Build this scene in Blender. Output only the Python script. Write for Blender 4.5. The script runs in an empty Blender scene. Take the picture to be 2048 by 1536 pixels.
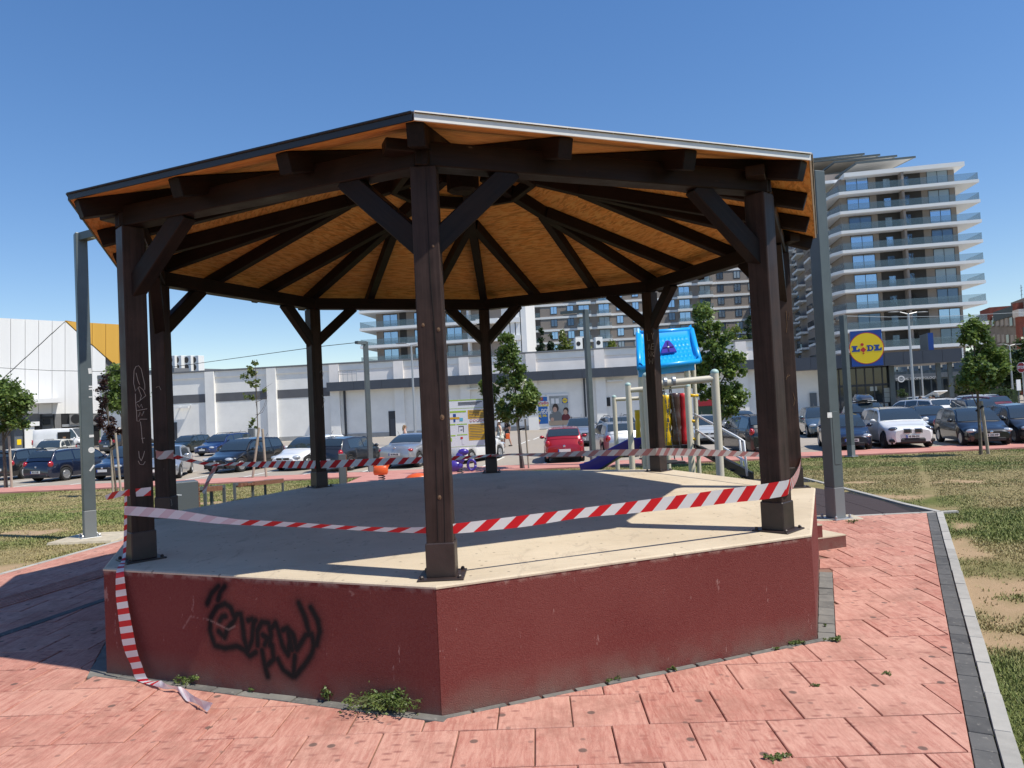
import bpy, bmesh, math, random
import numpy as np
from mathutils import Vector, Matrix
random.seed(7); RNG = np.random.default_rng(11)
scene = bpy.context.scene
COL = scene.collection
rad = math.radians

# ------------------------------------------------------------------ camera, sky, sun, exposure
CAMP = (-0.07359, -7.63329, 1.71579); YAW, PIT, ROL = -0.0642512, 0.0284938, -0.0487326; FPX = 1451.53
fwd = Vector((-math.sin(YAW)*math.cos(PIT), math.cos(YAW)*math.cos(PIT), math.sin(PIT)))
rt0 = Vector((math.cos(YAW), math.sin(YAW), 0)); up0 = rt0.cross(fwd)
rt = rt0*math.cos(ROL) + up0*math.sin(ROL); upv = -rt0*math.sin(ROL) + up0*math.cos(ROL)
cd = bpy.data.cameras.new('camera'); camo = bpy.data.objects.new('camera', cd); COL.objects.link(camo)
cd.sensor_width = 36; cd.lens = FPX/2048*36; cd.clip_start = 0.05; cd.clip_end = 9000
mw = Matrix((rt, upv, -fwd)).transposed().to_4x4(); mw.translation = Vector(CAMP); camo.matrix_world = mw
scene.camera = camo

SUN_AZ, SUN_EL = rad(-29.5), rad(59.0)       # azimuth from +X towards +Y
w = bpy.data.worlds.new('World'); scene.world = w; w.use_nodes = True
nt = w.node_tree; nt.nodes.clear()
sky = nt.nodes.new('ShaderNodeTexSky'); sky.sky_type = 'NISHITA'; sky.sun_disc = False
sky.sun_elevation = SUN_EL; sky.sun_rotation = math.pi/2 - SUN_AZ
sky.altitude = 200; sky.air_density = 1.0; sky.dust_density = 0.1; sky.ozone_density = 2.2
bg = nt.nodes.new('ShaderNodeBackground'); bg.inputs[1].default_value = 0.142
wo = nt.nodes.new('ShaderNodeOutputWorld')
hsv = nt.nodes.new('ShaderNodeHueSaturation'); hsv.inputs['Saturation'].default_value = 1.40; hsv.inputs['Hue'].default_value = .509; hsv.inputs['Value'].default_value = 1.36
gam = nt.nodes.new('ShaderNodeGamma'); gam.inputs[1].default_value = .78; nt.links.new(sky.outputs[0], gam.inputs[0]); nt.links.new(gam.outputs[0], hsv.inputs['Color']); nt.links.new(hsv.outputs[0], bg.inputs[0]); nt.links.new(bg.outputs[0], wo.inputs[0])
sl = bpy.data.lights.new('sun', 'SUN'); sl.energy = 5.0; sl.angle = rad(0.53); sl.color = (1, .945, .84)
so = bpy.data.objects.new('sun', sl); COL.objects.link(so)
sdir = Vector((math.cos(SUN_AZ)*math.cos(SUN_EL), math.sin(SUN_AZ)*math.cos(SUN_EL), math.sin(SUN_EL)))
so.rotation_euler = sdir.to_track_quat('Z', 'Y').to_euler(); so.location = (10, -5, 25)
scene.view_settings.view_transform = 'Standard'; scene.view_settings.look = 'None'
scene.view_settings.gamma = 1; scene.view_settings.use_curve_mapping = False
scene.view_settings.exposure = 0.12
scene.cycles.use_denoising = True; scene.cycles.max_bounces = 8
scene.cycles.transparent_max_bounces = 12

# ------------------------------------------------------------------ geometry of the place: rays of the survey photo
CV = Vector(CAMP); V = Vector
def ray(px, py): return fwd*FPX + rt*(px-1024) - upv*(py-768)
def gp(px, py, z=0.0):
    d = ray(px, py); return CV + d*((z-CV.z)/d.z)
def P(px, py, d):                                    # point at depth d along the view axis
    return CV + ray(px, py)*(d/FPX)
FH = V((fwd.x, fwd.y, 0)).normalized()
LOT = -0.8
def TZ(x, y):                                        # the lawn falls gently towards the car park
    s = (x-CV.x)*FH.x + (y-CV.y)*FH.y
    t = min(1, max(0, (s-10.5)/16.5)); return LOT*t*t*(3-2*t)
def T(px, py):
    z = 0.0
    for _ in range(60):
        p = gp(px, py, z); z = .5*z + .5*TZ(p.x, p.y)
    return V((p.x, p.y, TZ(p.x, p.y)))
class Wall:                                          # a vertical plane; u along it, z up, n towards the viewer
    def __init__(s, A, B):
        s.o = V((A.x, A.y, 0)); d = V((B.x-A.x, B.y-A.y, 0)); s.L = d.length; s.u = d.normalized(); s.n = V((s.u.y, -s.u.x, 0))
    def uz(s, px, py):
        d = ray(px, py); t = (s.o-CV).dot(s.n)/d.dot(s.n); p = CV + d*t; return (p-s.o).dot(s.u), p.z
    def at(s, u, z, off=0.0): return s.o + s.u*u + V((0, 0, z)) + s.n*off
    def M(s, u=0, z=0, off=0):                       # local frame: x along, y out, z up
        p = s.at(u, z, off); m = Matrix((s.u, s.n, V((0, 0, 1)))).transposed().to_4x4(); m.translation = p; return m

# ------------------------------------------------------------------ mesh helpers
WM = {}
def link(o, parent=None):
    COL.objects.link(o)
    if parent is not None:
        o.parent = parent
        if parent.name in WM: o.matrix_parent_inverse = WM[parent.name].inverted()
    return o
def tag(o, label=None, cat=None, group=None, kind=None):
    if label: o['label'] = label
    if cat: o['category'] = cat
    if group: o['group'] = group
    if kind: o['kind'] = kind
    return o
def thing(name, label, cat, loc=(0, 0, 0), group=None, rz=0.0, keep=True):
    o = bpy.data.objects.new(name, None); COL.objects.link(o); o.location = loc; o.rotation_euler = (0, 0, rz); o.empty_display_size = .2
    if keep: WM[o.name] = Matrix.Translation(V(loc)) @ Matrix.Rotation(rz, 4, 'Z')
    return tag(o, label, cat, group)
class MB:
    def __init__(s): s.v = []; s.f = []; s.uv = None
    def add(s, vs, fs):
        b = len(s.v); s.v += [tuple(v) for v in vs]; s.f += [tuple(i+b for i in f) for f in fs]; return s
    def box(s, lo, hi, M=None):
        x0, y0, z0 = lo; x1, y1, z1 = hi
        vs = [V(p) for p in ((x0,y0,z0),(x1,y0,z0),(x1,y1,z0),(x0,y1,z0),(x0,y0,z1),(x1,y0,z1),(x1,y1,z1),(x0,y1,z1))]
        if M is not None: vs = [M @ v for v in vs]
        return s.add(vs, [(3,2,1,0),(4,5,6,7),(0,1,5,4),(1,2,6,5),(2,3,7,6),(3,0,4,7)])
    def cbox(s, c, sz, M=None):
        return s.box([c[i]-sz[i]/2 for i in range(3)], [c[i]+sz[i]/2 for i in range(3)], M)
    def bbox(s, lo, hi, b=.01, M=None):              # box with chamfered vertical edges and top
        x0, y0, z0 = lo; x1, y1, z1 = hi
        def ringp(i, z): return [(x0+b+i, y0+i, z),(x1-b-i, y0+i, z),(x1-i, y0+b+i, z),(x1-i, y1-b-i, z),(x1-b-i, y1-i, z),(x0+b+i, y1-i, z),(x0+i, y1-b-i, z),(x0+i, y0+b+i, z)]
        vs = [V(p) for p in ringp(b*.5, z0)+ringp(0, z0+b)+ringp(0, z1-b)+ringp(b*.5, z1)]
        if M is not None: vs = [M @ v for v in vs]
        fs = [tuple(range(7, -1, -1)), tuple(range(24, 32))]
        for k in range(3):
            for i in range(8): fs.append((k*8+i, k*8+(i+1)%8, k*8+8+(i+1)%8, k*8+8+i))
        return s.add(vs, fs)
    def bar(s, A, B, w, h, up=(0, 0, 1)):
        A = V(A); B = V(B); x = (B-A).normalized(); u = V(up); y = u.cross(x).normalized(); z = x.cross(y)
        M = Matrix((x, y, z)).transposed().to_4x4(); M.translation = A
        return s.box((0, -w/2, -h/2), ((B-A).length, w/2, h/2), M)
    def prism(s, poly, h, M=None, z0=0.0):           # polygon in xy, extruded in z
        n = len(poly); vs = [V((p[0], p[1], z0)) for p in poly]+[V((p[0], p[1], z0+h)) for p in poly]
        if M is not None: vs = [M @ v for v in vs]
        return s.add(vs, [tuple(range(n-1, -1, -1)), tuple(range(n, 2*n))]+[(i, (i+1)%n, n+(i+1)%n, n+i) for i in range(n)])
    def tube(s, pts, r, n=8, cap=True):
        pts = [V(p) for p in pts]; rs = r if isinstance(r, (list, tuple)) else [r]*len(pts)
        t0 = (pts[1]-pts[0]).normalized(); ref = V((0, 0, 1)) if abs(t0.z) < .9 else V((1, 0, 0))
        b = len(s.v); a = ref.cross(t0).normalized()
        for i, p in enumerate(pts):
            t = (pts[min(i+1, len(pts)-1)]-pts[max(i-1, 0)]).normalized()
            a = (a - t*a.dot(t)).normalized(); c = t.cross(a)
            for k in range(n):
                g = 2*math.pi*k/n; s.v.append(tuple(p + (a*math.cos(g)+c*math.sin(g))*rs[i]))
        for i in range(len(pts)-1):
            for k in range(n): s.f.append((b+i*n+k, b+i*n+(k+1)%n, b+(i+1)*n+(k+1)%n, b+(i+1)*n+k))
        if cap:
            s.f.append(tuple(b+k for k in range(n-1, -1, -1))); s.f.append(tuple(b+(len(pts)-1)*n+k for k in range(n)))
        return s
    def lathe(s, prof, n=16, M=None):                # prof: (r, z)
        b = []
        for r, z in prof:
            for k in range(n):
                g = 2*math.pi*k/n; b.append(V((r*math.cos(g), r*math.sin(g), z)))
        if M is not None: b = [M @ v for v in b]
        fs = [(i*n+k, i*n+(k+1)%n, (i+1)*n+(k+1)%n, (i+1)*n+k) for i in range(len(prof)-1) for k in range(n)]
        fs += [tuple(range(n-1, -1, -1)), tuple((len(prof)-1)*n+k for k in range(n))]
        return s.add(b, fs)
    def ell(s, c, r, n=10, m=7, M=None):
        c = V(c); vs = []; 
        for j in range(m+1):
            th = math.pi*j/m
            for k in range(n):
                g = 2*math.pi*k/n; vs.append(V((c.x+r[0]*math.sin(th)*math.cos(g), c.y+r[1]*math.sin(th)*math.sin(g), c.z-r[2]*math.cos(th))))
        if M is not None: vs = [M @ v for v in vs]
        return s.add(vs, [(j*n+k, j*n+(k+1)%n, (j+1)*n+(k+1)%n, (j+1)*n+k) for j in range(m) for k in range(n)])
    def grid(s, rows):                               # list of rows of points
        m = len(rows); n = len(rows[0]); return s.add([p for r in rows for p in r], [(i*n+j, i*n+j+1, (i+1)*n+j+1, (i+1)*n+j) for i in range(m-1) for j in range(n-1)])
    def mesh(s, name, mat=None, smooth=False):
        me = bpy.data.meshes.new(name); me.from_pydata(s.v, [], s.f); me.update()
        if mat: me.materials.append(mat)
        if s.uv is not None:
            ul = me.uv_layers.new(name='UVMap'); lv = np.zeros(len(me.loops), np.int32); me.loops.foreach_get('vertex_index', lv)
            ul.data.foreach_set('uv', np.asarray(s.uv, np.float32)[lv].ravel())
        if smooth: me.shade_smooth()
        return me
    def build(s, name, mat, parent=None, smooth=False, angle=None):
        me = s.mesh(name, mat, smooth)
        if angle is not None: me.shade_smooth(); me.set_sharp_from_angle(angle=rad(angle))
        return link(bpy.data.objects.new(name, me), parent)
def npmesh(name, verts, faces, mat, parent=None, attr=None, smooth=False):    # verts (n,3), faces (m,k) equal sized
    me = bpy.data.meshes.new(name); k = faces.shape[1]
    me.vertices.add(len(verts)); me.vertices.foreach_set('co', np.asarray(verts, np.float32).ravel())
    me.loops.add(faces.size); me.loops.foreach_set('vertex_index', np.asarray(faces, np.int32).ravel())
    me.polygons.add(len(faces)); me.polygons.foreach_set('loop_start', np.arange(0, faces.size, k, dtype=np.int32))
    me.update(calc_edges=True); me.materials.append(mat)
    if attr is not None:
        a = me.color_attributes.new('paint', 'FLOAT_COLOR', 'POINT'); c = np.ones((len(verts), 4), np.float32); c[:, :attr.shape[1]] = attr
        a.data.foreach_set('color', c.ravel())
    if smooth: me.shade_smooth()
    return link(bpy.data.objects.new(name, me), parent)
def timber(name, A, B, w, h, mat, parent, up=(0, 0, 1), b=.006):     # squared timber, grain along its local x
    A = V(A); B = V(B); x = (B-A).normalized(); y = V(up).cross(x).normalized(); z = x.cross(y)
    M = Matrix((x, y, z)).transposed().to_4x4(); M.translation = A; L = (B-A).length
    m = MB(); R = Matrix(((0,0,1,0),(0,1,0,0),(-1,0,0,0),(0,0,0,1)))
    m.bbox((-h/2, -w/2, 0), (h/2, w/2, L), b, R)
    o = m.build(name, mat, parent); 
    WM[o.name] = M
    if parent is not None: o.matrix_parent_inverse = WM[parent.name].inverted()
    o.matrix_basis = M; return o
def txt(name, body, size, M, mat, parent=None, extrude=.002, bold=0.0, align='CENTER', sx=1.0):
    c = bpy.data.curves.new(name, 'FONT'); c.body = body; c.size = size; c.extrude = extrude; c.offset = bold; c.align_x = align; c.align_y = 'CENTER'; c.resolution_u = 2
    t_ = bpy.data.objects.new('tmp_text', c); COL.objects.link(t_); dg = bpy.context.evaluated_depsgraph_get()
    me = bpy.data.meshes.new_from_object(t_.evaluated_get(dg)); bpy.data.objects.remove(t_); bpy.data.curves.remove(c)
    me.name = name; me.materials.clear(); me.materials.append(mat); o = bpy.data.objects.new(name, me); COL.objects.link(o)
    if parent is not None:
        o.parent = parent
        if parent.name in WM: o.matrix_parent_inverse = WM[parent.name].inverted()
    o.matrix_basis = M @ Matrix.Diagonal((sx, 1, 1, 1)); return o
def wtxt(W, u, z, off):                              # text frame on a wall (x along u, y up, z out)
    m = Matrix((W.u, V((0, 0, 1)), W.n)).transposed().to_4x4(); m.translation = W.at(u, z, off); return m
def copy_tree(o, parent=None):
    c = o.copy(); COL.objects.link(c); c.parent = parent
    for ch in o.children: copy_tree(ch, c)
    return c

# ------------------------------------------------------------------ materials
def lin(r, g=None, b=None):
    if g is None: r, g, b = r
    f = lambda c: (c/255/12.92) if c <= 10 else ((c/255+.055)/1.055)**2.4
    return (f(r), f(g), f(b))
def mat(name, col, rough=.6, metal=0.0, var=0.0, vscale=3.0, col2=None, bump=0.0, bscale=60.0, spec=.5, coat=0.0, stretch=(1, 1, 1), local=False, detail=4.0, trans=0.0, alpha=1.0, rvar=0.0, sub=0.0):
    m = bpy.data.materials.new(name); m.use_nodes = True; n = m.node_tree.nodes; l = m.node_tree.links; b = n['Principled BSDF']
    b.inputs['Base Color'].default_value = (*col, 1); b.inputs['Roughness'].default_value = rough; b.inputs['Metallic'].default_value = metal
    b.inputs['Specular IOR Level'].default_value = spec; b.inputs['Coat Weight'].default_value = coat; b.inputs['Coat Roughness'].default_value = .05
    b.inputs['Alpha'].default_value = alpha; b.inputs['Transmission Weight'].default_value = trans
    if var or bump or col2 or rvar:
        if local: src = n.new('ShaderNodeTexCoord').outputs['Object']
        else: src = n.new('ShaderNodeNewGeometry').outputs['Position']
        mp = n.new('ShaderNodeMapping'); mp.inputs['Scale'].default_value = stretch; l.new(src, mp.inputs[0])
        if local:
            oi = n.new('ShaderNodeObjectInfo'); ad = n.new('ShaderNodeVectorMath'); ad.operation = 'SCALE'; ad.inputs[0].default_value = (17, 31, 23)
            l.new(oi.outputs['Random'], ad.inputs['Scale']); l.new(ad.outputs[0], mp.inputs['Location'])
    if var or col2 or rvar:
        t = n.new('ShaderNodeTexNoise'); t.inputs['Scale'].default_value = vscale; t.inputs['Detail'].default_value = detail; t.inputs['Roughness'].default_value = .6
        l.new(mp.outputs[0], t.inputs[0])
        r = n.new('ShaderNodeValToRGB'); r.color_ramp.elements[0].position = .35; r.color_ramp.elements[1].position = .65
        c2 = col2 or col; f0, f1 = 1-var, 1+var
        r.color_ramp.elements[0].color = (*[c*f0 for c in col], 1); r.color_ramp.elements[1].color = (*[min(1, c*f1) for c in c2], 1)
        l.new(t.outputs[0], r.inputs[0]); l.new(r.outputs[0], b.inputs['Base Color'])
        if rvar:
            mr = n.new('ShaderNodeMapRange'); mr.inputs[3].default_value = rough-rvar; mr.inputs[4].default_value = rough+rvar
            l.new(t.outputs[0], mr.inputs[0]); l.new(mr.outputs[0], b.inputs['Roughness'])
    if bump:
        t2 = n.new('ShaderNodeTexNoise'); t2.inputs['Scale'].default_value = bscale; t2.inputs['Detail'].default_value = 5
        l.new(mp.outputs[0], t2.inputs[0]); bp = n.new('ShaderNodeBump'); bp.inputs['Strength'].default_value = bump; bp.inputs['Distance'].default_value = .01
        l.new(t2.outputs[0], bp.inputs['Height']); l.new(bp.outputs[0], b.inputs['Normal'])
    return m
class NG:                                            # tiny node-graph helper on top of a Principled material
    def __init__(s, name, rough=.6, spec=.5):
        s.m = bpy.data.materials.new(name); s.m.use_nodes = True; s.n = s.m.node_tree.nodes; s.l = s.m.node_tree.links; s.b = s.n['Principled BSDF']
        s.b.inputs['Roughness'].default_value = rough; s.b.inputs['Specular IOR Level'].default_value = spec
    def pos(s): return s.n.new('ShaderNodeNewGeometry').outputs['Position']
    def obj(s): return s.n.new('ShaderNodeTexCoord').outputs['Object']
    def map(s, v, scale=(1, 1, 1), loc=(0, 0, 0), rot=(0, 0, 0)):
        m = s.n.new('ShaderNodeMapping'); m.inputs['Scale'].default_value = scale; m.inputs['Location'].default_value = loc; m.inputs['Rotation'].default_value = rot; s.l.new(v, m.inputs[0]); return m.outputs[0]
    def noise(s, v, scale, detail=4, rough=.6, dist=0.0):
        t = s.n.new('ShaderNodeTexNoise'); t.inputs['Scale'].default_value = scale; t.inputs['Detail'].default_value = detail; t.inputs['Roughness'].default_value = rough; t.inputs['Distortion'].default_value = dist
        s.l.new(v, t.inputs[0]); return t.outputs[0]
    def voro(s, v, scale, feat='F1', out='Distance', rnd=1.0):
        t = s.n.new('ShaderNodeTexVoronoi'); t.voronoi_dimensions = '2D'; t.feature = feat; t.inputs['Scale'].default_value = scale; t.inputs['Randomness'].default_value = rnd; s.l.new(v, t.inputs['Vector']); return t.outputs[out]
    def ramp(s, v, pts):
        r = s.n.new('ShaderNodeValToRGB'); e = r.color_ramp.elements
        while len(e) < len(pts): e.new(.5)
        for i, (p, c) in enumerate(pts):
            e[i].position = p; e[i].color = (*(c if isinstance(c, tuple) else (c, c, c)), 1)
        s.l.new(v, r.inputs[0]); return r.outputs[0]
    def mix(s, f, a, b, mode='MIX'):
        x = s.n.new('ShaderNodeMix'); x.data_type = 'RGBA'; x.blend_type = mode
        for sock, val in ((x.inputs[0], f), (x.inputs[6], a), (x.inputs[7], b)):
            if isinstance(val, (int, float)): sock.default_value = val
            elif isinstance(val, tuple): sock.default_value = (*val, 1)
            else: s.l.new(val, sock)
        return x.outputs[2]
    def math(s, op, a, b=None):
        x = s.n.new('ShaderNodeMath'); x.operation = op
        for i, val in enumerate((a, b)):
            if val is None: continue
            if isinstance(val, (int, float)): x.inputs[i].default_value = val
            else: s.l.new(val, x.inputs[i])
        return x.outputs[0]
    def rand(s): return s.n.new('ShaderNodeObjectInfo').outputs['Random']
    def attr(s, name='paint'):
        a = s.n.new('ShaderNodeAttribute'); a.attribute_name = name; sp = s.n.new('ShaderNodeSeparateColor'); s.l.new(a.outputs[0], sp.inputs[0]); return sp.outputs
    def bump(s, h, strength=.3, dist=.01):
        bp = s.n.new('ShaderNodeBump'); bp.inputs['Strength'].default_value = strength; bp.inputs['Distance'].default_value = dist; s.l.new(h, bp.inputs['Height']); s.l.new(bp.outputs[0], s.b.inputs['Normal'])
    def color(s, c):
        if isinstance(c, tuple): s.b.inputs['Base Color'].default_value = (*c, 1)
        else: s.l.new(c, s.b.inputs['Base Color'])
        return s.m
# ------------------------------------------------------------------ shared materials
g = NG('paving_slab_concrete', .85, .2); p = g.pos(); rn = g.rand()
pr = g.map(p, (1, 1, 1), rot=(0, 0, rad(5.5)))
of = g.n.new('ShaderNodeVectorMath'); of.operation = 'SCALE'; of.inputs[0].default_value = (7, 13, 3); g.l.new(rn, of.inputs['Scale'])
pv_ = g.n.new('ShaderNodeVectorMath'); g.l.new(pr, pv_.inputs[0]); g.l.new(of.outputs[0], pv_.inputs[1]); pl_ = pv_.outputs[0]
st = g.noise(g.map(pl_, (20, 3.2, 1)), 1.0, 7, .72, 1.2); st2 = g.noise(g.map(pl_, (60, 9, 1)), 1.0, 5, .7, .6); big = g.noise(pr, 1.1, 4); fine = g.noise(pr, 190, 3); grit = g.noise(pr, 420, 2)
c = g.mix(g.ramp(st, [(.40, 0.0), (.50, .45), (.62, 1.0)]), (.36, .125, .095), (.56, .285, .22))
c = g.mix(g.ramp(st2, [(.45, 0.0), (.62, .5)]), c, (.63, .37, .29))
c = g.mix(g.ramp(big, [(.35, 0.0), (.7, .4)]), c, (.56, .305, .23))
c = g.mix(g.ramp(rn, [(0.0, .0), (.3, .0), (.55, .22), (.8, .0), (1.0, 0.0)]), c, (.40, .135, .10)); c = g.mix(g.ramp(rn, [(.6, .0), (.75, .28), (1.0, .18)]), c, (.62, .37, .29))
c = g.mix(g.ramp(grit, [(.30, .45), (.5, 0.0)]), c, (.24, .095, .08)); c = g.mix(g.ramp(grit, [(.55, 0.0), (.75, .35)]), c, (.72, .48, .39))
c = g.mix(g.ramp(g.noise(pr, 2.4, 7, .75), [(.48, 0.0), (.66, .65)]), c, (.29, .135, .10))
c = g.mix(g.ramp(g.noise(g.map(pr, (1, 2, 1)), 11, 5, .75), [(.60, 0.0), (.72, .45)]), c, (.22, .10, .08))
sp = g.voro(pr, 1.9); c = g.mix(g.ramp(sp, [(.0, .85), (.035, .8), (.047, 0.0)]), c, (.105, .075, .065))
sp1 = g.voro(g.map(pr, (1, 1, 1), loc=(5.1, 2.2, 0)), 3.4); c = g.mix(g.ramp(sp1, [(.0, .6), (.04, .5), (.055, 0.0)]), c, (.16, .10, .085))
sp2 = g.voro(g.map(pr, (1, 2.2, 1), loc=(3.3, 1.7, 0)), 6.0); msk = g.ramp(g.noise(pr, 1.7, 2), [(.47, 0.0), (.57, .8)])
c = g.mix(g.math('MULTIPLY', g.ramp(sp2, [(.0, 1.0), (.12, .6), (.2, 0.0)]), msk), c, (.23, .09, .075))
MSLAB = g.color(c); g.bump(g.mix(.5, fine, st), .3, .004)
g = NG('joint_sand', .95, .1); p = g.pos()
MJOINT = g.color(g.mix(g.ramp(g.noise(p, 2.3, 5), [(.5, 0.0), (.6, .8)]), (.24, .145, .11), (.12, .115, .055)))
def blockmat(name, a, b, bumpy=.25):
    g = NG(name, .85, .2); p = g.pos(); n1 = g.noise(p, 9, 5); c = g.mix(g.ramp(n1, [(.3, 0.0), (.7, 1.0)]), a, b)
    c = g.mix(g.math('MULTIPLY', g.rand(), .5), c, tuple(x*1.35 for x in b)); g.bump(g.noise(p, 160, 3), bumpy, .004)
    c = g.mix(g.ramp(g.noise(p, 30, 4), [(.6, 0.0), (.72, .5)]), c, (.35, .33, .29)); return g.color(c)
MDARKB = blockmat('dark_border_paver', (.062, .062, .064), (.115, .112, .108)); MKERB = blockmat('pale_kerb_concrete', (.27, .26, .24), (.37, .355, .325))
MSTRIPB = blockmat('weathered_border_paver', (.085, .084, .08), (.19, .18, .16))
g = NG('rubber_tile', .9, .15); p = g.pos()
MRUB = g.color(g.mix(g.noise(p, 220, 2), (.035, .027, .028), (.085, .066, .068))); g.bump(g.noise(p, 250, 2), .4, .004)
g = NG('asphalt', .9, .2); p = g.pos()
c = g.mix(g.ramp(g.noise(p, .16, 6), [(.3, 0.0), (.7, 1.0)]), (.31, .27, .225), (.40, .355, .30)); c = g.mix(g.noise(p, 60, 2), c, (.25, .22, .19)); c = g.mix(.5, c, (.38, .335, .28))
MASPH = g.color(c)
MPAINT = mat('road_marking_paint', (.72, .71, .66), .7, var=.1, vscale=5)
g = NG('red_path_paving', .85, .2); p = g.pos()
MPATH = g.color(g.mix(g.ramp(g.noise(g.map(p, (1, 4, 1)), 1.5, 5), [(.35, 0.0), (.65, 1.0)]), (.43, .185, .155), (.55, .28, .235)))
g = NG('lawn_soil', .95, .1); at = g.attr(); p = g.pos()
n1 = g.noise(p, 26, 5, .7); n2 = g.noise(p, 120, 4, .7)
gr = g.mix(g.ramp(n1, [(.35, 0.0), (.65, 1.0)]), (.075, .095, .026), (.145, .16, .05)); dr = g.mix(g.ramp(n1, [(.35, 0.0), (.65, 1.0)]), (.20, .16, .075), (.32, .255, .135))
so_ = g.mix(g.ramp(n2, [(.3, 0.0), (.7, 1.0)]), (.30, .205, .12), (.47, .335, .21))
c = g.mix(at[1], gr, dr); c = g.mix(at[0], c, so_); MLAWN = g.color(c); g.bump(n2, .6, .015)
g = NG('grass_blade', .6, .25); at = g.attr()
MBLADE = g.color(g.mix(at[1], g.mix(at[0], (.11, .15, .034), (.23, .265, .075)), g.mix(at[0], (.26, .21, .09), (.44, .36, .18)))); g.b.inputs['Sheen Weight'].default_value = .1
MFAR = mat('far_ground', (.10, .11, .05), .95, var=.3, vscale=.01)

# ------------------------------------------------------------------ the gazebo's plan (used by the paving too)
PHI = -0.07926; RP, RQ, RE = 3.2806, 3.5168, 3.6625; HPL, HT, HE = 0.72, 3.156, 3.307
ANG = [PHI - math.pi/2 - k*math.pi/4 for k in range(8)]
ring = lambda R, z: [V((R*math.cos(a), R*math.sin(a), z)) for a in ANG]
OCT = ring(RQ, 0)
for k, px, py in ((0, 872, 1172), (1, 207, 1136), (7, 1622, 1068), (6, 1630, 975.5)):
    q_ = gp(px, py, HPL); OCT[k] = V((q_.x, q_.y, 0))
def oct_off(d):                                     # octagon pushed outwards by d
    out = []; n = 8
    for i in range(n):
        a, b, c = OCT[(i-1) % n], OCT[i], OCT[(i+1) % n]
        n1 = V(((b-a).y, -(b-a).x, 0)).normalized(); n2 = V(((c-b).y, -(c-b).x, 0)).normalized()
        if n1.dot(b) < 0: n1 = -n1
        if n2.dot(b) < 0: n2 = -n2
        m_ = (n1+n2).normalized(); out.append(b + m_*(d/m_.dot(n1)))
    return out
SWD = {0: .078, 7: .048, 6: .118}
def edge_n(i):
    a, b = OCT[i], OCT[(i+1) % 8]; n = V(((b-a).y, -(b-a).x, 0)).normalized(); return n if n.dot(a) > 0 else -n

# ------------------------------------------------------------------ ground sheets
S2 = .923
KIN = [V((6.52*S2, 1.94*S2, 0)), V((2.28*S2, -4.86*S2, 0))]; kd = (KIN[1]-KIN[0]).normalized(); kn = V((-kd.y, kd.x, 0))
if kn.x < 0: kn = -kn
KFAR = KIN[0]; KNEAR = KIN[1] + kd*4.5
RF = [V((3.0, 1.965, 0)), V((6.62*S2, 1.915*S2, 0))]           # front edge of the rubber flooring
GL0 = T(-60, 1171); GL1 = T(0, 1150); GL2 = T(130, 1114); GL3 = T(246, 1081)
gd = (GL3-GL1); gd.z = 0; gd.normalize(); gnr = V((gd.y, -gd.x, 0))          # towards the paving
LA = GL1 - gd*9; LB = GL3 + gd*1.4
pave_poly = [LA, LB, V((-3.2, 4.3, 0)), V((3.2, 4.3, 0)), RF[0], RF[1], KFAR, KNEAR, V((KNEAR.x, -10, 0)), V((LA.x, -10, 0))]
rub_poly = [RF[0], RF[1], T(1800, 1009), T(1737, 992), T(1600, 956), V((6.2, 9.0, 0)), V((5.0, 9.4, 0)), V((3.2, 8.6, 0)), V((2.4, 4.3, 0))]
path_poly = [T(640, 990), T(745, 944), T(1000, 938), T(985, 946), T(860, 972)]
SL = gp(0, 985, LOT+.02); SR = gp(2040, 895, LOT+.02); sd = (SR-SL); sd.z = 0; sd.normalize(); sn = V((-sd.y, sd.x, 0))
SW = 2.1
def pip(poly, x, y):
    c_ = False; n = len(poly)
    for i in range(n):
        a, b = poly[i], poly[(i+1) % n]
        if (a.y > y) != (b.y > y) and x < (b.x-a.x)*(y-a.y)/(b.y-a.y)+a.x: c_ = not c_
    return c_
def vpip(poly, X, Y):
    c_ = np.zeros(X.shape, bool); n = len(poly)
    for i in range(n):
        a, b = poly[i], poly[(i+1) % n]
        if a.y == b.y: continue
        c_ ^= ((a.y > Y) != (b.y > Y)) & (X < (b.x-a.x)*(Y-a.y)/(b.y-a.y)+a.x)
    return c_
def vTZ(X, Y):
    s = (X-CV.x)*FH.x + (Y-CV.y)*FH.y; t = np.clip((s-10.5)/16.5, 0, 1); return LOT*t*t*(3-2*t)
def vnoise(X, Y, sc, seed, oct=4):                   # cheap value noise
    out = np.zeros(X.shape); amp = .5; r = np.random.default_rng(seed)
    for o in range(oct):
        tab = r.random((64, 64)); x = X*sc*2**o+o*7.3; y = Y*sc*2**o+o*3.1; i = np.floor(x).astype(int); j = np.floor(y).astype(int); fx = x-i; fy = y-j
        fx = fx*fx*(3-2*fx); fy = fy*fy*(3-2*fy); g_ = lambda a, b: tab[a % 64, b % 64]
        out += amp*((g_(i, j)*(1-fx)+g_(i+1, j)*fx)*(1-fy)+(g_(i, j+1)*(1-fx)+g_(i+1, j+1)*fx)*fy); amp *= .5
    return out/.9375
BARE = [(1922, 1105, .20), (1950, 1165, .38), (1995, 1210, .36), (2000, 1275, .20), (2040, 1160, .26), (95, 1060, .35), (160, 1022, .3), (1800, 990, .4), (1710, 962, .35), (420, 1004, .7), (35, 1062, .3), (520, 1004, .6), (1940, 960, .5), (0, 1140, .35)]
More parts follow.
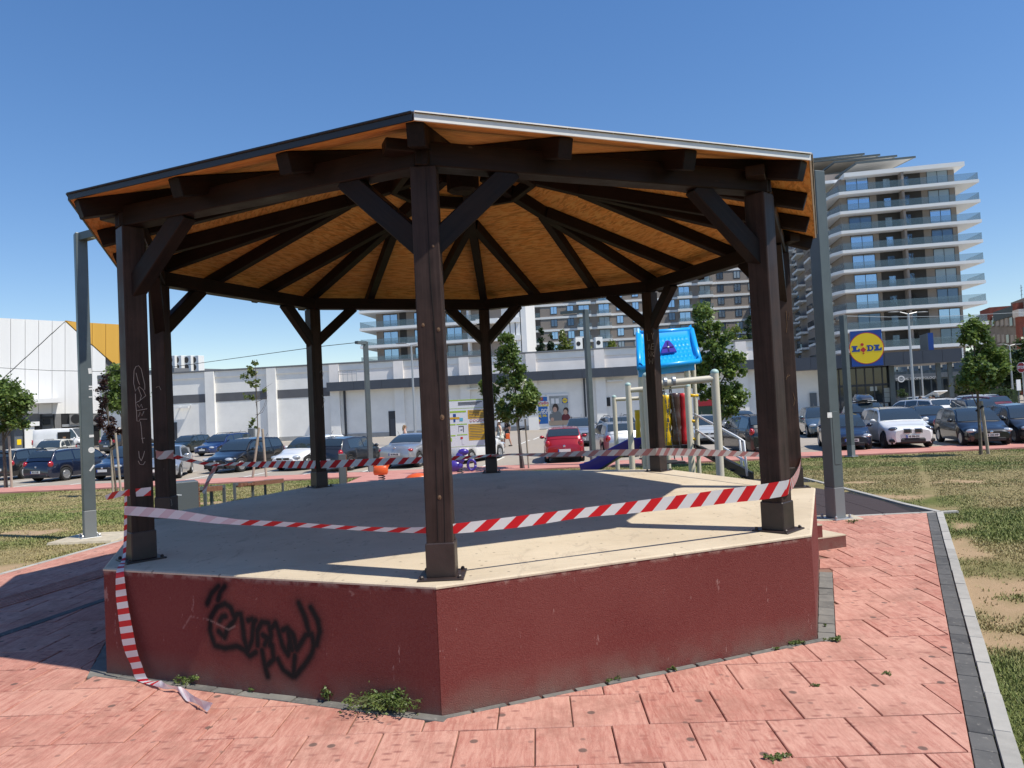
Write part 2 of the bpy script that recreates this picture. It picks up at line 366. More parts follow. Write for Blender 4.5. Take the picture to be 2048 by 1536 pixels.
DRY = [(1850, 960, 4.0), (1700, 940, 2.6), (2040, 950, 4), (150, 990, 2.5), (60, 1010, 3.2), (230, 1000, 1.6), (2000, 1100, 1.0), (1960, 1240, .9), (60, 1100, 1.2), (1620, 950, 2.), (120, 1050, 1.6), (1980, 1000, 1.5)]
GREEN = [(1950, 1045, 1.1), (1850, 1000, .8), (2020, 1420, .9), (1990, 1330, .3), (1700, 925, 1.2), (2040, 1040, 1.2), (220, 1040, .8), (500, 950, 3), (1340, 940, 2)]
BW = [(T(a, b), r) for a, b, r in BARE]; DW = [(T(a, b), r) for a, b, r in DRY]; GW = [(T(a, b), r) for a, b, r in GREEN]
def lawn_paint(X, Y):
    n1 = vnoise(X, Y, .55, 1); n2 = vnoise(X, Y, 2.2, 2); n3 = vnoise(X, Y, 7, 5)
    bare = np.zeros(X.shape); dry = np.clip((n1-.40)*3.0, 0, .75)
    for c_, r_ in DW: dry = np.maximum(dry, np.clip(1.35-np.hypot(X-c_.x, Y-c_.y)/r_+(n2-.5)*1.5, 0, .95))
    for c_, r_ in GW: dry = dry*np.clip(np.hypot(X-c_.x, Y-c_.y)/r_-.2+(n2-.5), 0.05, 1)
    for c_, r_ in BW: bare = np.maximum(bare, np.clip((1.3-np.hypot(X-c_.x, Y-c_.y)/r_+(n2-.5)*2.2+(n3-.5)*1.2)*1.8, 0, 1))
    dk = np.abs((X-KIN[0].x)*kn.x+(Y-KIN[0].y)*kn.y-.32); bare = np.maximum(bare, np.clip((.38-dk/.30+(n2-.5)*2.6)*1.5, 0, 1)*(Y > -2.4)*(Y < 2.2)*(X > 3))
    return np.clip(bare, 0, 1), np.clip(dry+(n3-.5)*.25, 0, 1)
xs = np.arange(-42, 42.01, .22); ys = np.arange(-10, 33.01, .22); X, Y = np.meshgrid(xs, ys)
sdist = (X-SL.x)*sn.x + (Y-SL.y)*sn.y; Z = vTZ(X, Y)-.03 + (vnoise(X, Y, .9, 3)-.5)*.03*np.clip(sdist*-1, 0, 1)
pv = vpip(pave_poly, X, Y) | vpip(rub_poly, X, Y); Z = np.where(pv, np.minimum(Z, vTZ(X, Y)-.03), Z)
Z = np.where(sdist > .3, LOT-.03, Z)
ba, dy = lawn_paint(X, Y); n_, m_ = X.shape; idx = np.arange(n_*m_).reshape(n_, m_)
fc = np.stack([idx[:-1, :-1], idx[:-1, 1:], idx[1:, 1:], idx[1:, :-1]], -1).reshape(-1, 4)
tag(npmesh('lawn', np.stack([X, Y, Z], -1).reshape(-1, 3), fc, MLAWN, attr=np.stack([ba.ravel(), dy.ravel()], 1), smooth=True), 'green and straw coloured lawn with bare patches around the gazebo', kind='structure')
m = MB(); m.add([(-3000, -3000, LOT-.15), (3000, -3000, LOT-.15), (3000, 4000, LOT-.15), (-3000, 4000, LOT-.15)], [(0, 1, 2, 3)])
tag(m.build('ground', MFAR), kind='structure')
a0 = SL - sd*90 + sn*SW; a1 = SR + sd*110 + sn*SW
m = MB(); m.add([(a0.x, a0.y, LOT), (a1.x, a1.y, LOT), (a1.x+sn.x*110, a1.y+110*sn.y, LOT), (a0.x+sn.x*110, a0.y+110*sn.y, LOT)], [(0, 1, 2, 3)])
tag(m.build('car_park', MASPH), 'sunlit beige grey asphalt car park beyond the lawn', kind='structure')
m = MB(); b0 = SL - sd*60; b1 = SR + sd*60; M_ = Matrix((sd, sn, V((0, 0, 1)))).transposed().to_4x4(); M_.translation = V((b0.x, b0.y, LOT-.06))
m.box((0, 0, 0), ((b1-b0).length, SW, .09), M_); tag(m.build('pavement', MPATH), 'narrow red pavement strip between lawn and car park', kind='structure')
m = MB(); pp = [V((p_.x, p_.y, 0)) for p_ in path_poly]; m.add([(p_.x, p_.y, TZ(p_.x, p_.y)+.012) for p_ in pp], [tuple(range(len(pp)))])
tag(m.build('path', MPATH), 'red path behind the gazebo leading to the car park', kind='structure')
# stall lines of the car park
AX = V((math.cos(rad(77)), math.sin(rad(77)), 0)); k = 0
mk = MB(); M2 = lambda p_: (lambda mm: (setattr(mm, 'translation', p_), mm)[1])(Matrix((AX, V((-AX.y, AX.x, 0)), V((0, 0, 1)))).transposed().to_4x4())
marks = tag(bpy.data.objects.new('parking_lines', None), kind='structure')
COL.objects.link(marks); ml = MB(); ml.box((0, -.06, .004), (5.0, .06, .006)); lme = ml.mesh('parking_line', MPAINT)
for row, off in enumerate((SW+.3, 17.5, 23.2, 40.0, 45.5)):
    for i in range(-9, 17):
        p_ = SL + sd*(i*2.55+14+row*.8) + sn*off; o = link(bpy.data.objects.new('parking_line', lme), marks); o.location = (p_.x, p_.y, LOT); o.rotation_euler = (0, 0, rad(77))

# paved square: bed, slabs, border pavers, kerb stones
bedo = MB(); 
bedo.add([(p_.x, p_.y, -.013) for p_ in pave_poly], [tuple(range(len(pave_poly)))]); paving = bedo.build('paving', MJOINT); tag(paving, 'square pink concrete slabs in offset rows around the gazebo', kind='structure')
def clip(poly, p0, n0):                              # keep the side where (p-p0).n0 > 0
    out = []
    for i in range(len(poly)):
        a, b = poly[i], poly[(i+1) % len(poly)]; da = (a-p0).dot(n0); db = (b-p0).dot(n0)
        if da >= 0: out.append(a)
        if (da >= 0) != (db >= 0): out.append(a + (b-a)*(da/(da-db)))
    return out
def slab_mesh(poly, h, name, mt, cz=.004, base=-.02, tilt=None):
    n = len(poly); c_ = sum(poly, V((0, 0, 0)))/n; m = MB(); vs = []
    tz = (lambda q: 0) if tilt is None else (lambda q: (q-c_).x*tilt[0]+(q-c_).y*tilt[1]+tilt[2])
    def rg(ins, z): return [tuple(q + (c_-q)*(ins/max(.05, (c_-q).length)) + V((0, 0, z+(tz(q) if z > base else 0)))) for q in poly]
    m.add(rg(0, base)+rg(0, h-cz)+rg(cz*1.4, h), [tuple(range(2*n, 3*n))]+[(k*n+i, k*n+(i+1) % n, (k+1)*n+(i+1) % n, (k+1)*n+i) for k in range(2) for i in range(n)])
    return m
TS = .404; ra = rad(-5.5); ex = V((math.cos(ra), math.sin(ra), 0)); ey = V((-ex.y, ex.x, 0)); S0 = V((.88*S2, -4.12*S2, 0))
strip_oct = oct_off(.125); cand = []
for j in range(-16, 22):
    for i in range(-40, 24):
        o_ = S0 + ex*((i+.5*(j % 2))*TS) + ey*(j*TS); c_ = o_ + ex*TS/2 + ey*TS/2
        if (c_-V((CV.x, CV.y, 0))).dot(FH) < -2.0: continue
        if not (pip(pave_poly, c_.x, c_.y) or min(abs((c_-KIN[0]).dot(kn)), 9) < .3 or abs((c_-GL1).dot(gnr)) < .3): continue
        pl = [o_+ex*.0034+ey*.0034, o_+ex*(TS-.0034)+ey*.0034, o_+ex*(TS-.0034)+ey*(TS-.0034), o_+ex*.0034+ey*(TS-.0034)]
        pl = clip(pl, KIN[0], -kn); 
        if pl: pl = clip(pl, GL1, gnr)
        if pl and c_.x > 2.5: pl = clip(pl, RF[0], V((-.04, -1, 0)))
        if not pl: continue
        dm, km = -9, 0
        for k in range(8):
            dd = (sum(pl, V((0, 0, 0)))/len(pl) - strip_oct[k]).dot(edge_n(k))
            if dd > dm: dm, km = dd, k
        if dm < -.45: continue
        off_ = SWD.get(km, .12); cc_ = sum(pl, V((0, 0, 0)))/len(pl)
        if km == 6 and (cc_-OCT[7]).dot((OCT[6]-OCT[7]).normalized()) > 2.02: off_ = .004
        pl = clip(pl, OCT[km]+edge_n(km)*off_, edge_n(km))
        if pl and km == 7 and (cc_-OCT[7]).length < .7: pl = clip(pl, OCT[7]+edge_n(7)*.048, edge_n(7)) if (cc_-OCT[7]).dot(edge_n(7)) > (cc_-OCT[7]).dot(edge_n(6)) else clip(pl, OCT[7]+edge_n(6)*.118, edge_n(6))
        if len(pl) < 3: continue
        ar = abs(sum(pl[a].x*pl[(a+1) % len(pl)].y-pl[(a+1) % len(pl)].x*pl[a].y for a in range(len(pl))))/2
        if ar < .004: continue
        loc = c_-V((CV.x, CV.y, 0)); lat = loc.dot(V((FH.y, -FH.x, 0)))/max(.1, loc.dot(FH))
        cand.append((loc.length + (60 if abs(lat) > .80 or loc.dot(FH) < 2.9 else 0) + (25 if c_.y > 3.8 else 0), pl))
cand.sort(key=lambda t: t[0]); rest = MB()
for k, (d_, pl) in enumerate(cand):
    mm = slab_mesh(pl, 0, 'slab', MSLAB, tilt=(random.gauss(0, .0035), random.gauss(0, .0035), random.uniform(-.002, .0015)))
    if k < 300: mm.build('slab', MSLAB, paving)
    else: rest.add(mm.v, mm.f)
if rest.v: tag(rest.build('slabs_beyond', MSLAB, paving), kind='stuff')
bb = MB(); bb.bbox((-.098, -.052, -.03), (.098, .052, 0), .004); bme = bb.mesh('border_paver', MDARKB)
kb = MB(); kb.bbox((-.246, -.04, -.06), (.246, .04, .008), .006); kme = kb.mesh('kerb_stone', MKERB)
kang = math.atan2(kd.y, kd.x); kerb_len = (KNEAR-KFAR).length
nb = 0
for i in range(int(kerb_len/.2)):
    p_ = KFAR + kd*(.1+i*.2) + kn*.056
    if (p_-V((CV.x, CV.y, 0))).dot(FH) < 1.5: break
    o = link(bpy.data.objects.new('border_paver', bme), paving); o.location = (p_.x, p_.y, random.uniform(-.003, .002)); o.rotation_euler = (random.gauss(0, .01), random.gauss(0, .006), kang+random.gauss(0, .012))
for i in range(int(kerb_len/.5)):
    p_ = KFAR + kd*(.2+i*.5) + kn*.155
    if (p_-V((CV.x, CV.y, 0))).dot(FH) < 1.5: break
    o = link(bpy.data.objects.new('kerb_stone', kme), paving); o.location = (p_.x, p_.y, random.uniform(-.004, .003)); o.rotation_euler = (0, random.gauss(0, .004), kang+random.gauss(0, .005))
for k in (0, 7, 1, 6):
    hwd = SWD.get(k, .12); sb = MB(); sb.bbox((-.098, -hwd/2+.003, -.03), (.098, hwd/2-.003, .002), .004); sme = sb.mesh('border_paver', MSTRIPB)
    a, b = OCT[k], OCT[(k+1) % 8]; n_ = edge_n(k); e_ = (b-a); L_ = e_.length; e_ = e_.normalized(); nn = int((L_+.1)/.2)
    for i in range(nn):
        p_ = a + e_*(-.05+.1+i*(L_+.1)/nn) + n_*(hwd/2)
        if k == 6 and (p_-OCT[7]).length > 2.0: continue
        o = link(bpy.data.objects.new('border_paver', sme), paving); o.location = (p_.x, p_.y, random.uniform(-.004, .003)); o.rotation_euler = (random.gauss(0, .01), 0, math.atan2(e_.y, e_.x)+random.gauss(0, .02))
ke = MB(); ke.bbox((-.246, -.035, -.05), (.246, .035, .006), .005); kem = ke.mesh('kerb_stone', MKERB)
for i in range(24):                                  # thin kerb towards the left lawn and before the rubber floor
    p_ = GL3 + gd*(1.2-i*.5) - gnr*.035; o = link(bpy.data.objects.new('kerb_stone', kem), paving); o.location = (p_.x, p_.y, 0); o.rotation_euler = (0, 0, math.atan2(gd.y, gd.x))
re_ = (RF[1]-RF[0]).normalized()
for i in range(7):
    p_ = RF[0] + re_*(.2+i*.5) + V((0, .03, 0)); o = link(bpy.data.objects.new('kerb_stone', kem), paving); o.location = (p_.x, p_.y, -.001); o.rotation_euler = (0, 0, math.atan2(re_.y, re_.x))
# inlays in the paving left of the gazebo: a drain channel and a band of guiding ribs
def inlay(px0, py0, px1, py1, ext):
    a, b = gp(px0, py0), gp(px1, py1); d = (b-a).normalized(); return a - d*ext, b, d
a, b, d = inlay(0, 1271, 205, 1201, 2.5); b = b + d*.75; n_ = int((b-a).length/.25)
ch = MB(); ch.bbox((-.123, -.05, -.02), (.123, .05, .005), .004); chm = ch.mesh('drain_block', MDARKB)
for i in range(n_):
    p_ = a + d*(.125+i*.25); o = link(bpy.data.objects.new('drain_block', chm), paving); o.location = (p_.x, p_.y, 0); o.rotation_euler = (0, 0, math.atan2(d.y, d.x))
a, b, d = inlay(0, 1199, 205, 1139, 2.5); b = b + d*.5; sd_ = V((d.y, -d.x, 0))
for r_ in range(7):
    m = MB(); p0 = a + sd_*(r_*.055); p1 = b + sd_*(r_*.055); m.bar((p0.x, p0.y, .004), (p1.x, p1.y, .004), .03, .014); m.build('guide_rib', MSLAB, paving)

# rubber flooring in square tiles
m = MB(); m.add([(p_.x, p_.y, TZ(p_.x, p_.y)-.010) for p_ in rub_poly], [tuple(range(len(rub_poly)))])
rub = m.build('rubber_floor', mat('rubber_bed', (.015, .012, .012), .95)); tag(rub, 'dark rubber tile flooring of the playground behind the gazebo', kind='structure')
rc = []
rub_n = []
for i in range(len(rub_poly)):
    a, b = rub_poly[i], rub_poly[(i+1) % len(rub_poly)]; e_ = b-a; n_ = V((e_.y, -e_.x, 0)).normalized()
    cc = sum(rub_poly, V((0, 0, 0)))/len(rub_poly); rub_n.append((a, n_ if n_.dot(cc-a) > 0 else -n_))
for j in range(0, 17):
    for i in range(-2, 12):
        o_ = RF[0] + ex*(i*.5) + ey*(j*.5); pl = [o_, o_+ex*.494, o_+ex*.494+ey*.494, o_+ey*.494]
        cx = o_ + ex*.25+ey*.25
        if not pip(rub_poly, cx.x, cx.y):
            if min(abs((cx-a).dot(n)) for a, n in rub_n) > .35: continue
        for a, n in rub_n:
            if pl: pl = clip(pl, a, n)
        if len(pl) < 3: continue
        inside = any((q-strip_oct[k]).dot(edge_n(k)) > 0 for q in pl for k in range(8))
        if not inside: continue
        pl = [V((q.x, q.y, TZ(q.x, q.y))) for q in pl]
        slab_mesh(pl, .004, 'tile', MRUB, .006, base=-.008, tilt=(random.gauss(0, .004), random.gauss(0, .004), 0)).build('rubber_tile', MRUB, rub)
m = MB()                                             # pale edging along the rubber's outer side
for a, b in ((RF[1], rub_poly[2]), (rub_poly[2], rub_poly[3]), (rub_poly[3], rub_poly[4])):
    m = MB(); m.bar((a.x+.06, a.y, TZ(a.x, a.y)), (b.x+.06, b.y, TZ(b.x, b.y)), .08, .03); m.build('kerb_stone', MKERB, rub)

# grass blades: one mass, thicker near the viewer
N = 300000
lr = np.exp(RNG.uniform(math.log(3.0), math.log(34), N)); th = RNG.uniform(-.72, .72, N)
GX = CV.x + lr*(np.sin(th)*FH.y + np.cos(th)*FH.x); GY = CV.y + lr*(np.cos(th)*FH.y - np.sin(th)*FH.x)
ok = ~vpip(pave_poly, GX, GY) & ~vpip(rub_poly, GX, GY) & ~vpip(path_poly, GX, GY) & (((GX-SL.x)*sn.x+(GY-SL.y)*sn.y) < -.05) & (np.abs((GX-KIN[0].x)*kn.x+(GY-KIN[0].y)*kn.y-.1) > .09)
ba, dy = lawn_paint(GX, GY); ok &= RNG.random(N) > np.clip(ba*1.25, 0, .97)
GX, GY, lr, dy = GX[ok], GY[ok], lr[ok], dy[ok]; n = len(GX); GZ = vTZ(GX, GY)-.032
hh = RNG.uniform(.012, .036, n)*(1-.3*dy)*(.8+lr/50); ww = .0022*(1+lr/4); vs = []; 
K = 4; ang = RNG.uniform(0, 2*math.pi, (n, K)); le = RNG.uniform(.2, .9, (n, K)); ha = hh[:, None]*RNG.uniform(.6, 1.15, (n, K)); ox = RNG.normal(0, .018, (n, K))*(1+lr[:, None]/14); oy = RNG.normal(0, .018, (n, K))*(1+lr[:, None]/14)
bx = GX[:, None]+ox; by = GY[:, None]+oy; ca, sa = np.cos(ang), np.sin(ang); w_ = ww[:, None]
A_ = np.stack([bx-sa*w_, by+ca*w_, GZ[:, None]+0*bx], -1); B_ = np.stack([bx+sa*w_, by-ca*w_, GZ[:, None]+0*bx], -1); C_ = np.stack([bx+ca*ha*le, by+sa*ha*le, GZ[:, None]+ha], -1)
vs = np.stack([A_, B_, C_], 2).reshape(-1, 3); fs = np.arange(len(vs)).reshape(-1, 3)
col = np.stack([np.repeat(RNG.random(n*K), 3), np.repeat(np.clip(np.repeat(dy, K)+RNG.normal(0, .2, n*K), 0, 1), 3)], 1)
tag(npmesh('grass', vs, fs, MBLADE, attr=col), 'short lawn grass blades, green near the kerb and straw coloured elsewhere', 'grass', kind='stuff')
# ------------------------------------------------------------------ platform
g = NG('red_render', .88, .2); p = g.pos(); at = g.attr()
c = g.mix(g.ramp(g.noise(p, 1.1, 5), [(.3, 0.0), (.7, 1.0)]), (.150, .027, .024), (.190, .047, .040))
c = g.mix(g.ramp(g.noise(p, 90, 3), [(.35, .0), (.75, .4)]), c, (.25, .095, .08))
scr = g.noise(g.map(p, (5, 5, 1.2), rot=(.5, .3, 0)), 3.2, 5, .75); c = g.mix(g.ramp(scr, [(.655, 0.0), (.69, .5)]), c, (.5, .33, .29))
zz = g.n.new('ShaderNodeSeparateXYZ'); g.l.new(p, zz.inputs[0]); dirt = g.math('MULTIPLY', g.ramp(zz.outputs[2], [(.0, .95), (.06, .6), (.2, 0.0)]), g.ramp(g.noise(p, 3.2, 6, .7), [(.32, 0.0), (.6, 1.0)]))
c = g.mix(dirt, c, (.20, .13, .105)); edge = g.math('MULTIPLY', g.ramp(zz.outputs[2], [(.67, 0.0), (.7, .8)]), g.ramp(g.noise(p, 12, 5), [(.45, 0.0), (.6, 1.0)])); c = g.mix(edge, c, (.4, .27, .22))
MRED = g.m
c2_ = g.mix(at[0], c, (.012, .010, .011)); g.color(c); g.bump(g.noise(p, 130, 4, .75), 1.0, .007)
MRED2 = MRED.copy(); MRED2.name = 'red_render_sprayed'
nb_ = MRED2.node_tree; a_ = nb_.nodes.new('ShaderNodeAttribute'); a_.attribute_name = 'paint'; sp_ = nb_.nodes.new('ShaderNodeSeparateColor'); nb_.links.new(a_.outputs[0], sp_.inputs[0])
mx_ = nb_.nodes.new('ShaderNodeMix'); mx_.data_type = 'RGBA'; bs_ = nb_.nodes['Principled BSDF']; old = bs_.inputs['Base Color'].links[0].from_socket
nb_.links.new(sp_.outputs[0], mx_.inputs[0]); nb_.links.new(old, mx_.inputs[6]); mx_.inputs[7].default_value = (.011, .009, .010, 1)
mx2 = nb_.nodes.new('ShaderNodeMix'); mx2.data_type = 'RGBA'; nb_.links.new(sp_.outputs[1], mx2.inputs[0]); nb_.links.new(mx_.outputs[2], mx2.inputs[6]); mx2.inputs[7].default_value = (.52, .35, .30, 1); nb_.links.new(mx2.outputs[2], bs_.inputs['Base Color'])
g = NG('platform_concrete', .8, .3); p = g.pos(); n1 = g.noise(p, 1.3, 6, .65)
c = g.mix(g.ramp(n1, [(.3, 0.0), (.72, 1.0)]), (.495, .41, .295), (.63, .535, .40)); c = g.mix(g.ramp(g.noise(g.map(p, (1, 5, 1)), 5, 5, .7), [(.56, 0.0), (.7, .35)]), c, (.40, .32, .235))
sp = g.voro(p, 4.0); c = g.mix(g.ramp(sp, [(.0, .8), (.03, .7), (.045, 0.0)]), c, (.16, .13, .10)); c = g.mix(g.ramp(g.noise(g.map(p, (3, 1, 1), rot=(0, 0, .6)), 2.1, 7, .75, .8), [(.56, 0.0), (.68, .5)]), c, (.30, .245, .185)); c = g.mix(g.ramp(g.noise(g.map(p, (1, 14, 1), rot=(0, 0, -.3)), 2.5, 6, .8), [(.62, 0.0), (.7, .4)]), c, (.66, .60, .50))
c = g.mix(g.ramp(g.noise(p, 150, 3), [(.30, .35), (.48, 0.0)]), c, (.28, .235, .18)); MCONC = g.color(c); g.bump(g.noise(p, 45, 5, .7), .35, .006)
plat = thing('concrete_platform', 'raised octagonal concrete platform with dark red rendered sides and graffiti', 'platform', (0, 0, 0))
m = MB(); m.prism([(v.x, v.y) for v in reversed(OCT)], HPL-.018+.05, z0=-.05); m.build('side_wall', MRED, plat)
m = MB(); oo = [v*1.0012 for v in OCT]; n8 = len(oo); ii = [v*.996 for v in oo]
m.add([(v.x, v.y, HPL-.018) for v in oo]+[(v.x, v.y, HPL-.008) for v in oo]+[(v.x, v.y, HPL) for v in ii], [tuple(range(16, 24))[::-1]]+[tuple(range(8))]+[(k*8+i, k*8+8+i, k*8+8+(i+1) % 8, k*8+(i+1) % 8) for k in range(2) for i in range(8)])
m.build('floor', MCONC, plat)
A_, B_ = OCT[1], OCT[0]; WAB = Wall(A_, B_)          # wall with the graffiti
STK = [ [(415,1207),(424,1186),(438,1172)], [(437,1200),(441,1184),(450,1172)], [(430,1290),(421,1262),(422,1235),(434,1214),(450,1207),(462,1215),(470,1235)], [(440,1242),(445,1233),(452,1232)], [(438,1262),(450,1275),(455,1258),(470,1240),(474,1228),(482,1228),(486,1250),(489,1276),(496,1302),(505,1280),(508,1245),(512,1240)],
 [(430,1290),(450,1296),(475,1292),(490,1300),(500,1312),(512,1304)], [(516,1290),(515,1262),(524,1244),(538,1246),(543,1268),(540,1290)], [(526,1270),(536,1276),(530,1290)], [(545,1255),(552,1246),(558,1262),(566,1292),(577,1310),(580,1280)], [(566,1260),(575,1256),(587,1268),(594,1300),(600,1290),(612,1270),(624,1268),(629,1290),(622,1312),(608,1332),(590,1352)],
 [(525,1300),(530,1330),(536,1352)], [(536,1330),(548,1318),(545,1290)], [(556,1318),(568,1340),(585,1352)], [(590,1310),(588,1350)], [(598,1206),(610,1232),(618,1262)], [(622,1214),(636,1240),(640,1262),(634,1290)], [(497,1240),(505,1238)], [(577,1265),(585,1300)] ]
WHT = [[(367,1256),(382,1232),(420,1240),(458,1259),(474,1250)], [(513,1198),(515,1190)], [(700,1182),(708,1188),(704,1190)]]
nu, nz = 340, 92; us = np.linspace(0.004, WAB.L-.004, nu); zs = np.linspace(.0, HPL-.02, nz); U, ZZ = np.meshgrid(us, zs)
def stroke_field(stks, r, soft):
    f = np.zeros(U.shape)
    for s_ in stks:
        pts = [WAB.uz(*q) for q in s_]
        for (u0, z0), (u1, z1) in zip(pts[:-1], pts[1:]):
            L2 = max(1e-9, (u1-u0)**2+(z1-z0)**2); t = np.clip(((U-u0)*(u1-u0)+(ZZ-z0)*(z1-z0))/L2, 0, 1); d = np.hypot(U-u0-t*(u1-u0), ZZ-z0-t*(z1-z0))
            f = np.maximum(f, np.clip(1-(d-r)/soft, 0, 1))
    return f
core = stroke_field(STK, .006, .032); halo = stroke_field(STK, 0, .11); gz = vnoise(U, ZZ, 30, 9)
blk = np.clip(core**1.25*.78 + halo**2*.45*(.6+.8*gz), 0, 1); wht = stroke_field(WHT, .0, .009)*(gz > .42)*.38
pts = np.array([[*WAB.at(float(u), float(z), .003)] for z in zs for u in us]); idx = np.arange(nu*nz).reshape(nz, nu)
fc = np.stack([idx[:-1, :-1], idx[:-1, 1:], idx[1:, 1:], idx[1:, :-1]], -1).reshape(-1, 4)
tag(npmesh('sprayed_side', pts, fc, MRED2, plat, attr=np.stack([blk.ravel(), wht.ravel()], 1)), 'side with black spray painted graffiti lettering')
n5 = edge_n(5); e5 = (OCT[5]-OCT[6]).normalized(); w0 = OCT[6] + e5*.30      # steps up the right side
MS_ = Matrix((n5, e5, V((0, 0, 1)))).transposed().to_4x4(); MS_.translation = w0
for dep, z0, z1 in ((.64, -.04, .135), (.33, .135, .275)):
    m = MB(); m.box((0.003, 0, z0), (dep, 1.5, z1-.012), MS_); st_ = m.build('step', MRED, plat); m = MB(); m.box((0.003, -.003, z1-.0121), (dep+.003, 1.503, z1), MS_); m.build('tread', MCONC, st_)

# ------------------------------------------------------------------ gazebo
def woodmat(name, a, b, rough=.5):
    g = NG(name, rough, .16); o = g.obj(); rnd = g.rand(); sh = g.n.new('ShaderNodeVectorMath'); sh.operation = 'SCALE'; sh.inputs[0].default_value = (13, 7, 5); g.l.new(rnd, sh.inputs['Scale'])
    ad = g.n.new('ShaderNodeVectorMath'); g.l.new(o, ad.inputs[0]); g.l.new(sh.outputs[0], ad.inputs[1]); v = ad.outputs[0]
    gr = g.noise(g.map(v, (1.6, 38, 38)), 1.0, 6, .65, .3); bl = g.noise(v, 2.6, 4)
    c = g.mix(g.ramp(gr, [(.3, 0.0), (.7, 1.0)]), a, b); c = g.mix(g.ramp(bl, [(.45, 0.0), (.75, .6)]), c, tuple(x*1.7 for x in b))
    wn = g.noise(g.map(v, (6, 30, 30)), 1.0, 4, .7); c = g.mix(g.ramp(wn, [(.70, 0.0), (.74, .5)]), c, (.20, .14, .11)); g.color(c)
    g.l.new(g.ramp(bl, [(.3, rough-.12), (.7, rough+.15)]), g.b.inputs['Roughness']); g.bump(gr, .35, .004); return g.m
MWOOD = woodmat('dark_stained_timber', (.021, .013, .011), (.050, .032, .027)); MRAFT = woodmat('stained_rafter_shade_dark', (.008, .0048, .004), (.017, .010, .008), .6); MBEAM = woodmat('stained_beam_shade_dark', (.010, .006, .005), (.021, .013, .0105))  # same dark stain; beams and rafters darkened to hold the shade under the roof
MSHOE = mat('brown_steel_shoe', (.034, .021, .018), .45, var=.25, vscale=8, bump=.1, bscale=90)
MKNOT = mat('bare_wood_knot', (.15, .085, .042), .7, var=.4, vscale=60); MCRACK = mat('crack_dark', (.006, .004, .003), .9); MCHALK = mat('scratched_pale_wood', (.36, .31, .27), .8)
g = NG('osb_board', .75, .2); o = g.obj()
def strand(sc, rz_, loc):                            # long flakes, each with a tone of its own
    t = g.n.new('ShaderNodeTexVoronoi'); t.inputs['Scale'].default_value = 1.0; wv = g.noise(o, 5, 2); va = g.n.new('ShaderNodeVectorMath'); va.operation = 'SCALE'; va.inputs['Scale'].default_value = .05; cx_ = g.n.new('ShaderNodeCombineXYZ'); g.l.new(wv, cx_.inputs[0]); g.l.new(wv, cx_.inputs[1]); g.l.new(cx_.outputs[0], va.inputs[0])
    ad = g.n.new('ShaderNodeVectorMath'); g.l.new(o, ad.inputs[0]); g.l.new(va.outputs[0], ad.inputs[1]); g.l.new(g.map(ad.outputs[0], sc, loc, (0, 0, rz_)), t.inputs['Vector']); sc_ = g.n.new('ShaderNodeSeparateColor'); g.l.new(t.outputs['Color'], sc_.inputs[0]); return sc_.outputs[0]
s1, s2, s3, s4 = strand((9, 54, 1), .15, (0, 0, 0)), strand((10, 58, 1), -.5, (3, 7, 0)), strand((10, 56, 1), .75, (9, 2, 0)), strand((8, 46, 1), -.1, (5, 5, 0))
c = g.mix(s1, (.60, .235, .05), (.78, .345, .09)); c = g.mix(g.ramp(s2, [(.62, 0.0), (.68, .6)]), c, (.80, .42, .14)); c = g.mix(g.ramp(s3, [(.70, 0.0), (.74, .6)]), c, (.36, .145, .035)); c = g.mix(g.ramp(s4, [(.72, 0.0), (.76, .8)]), c, (.76, .40, .12))
c = g.mix(g.ramp(g.noise(o, .8, 4), [(.4, 0.0), (.7, .4)]), c, (.46, .19, .045)); MOSB = g.color(c); g.bump(s1, .25, .003)
MTRIMW = mat('metal_trim_sunlit', (.74, .72, .68), .35, metal=.0, var=.08, vscale=4, spec=.6); MTRIMD = mat('metal_trim_shaded', (.022, .022, .024), .4, spec=.5); MSHING = mat('bitumen_shingle', (.045, .035, .033), .9, var=.3, vscale=25, bump=.4, bscale=200); MREDTOP = mat('red_roof_sheet', (.30, .085, .07), .8, var=.2, vscale=6)  # one metal edge trim: sunlit and shaded look put into two colours
gaz = thing('gazebo', 'octagonal dark timber gazebo with orange board ceiling and eight posts', 'gazebo', (0, 0, HPL))
PST = ring(RP, 0); SLP = (4.39-HE)/RE; PW = .155
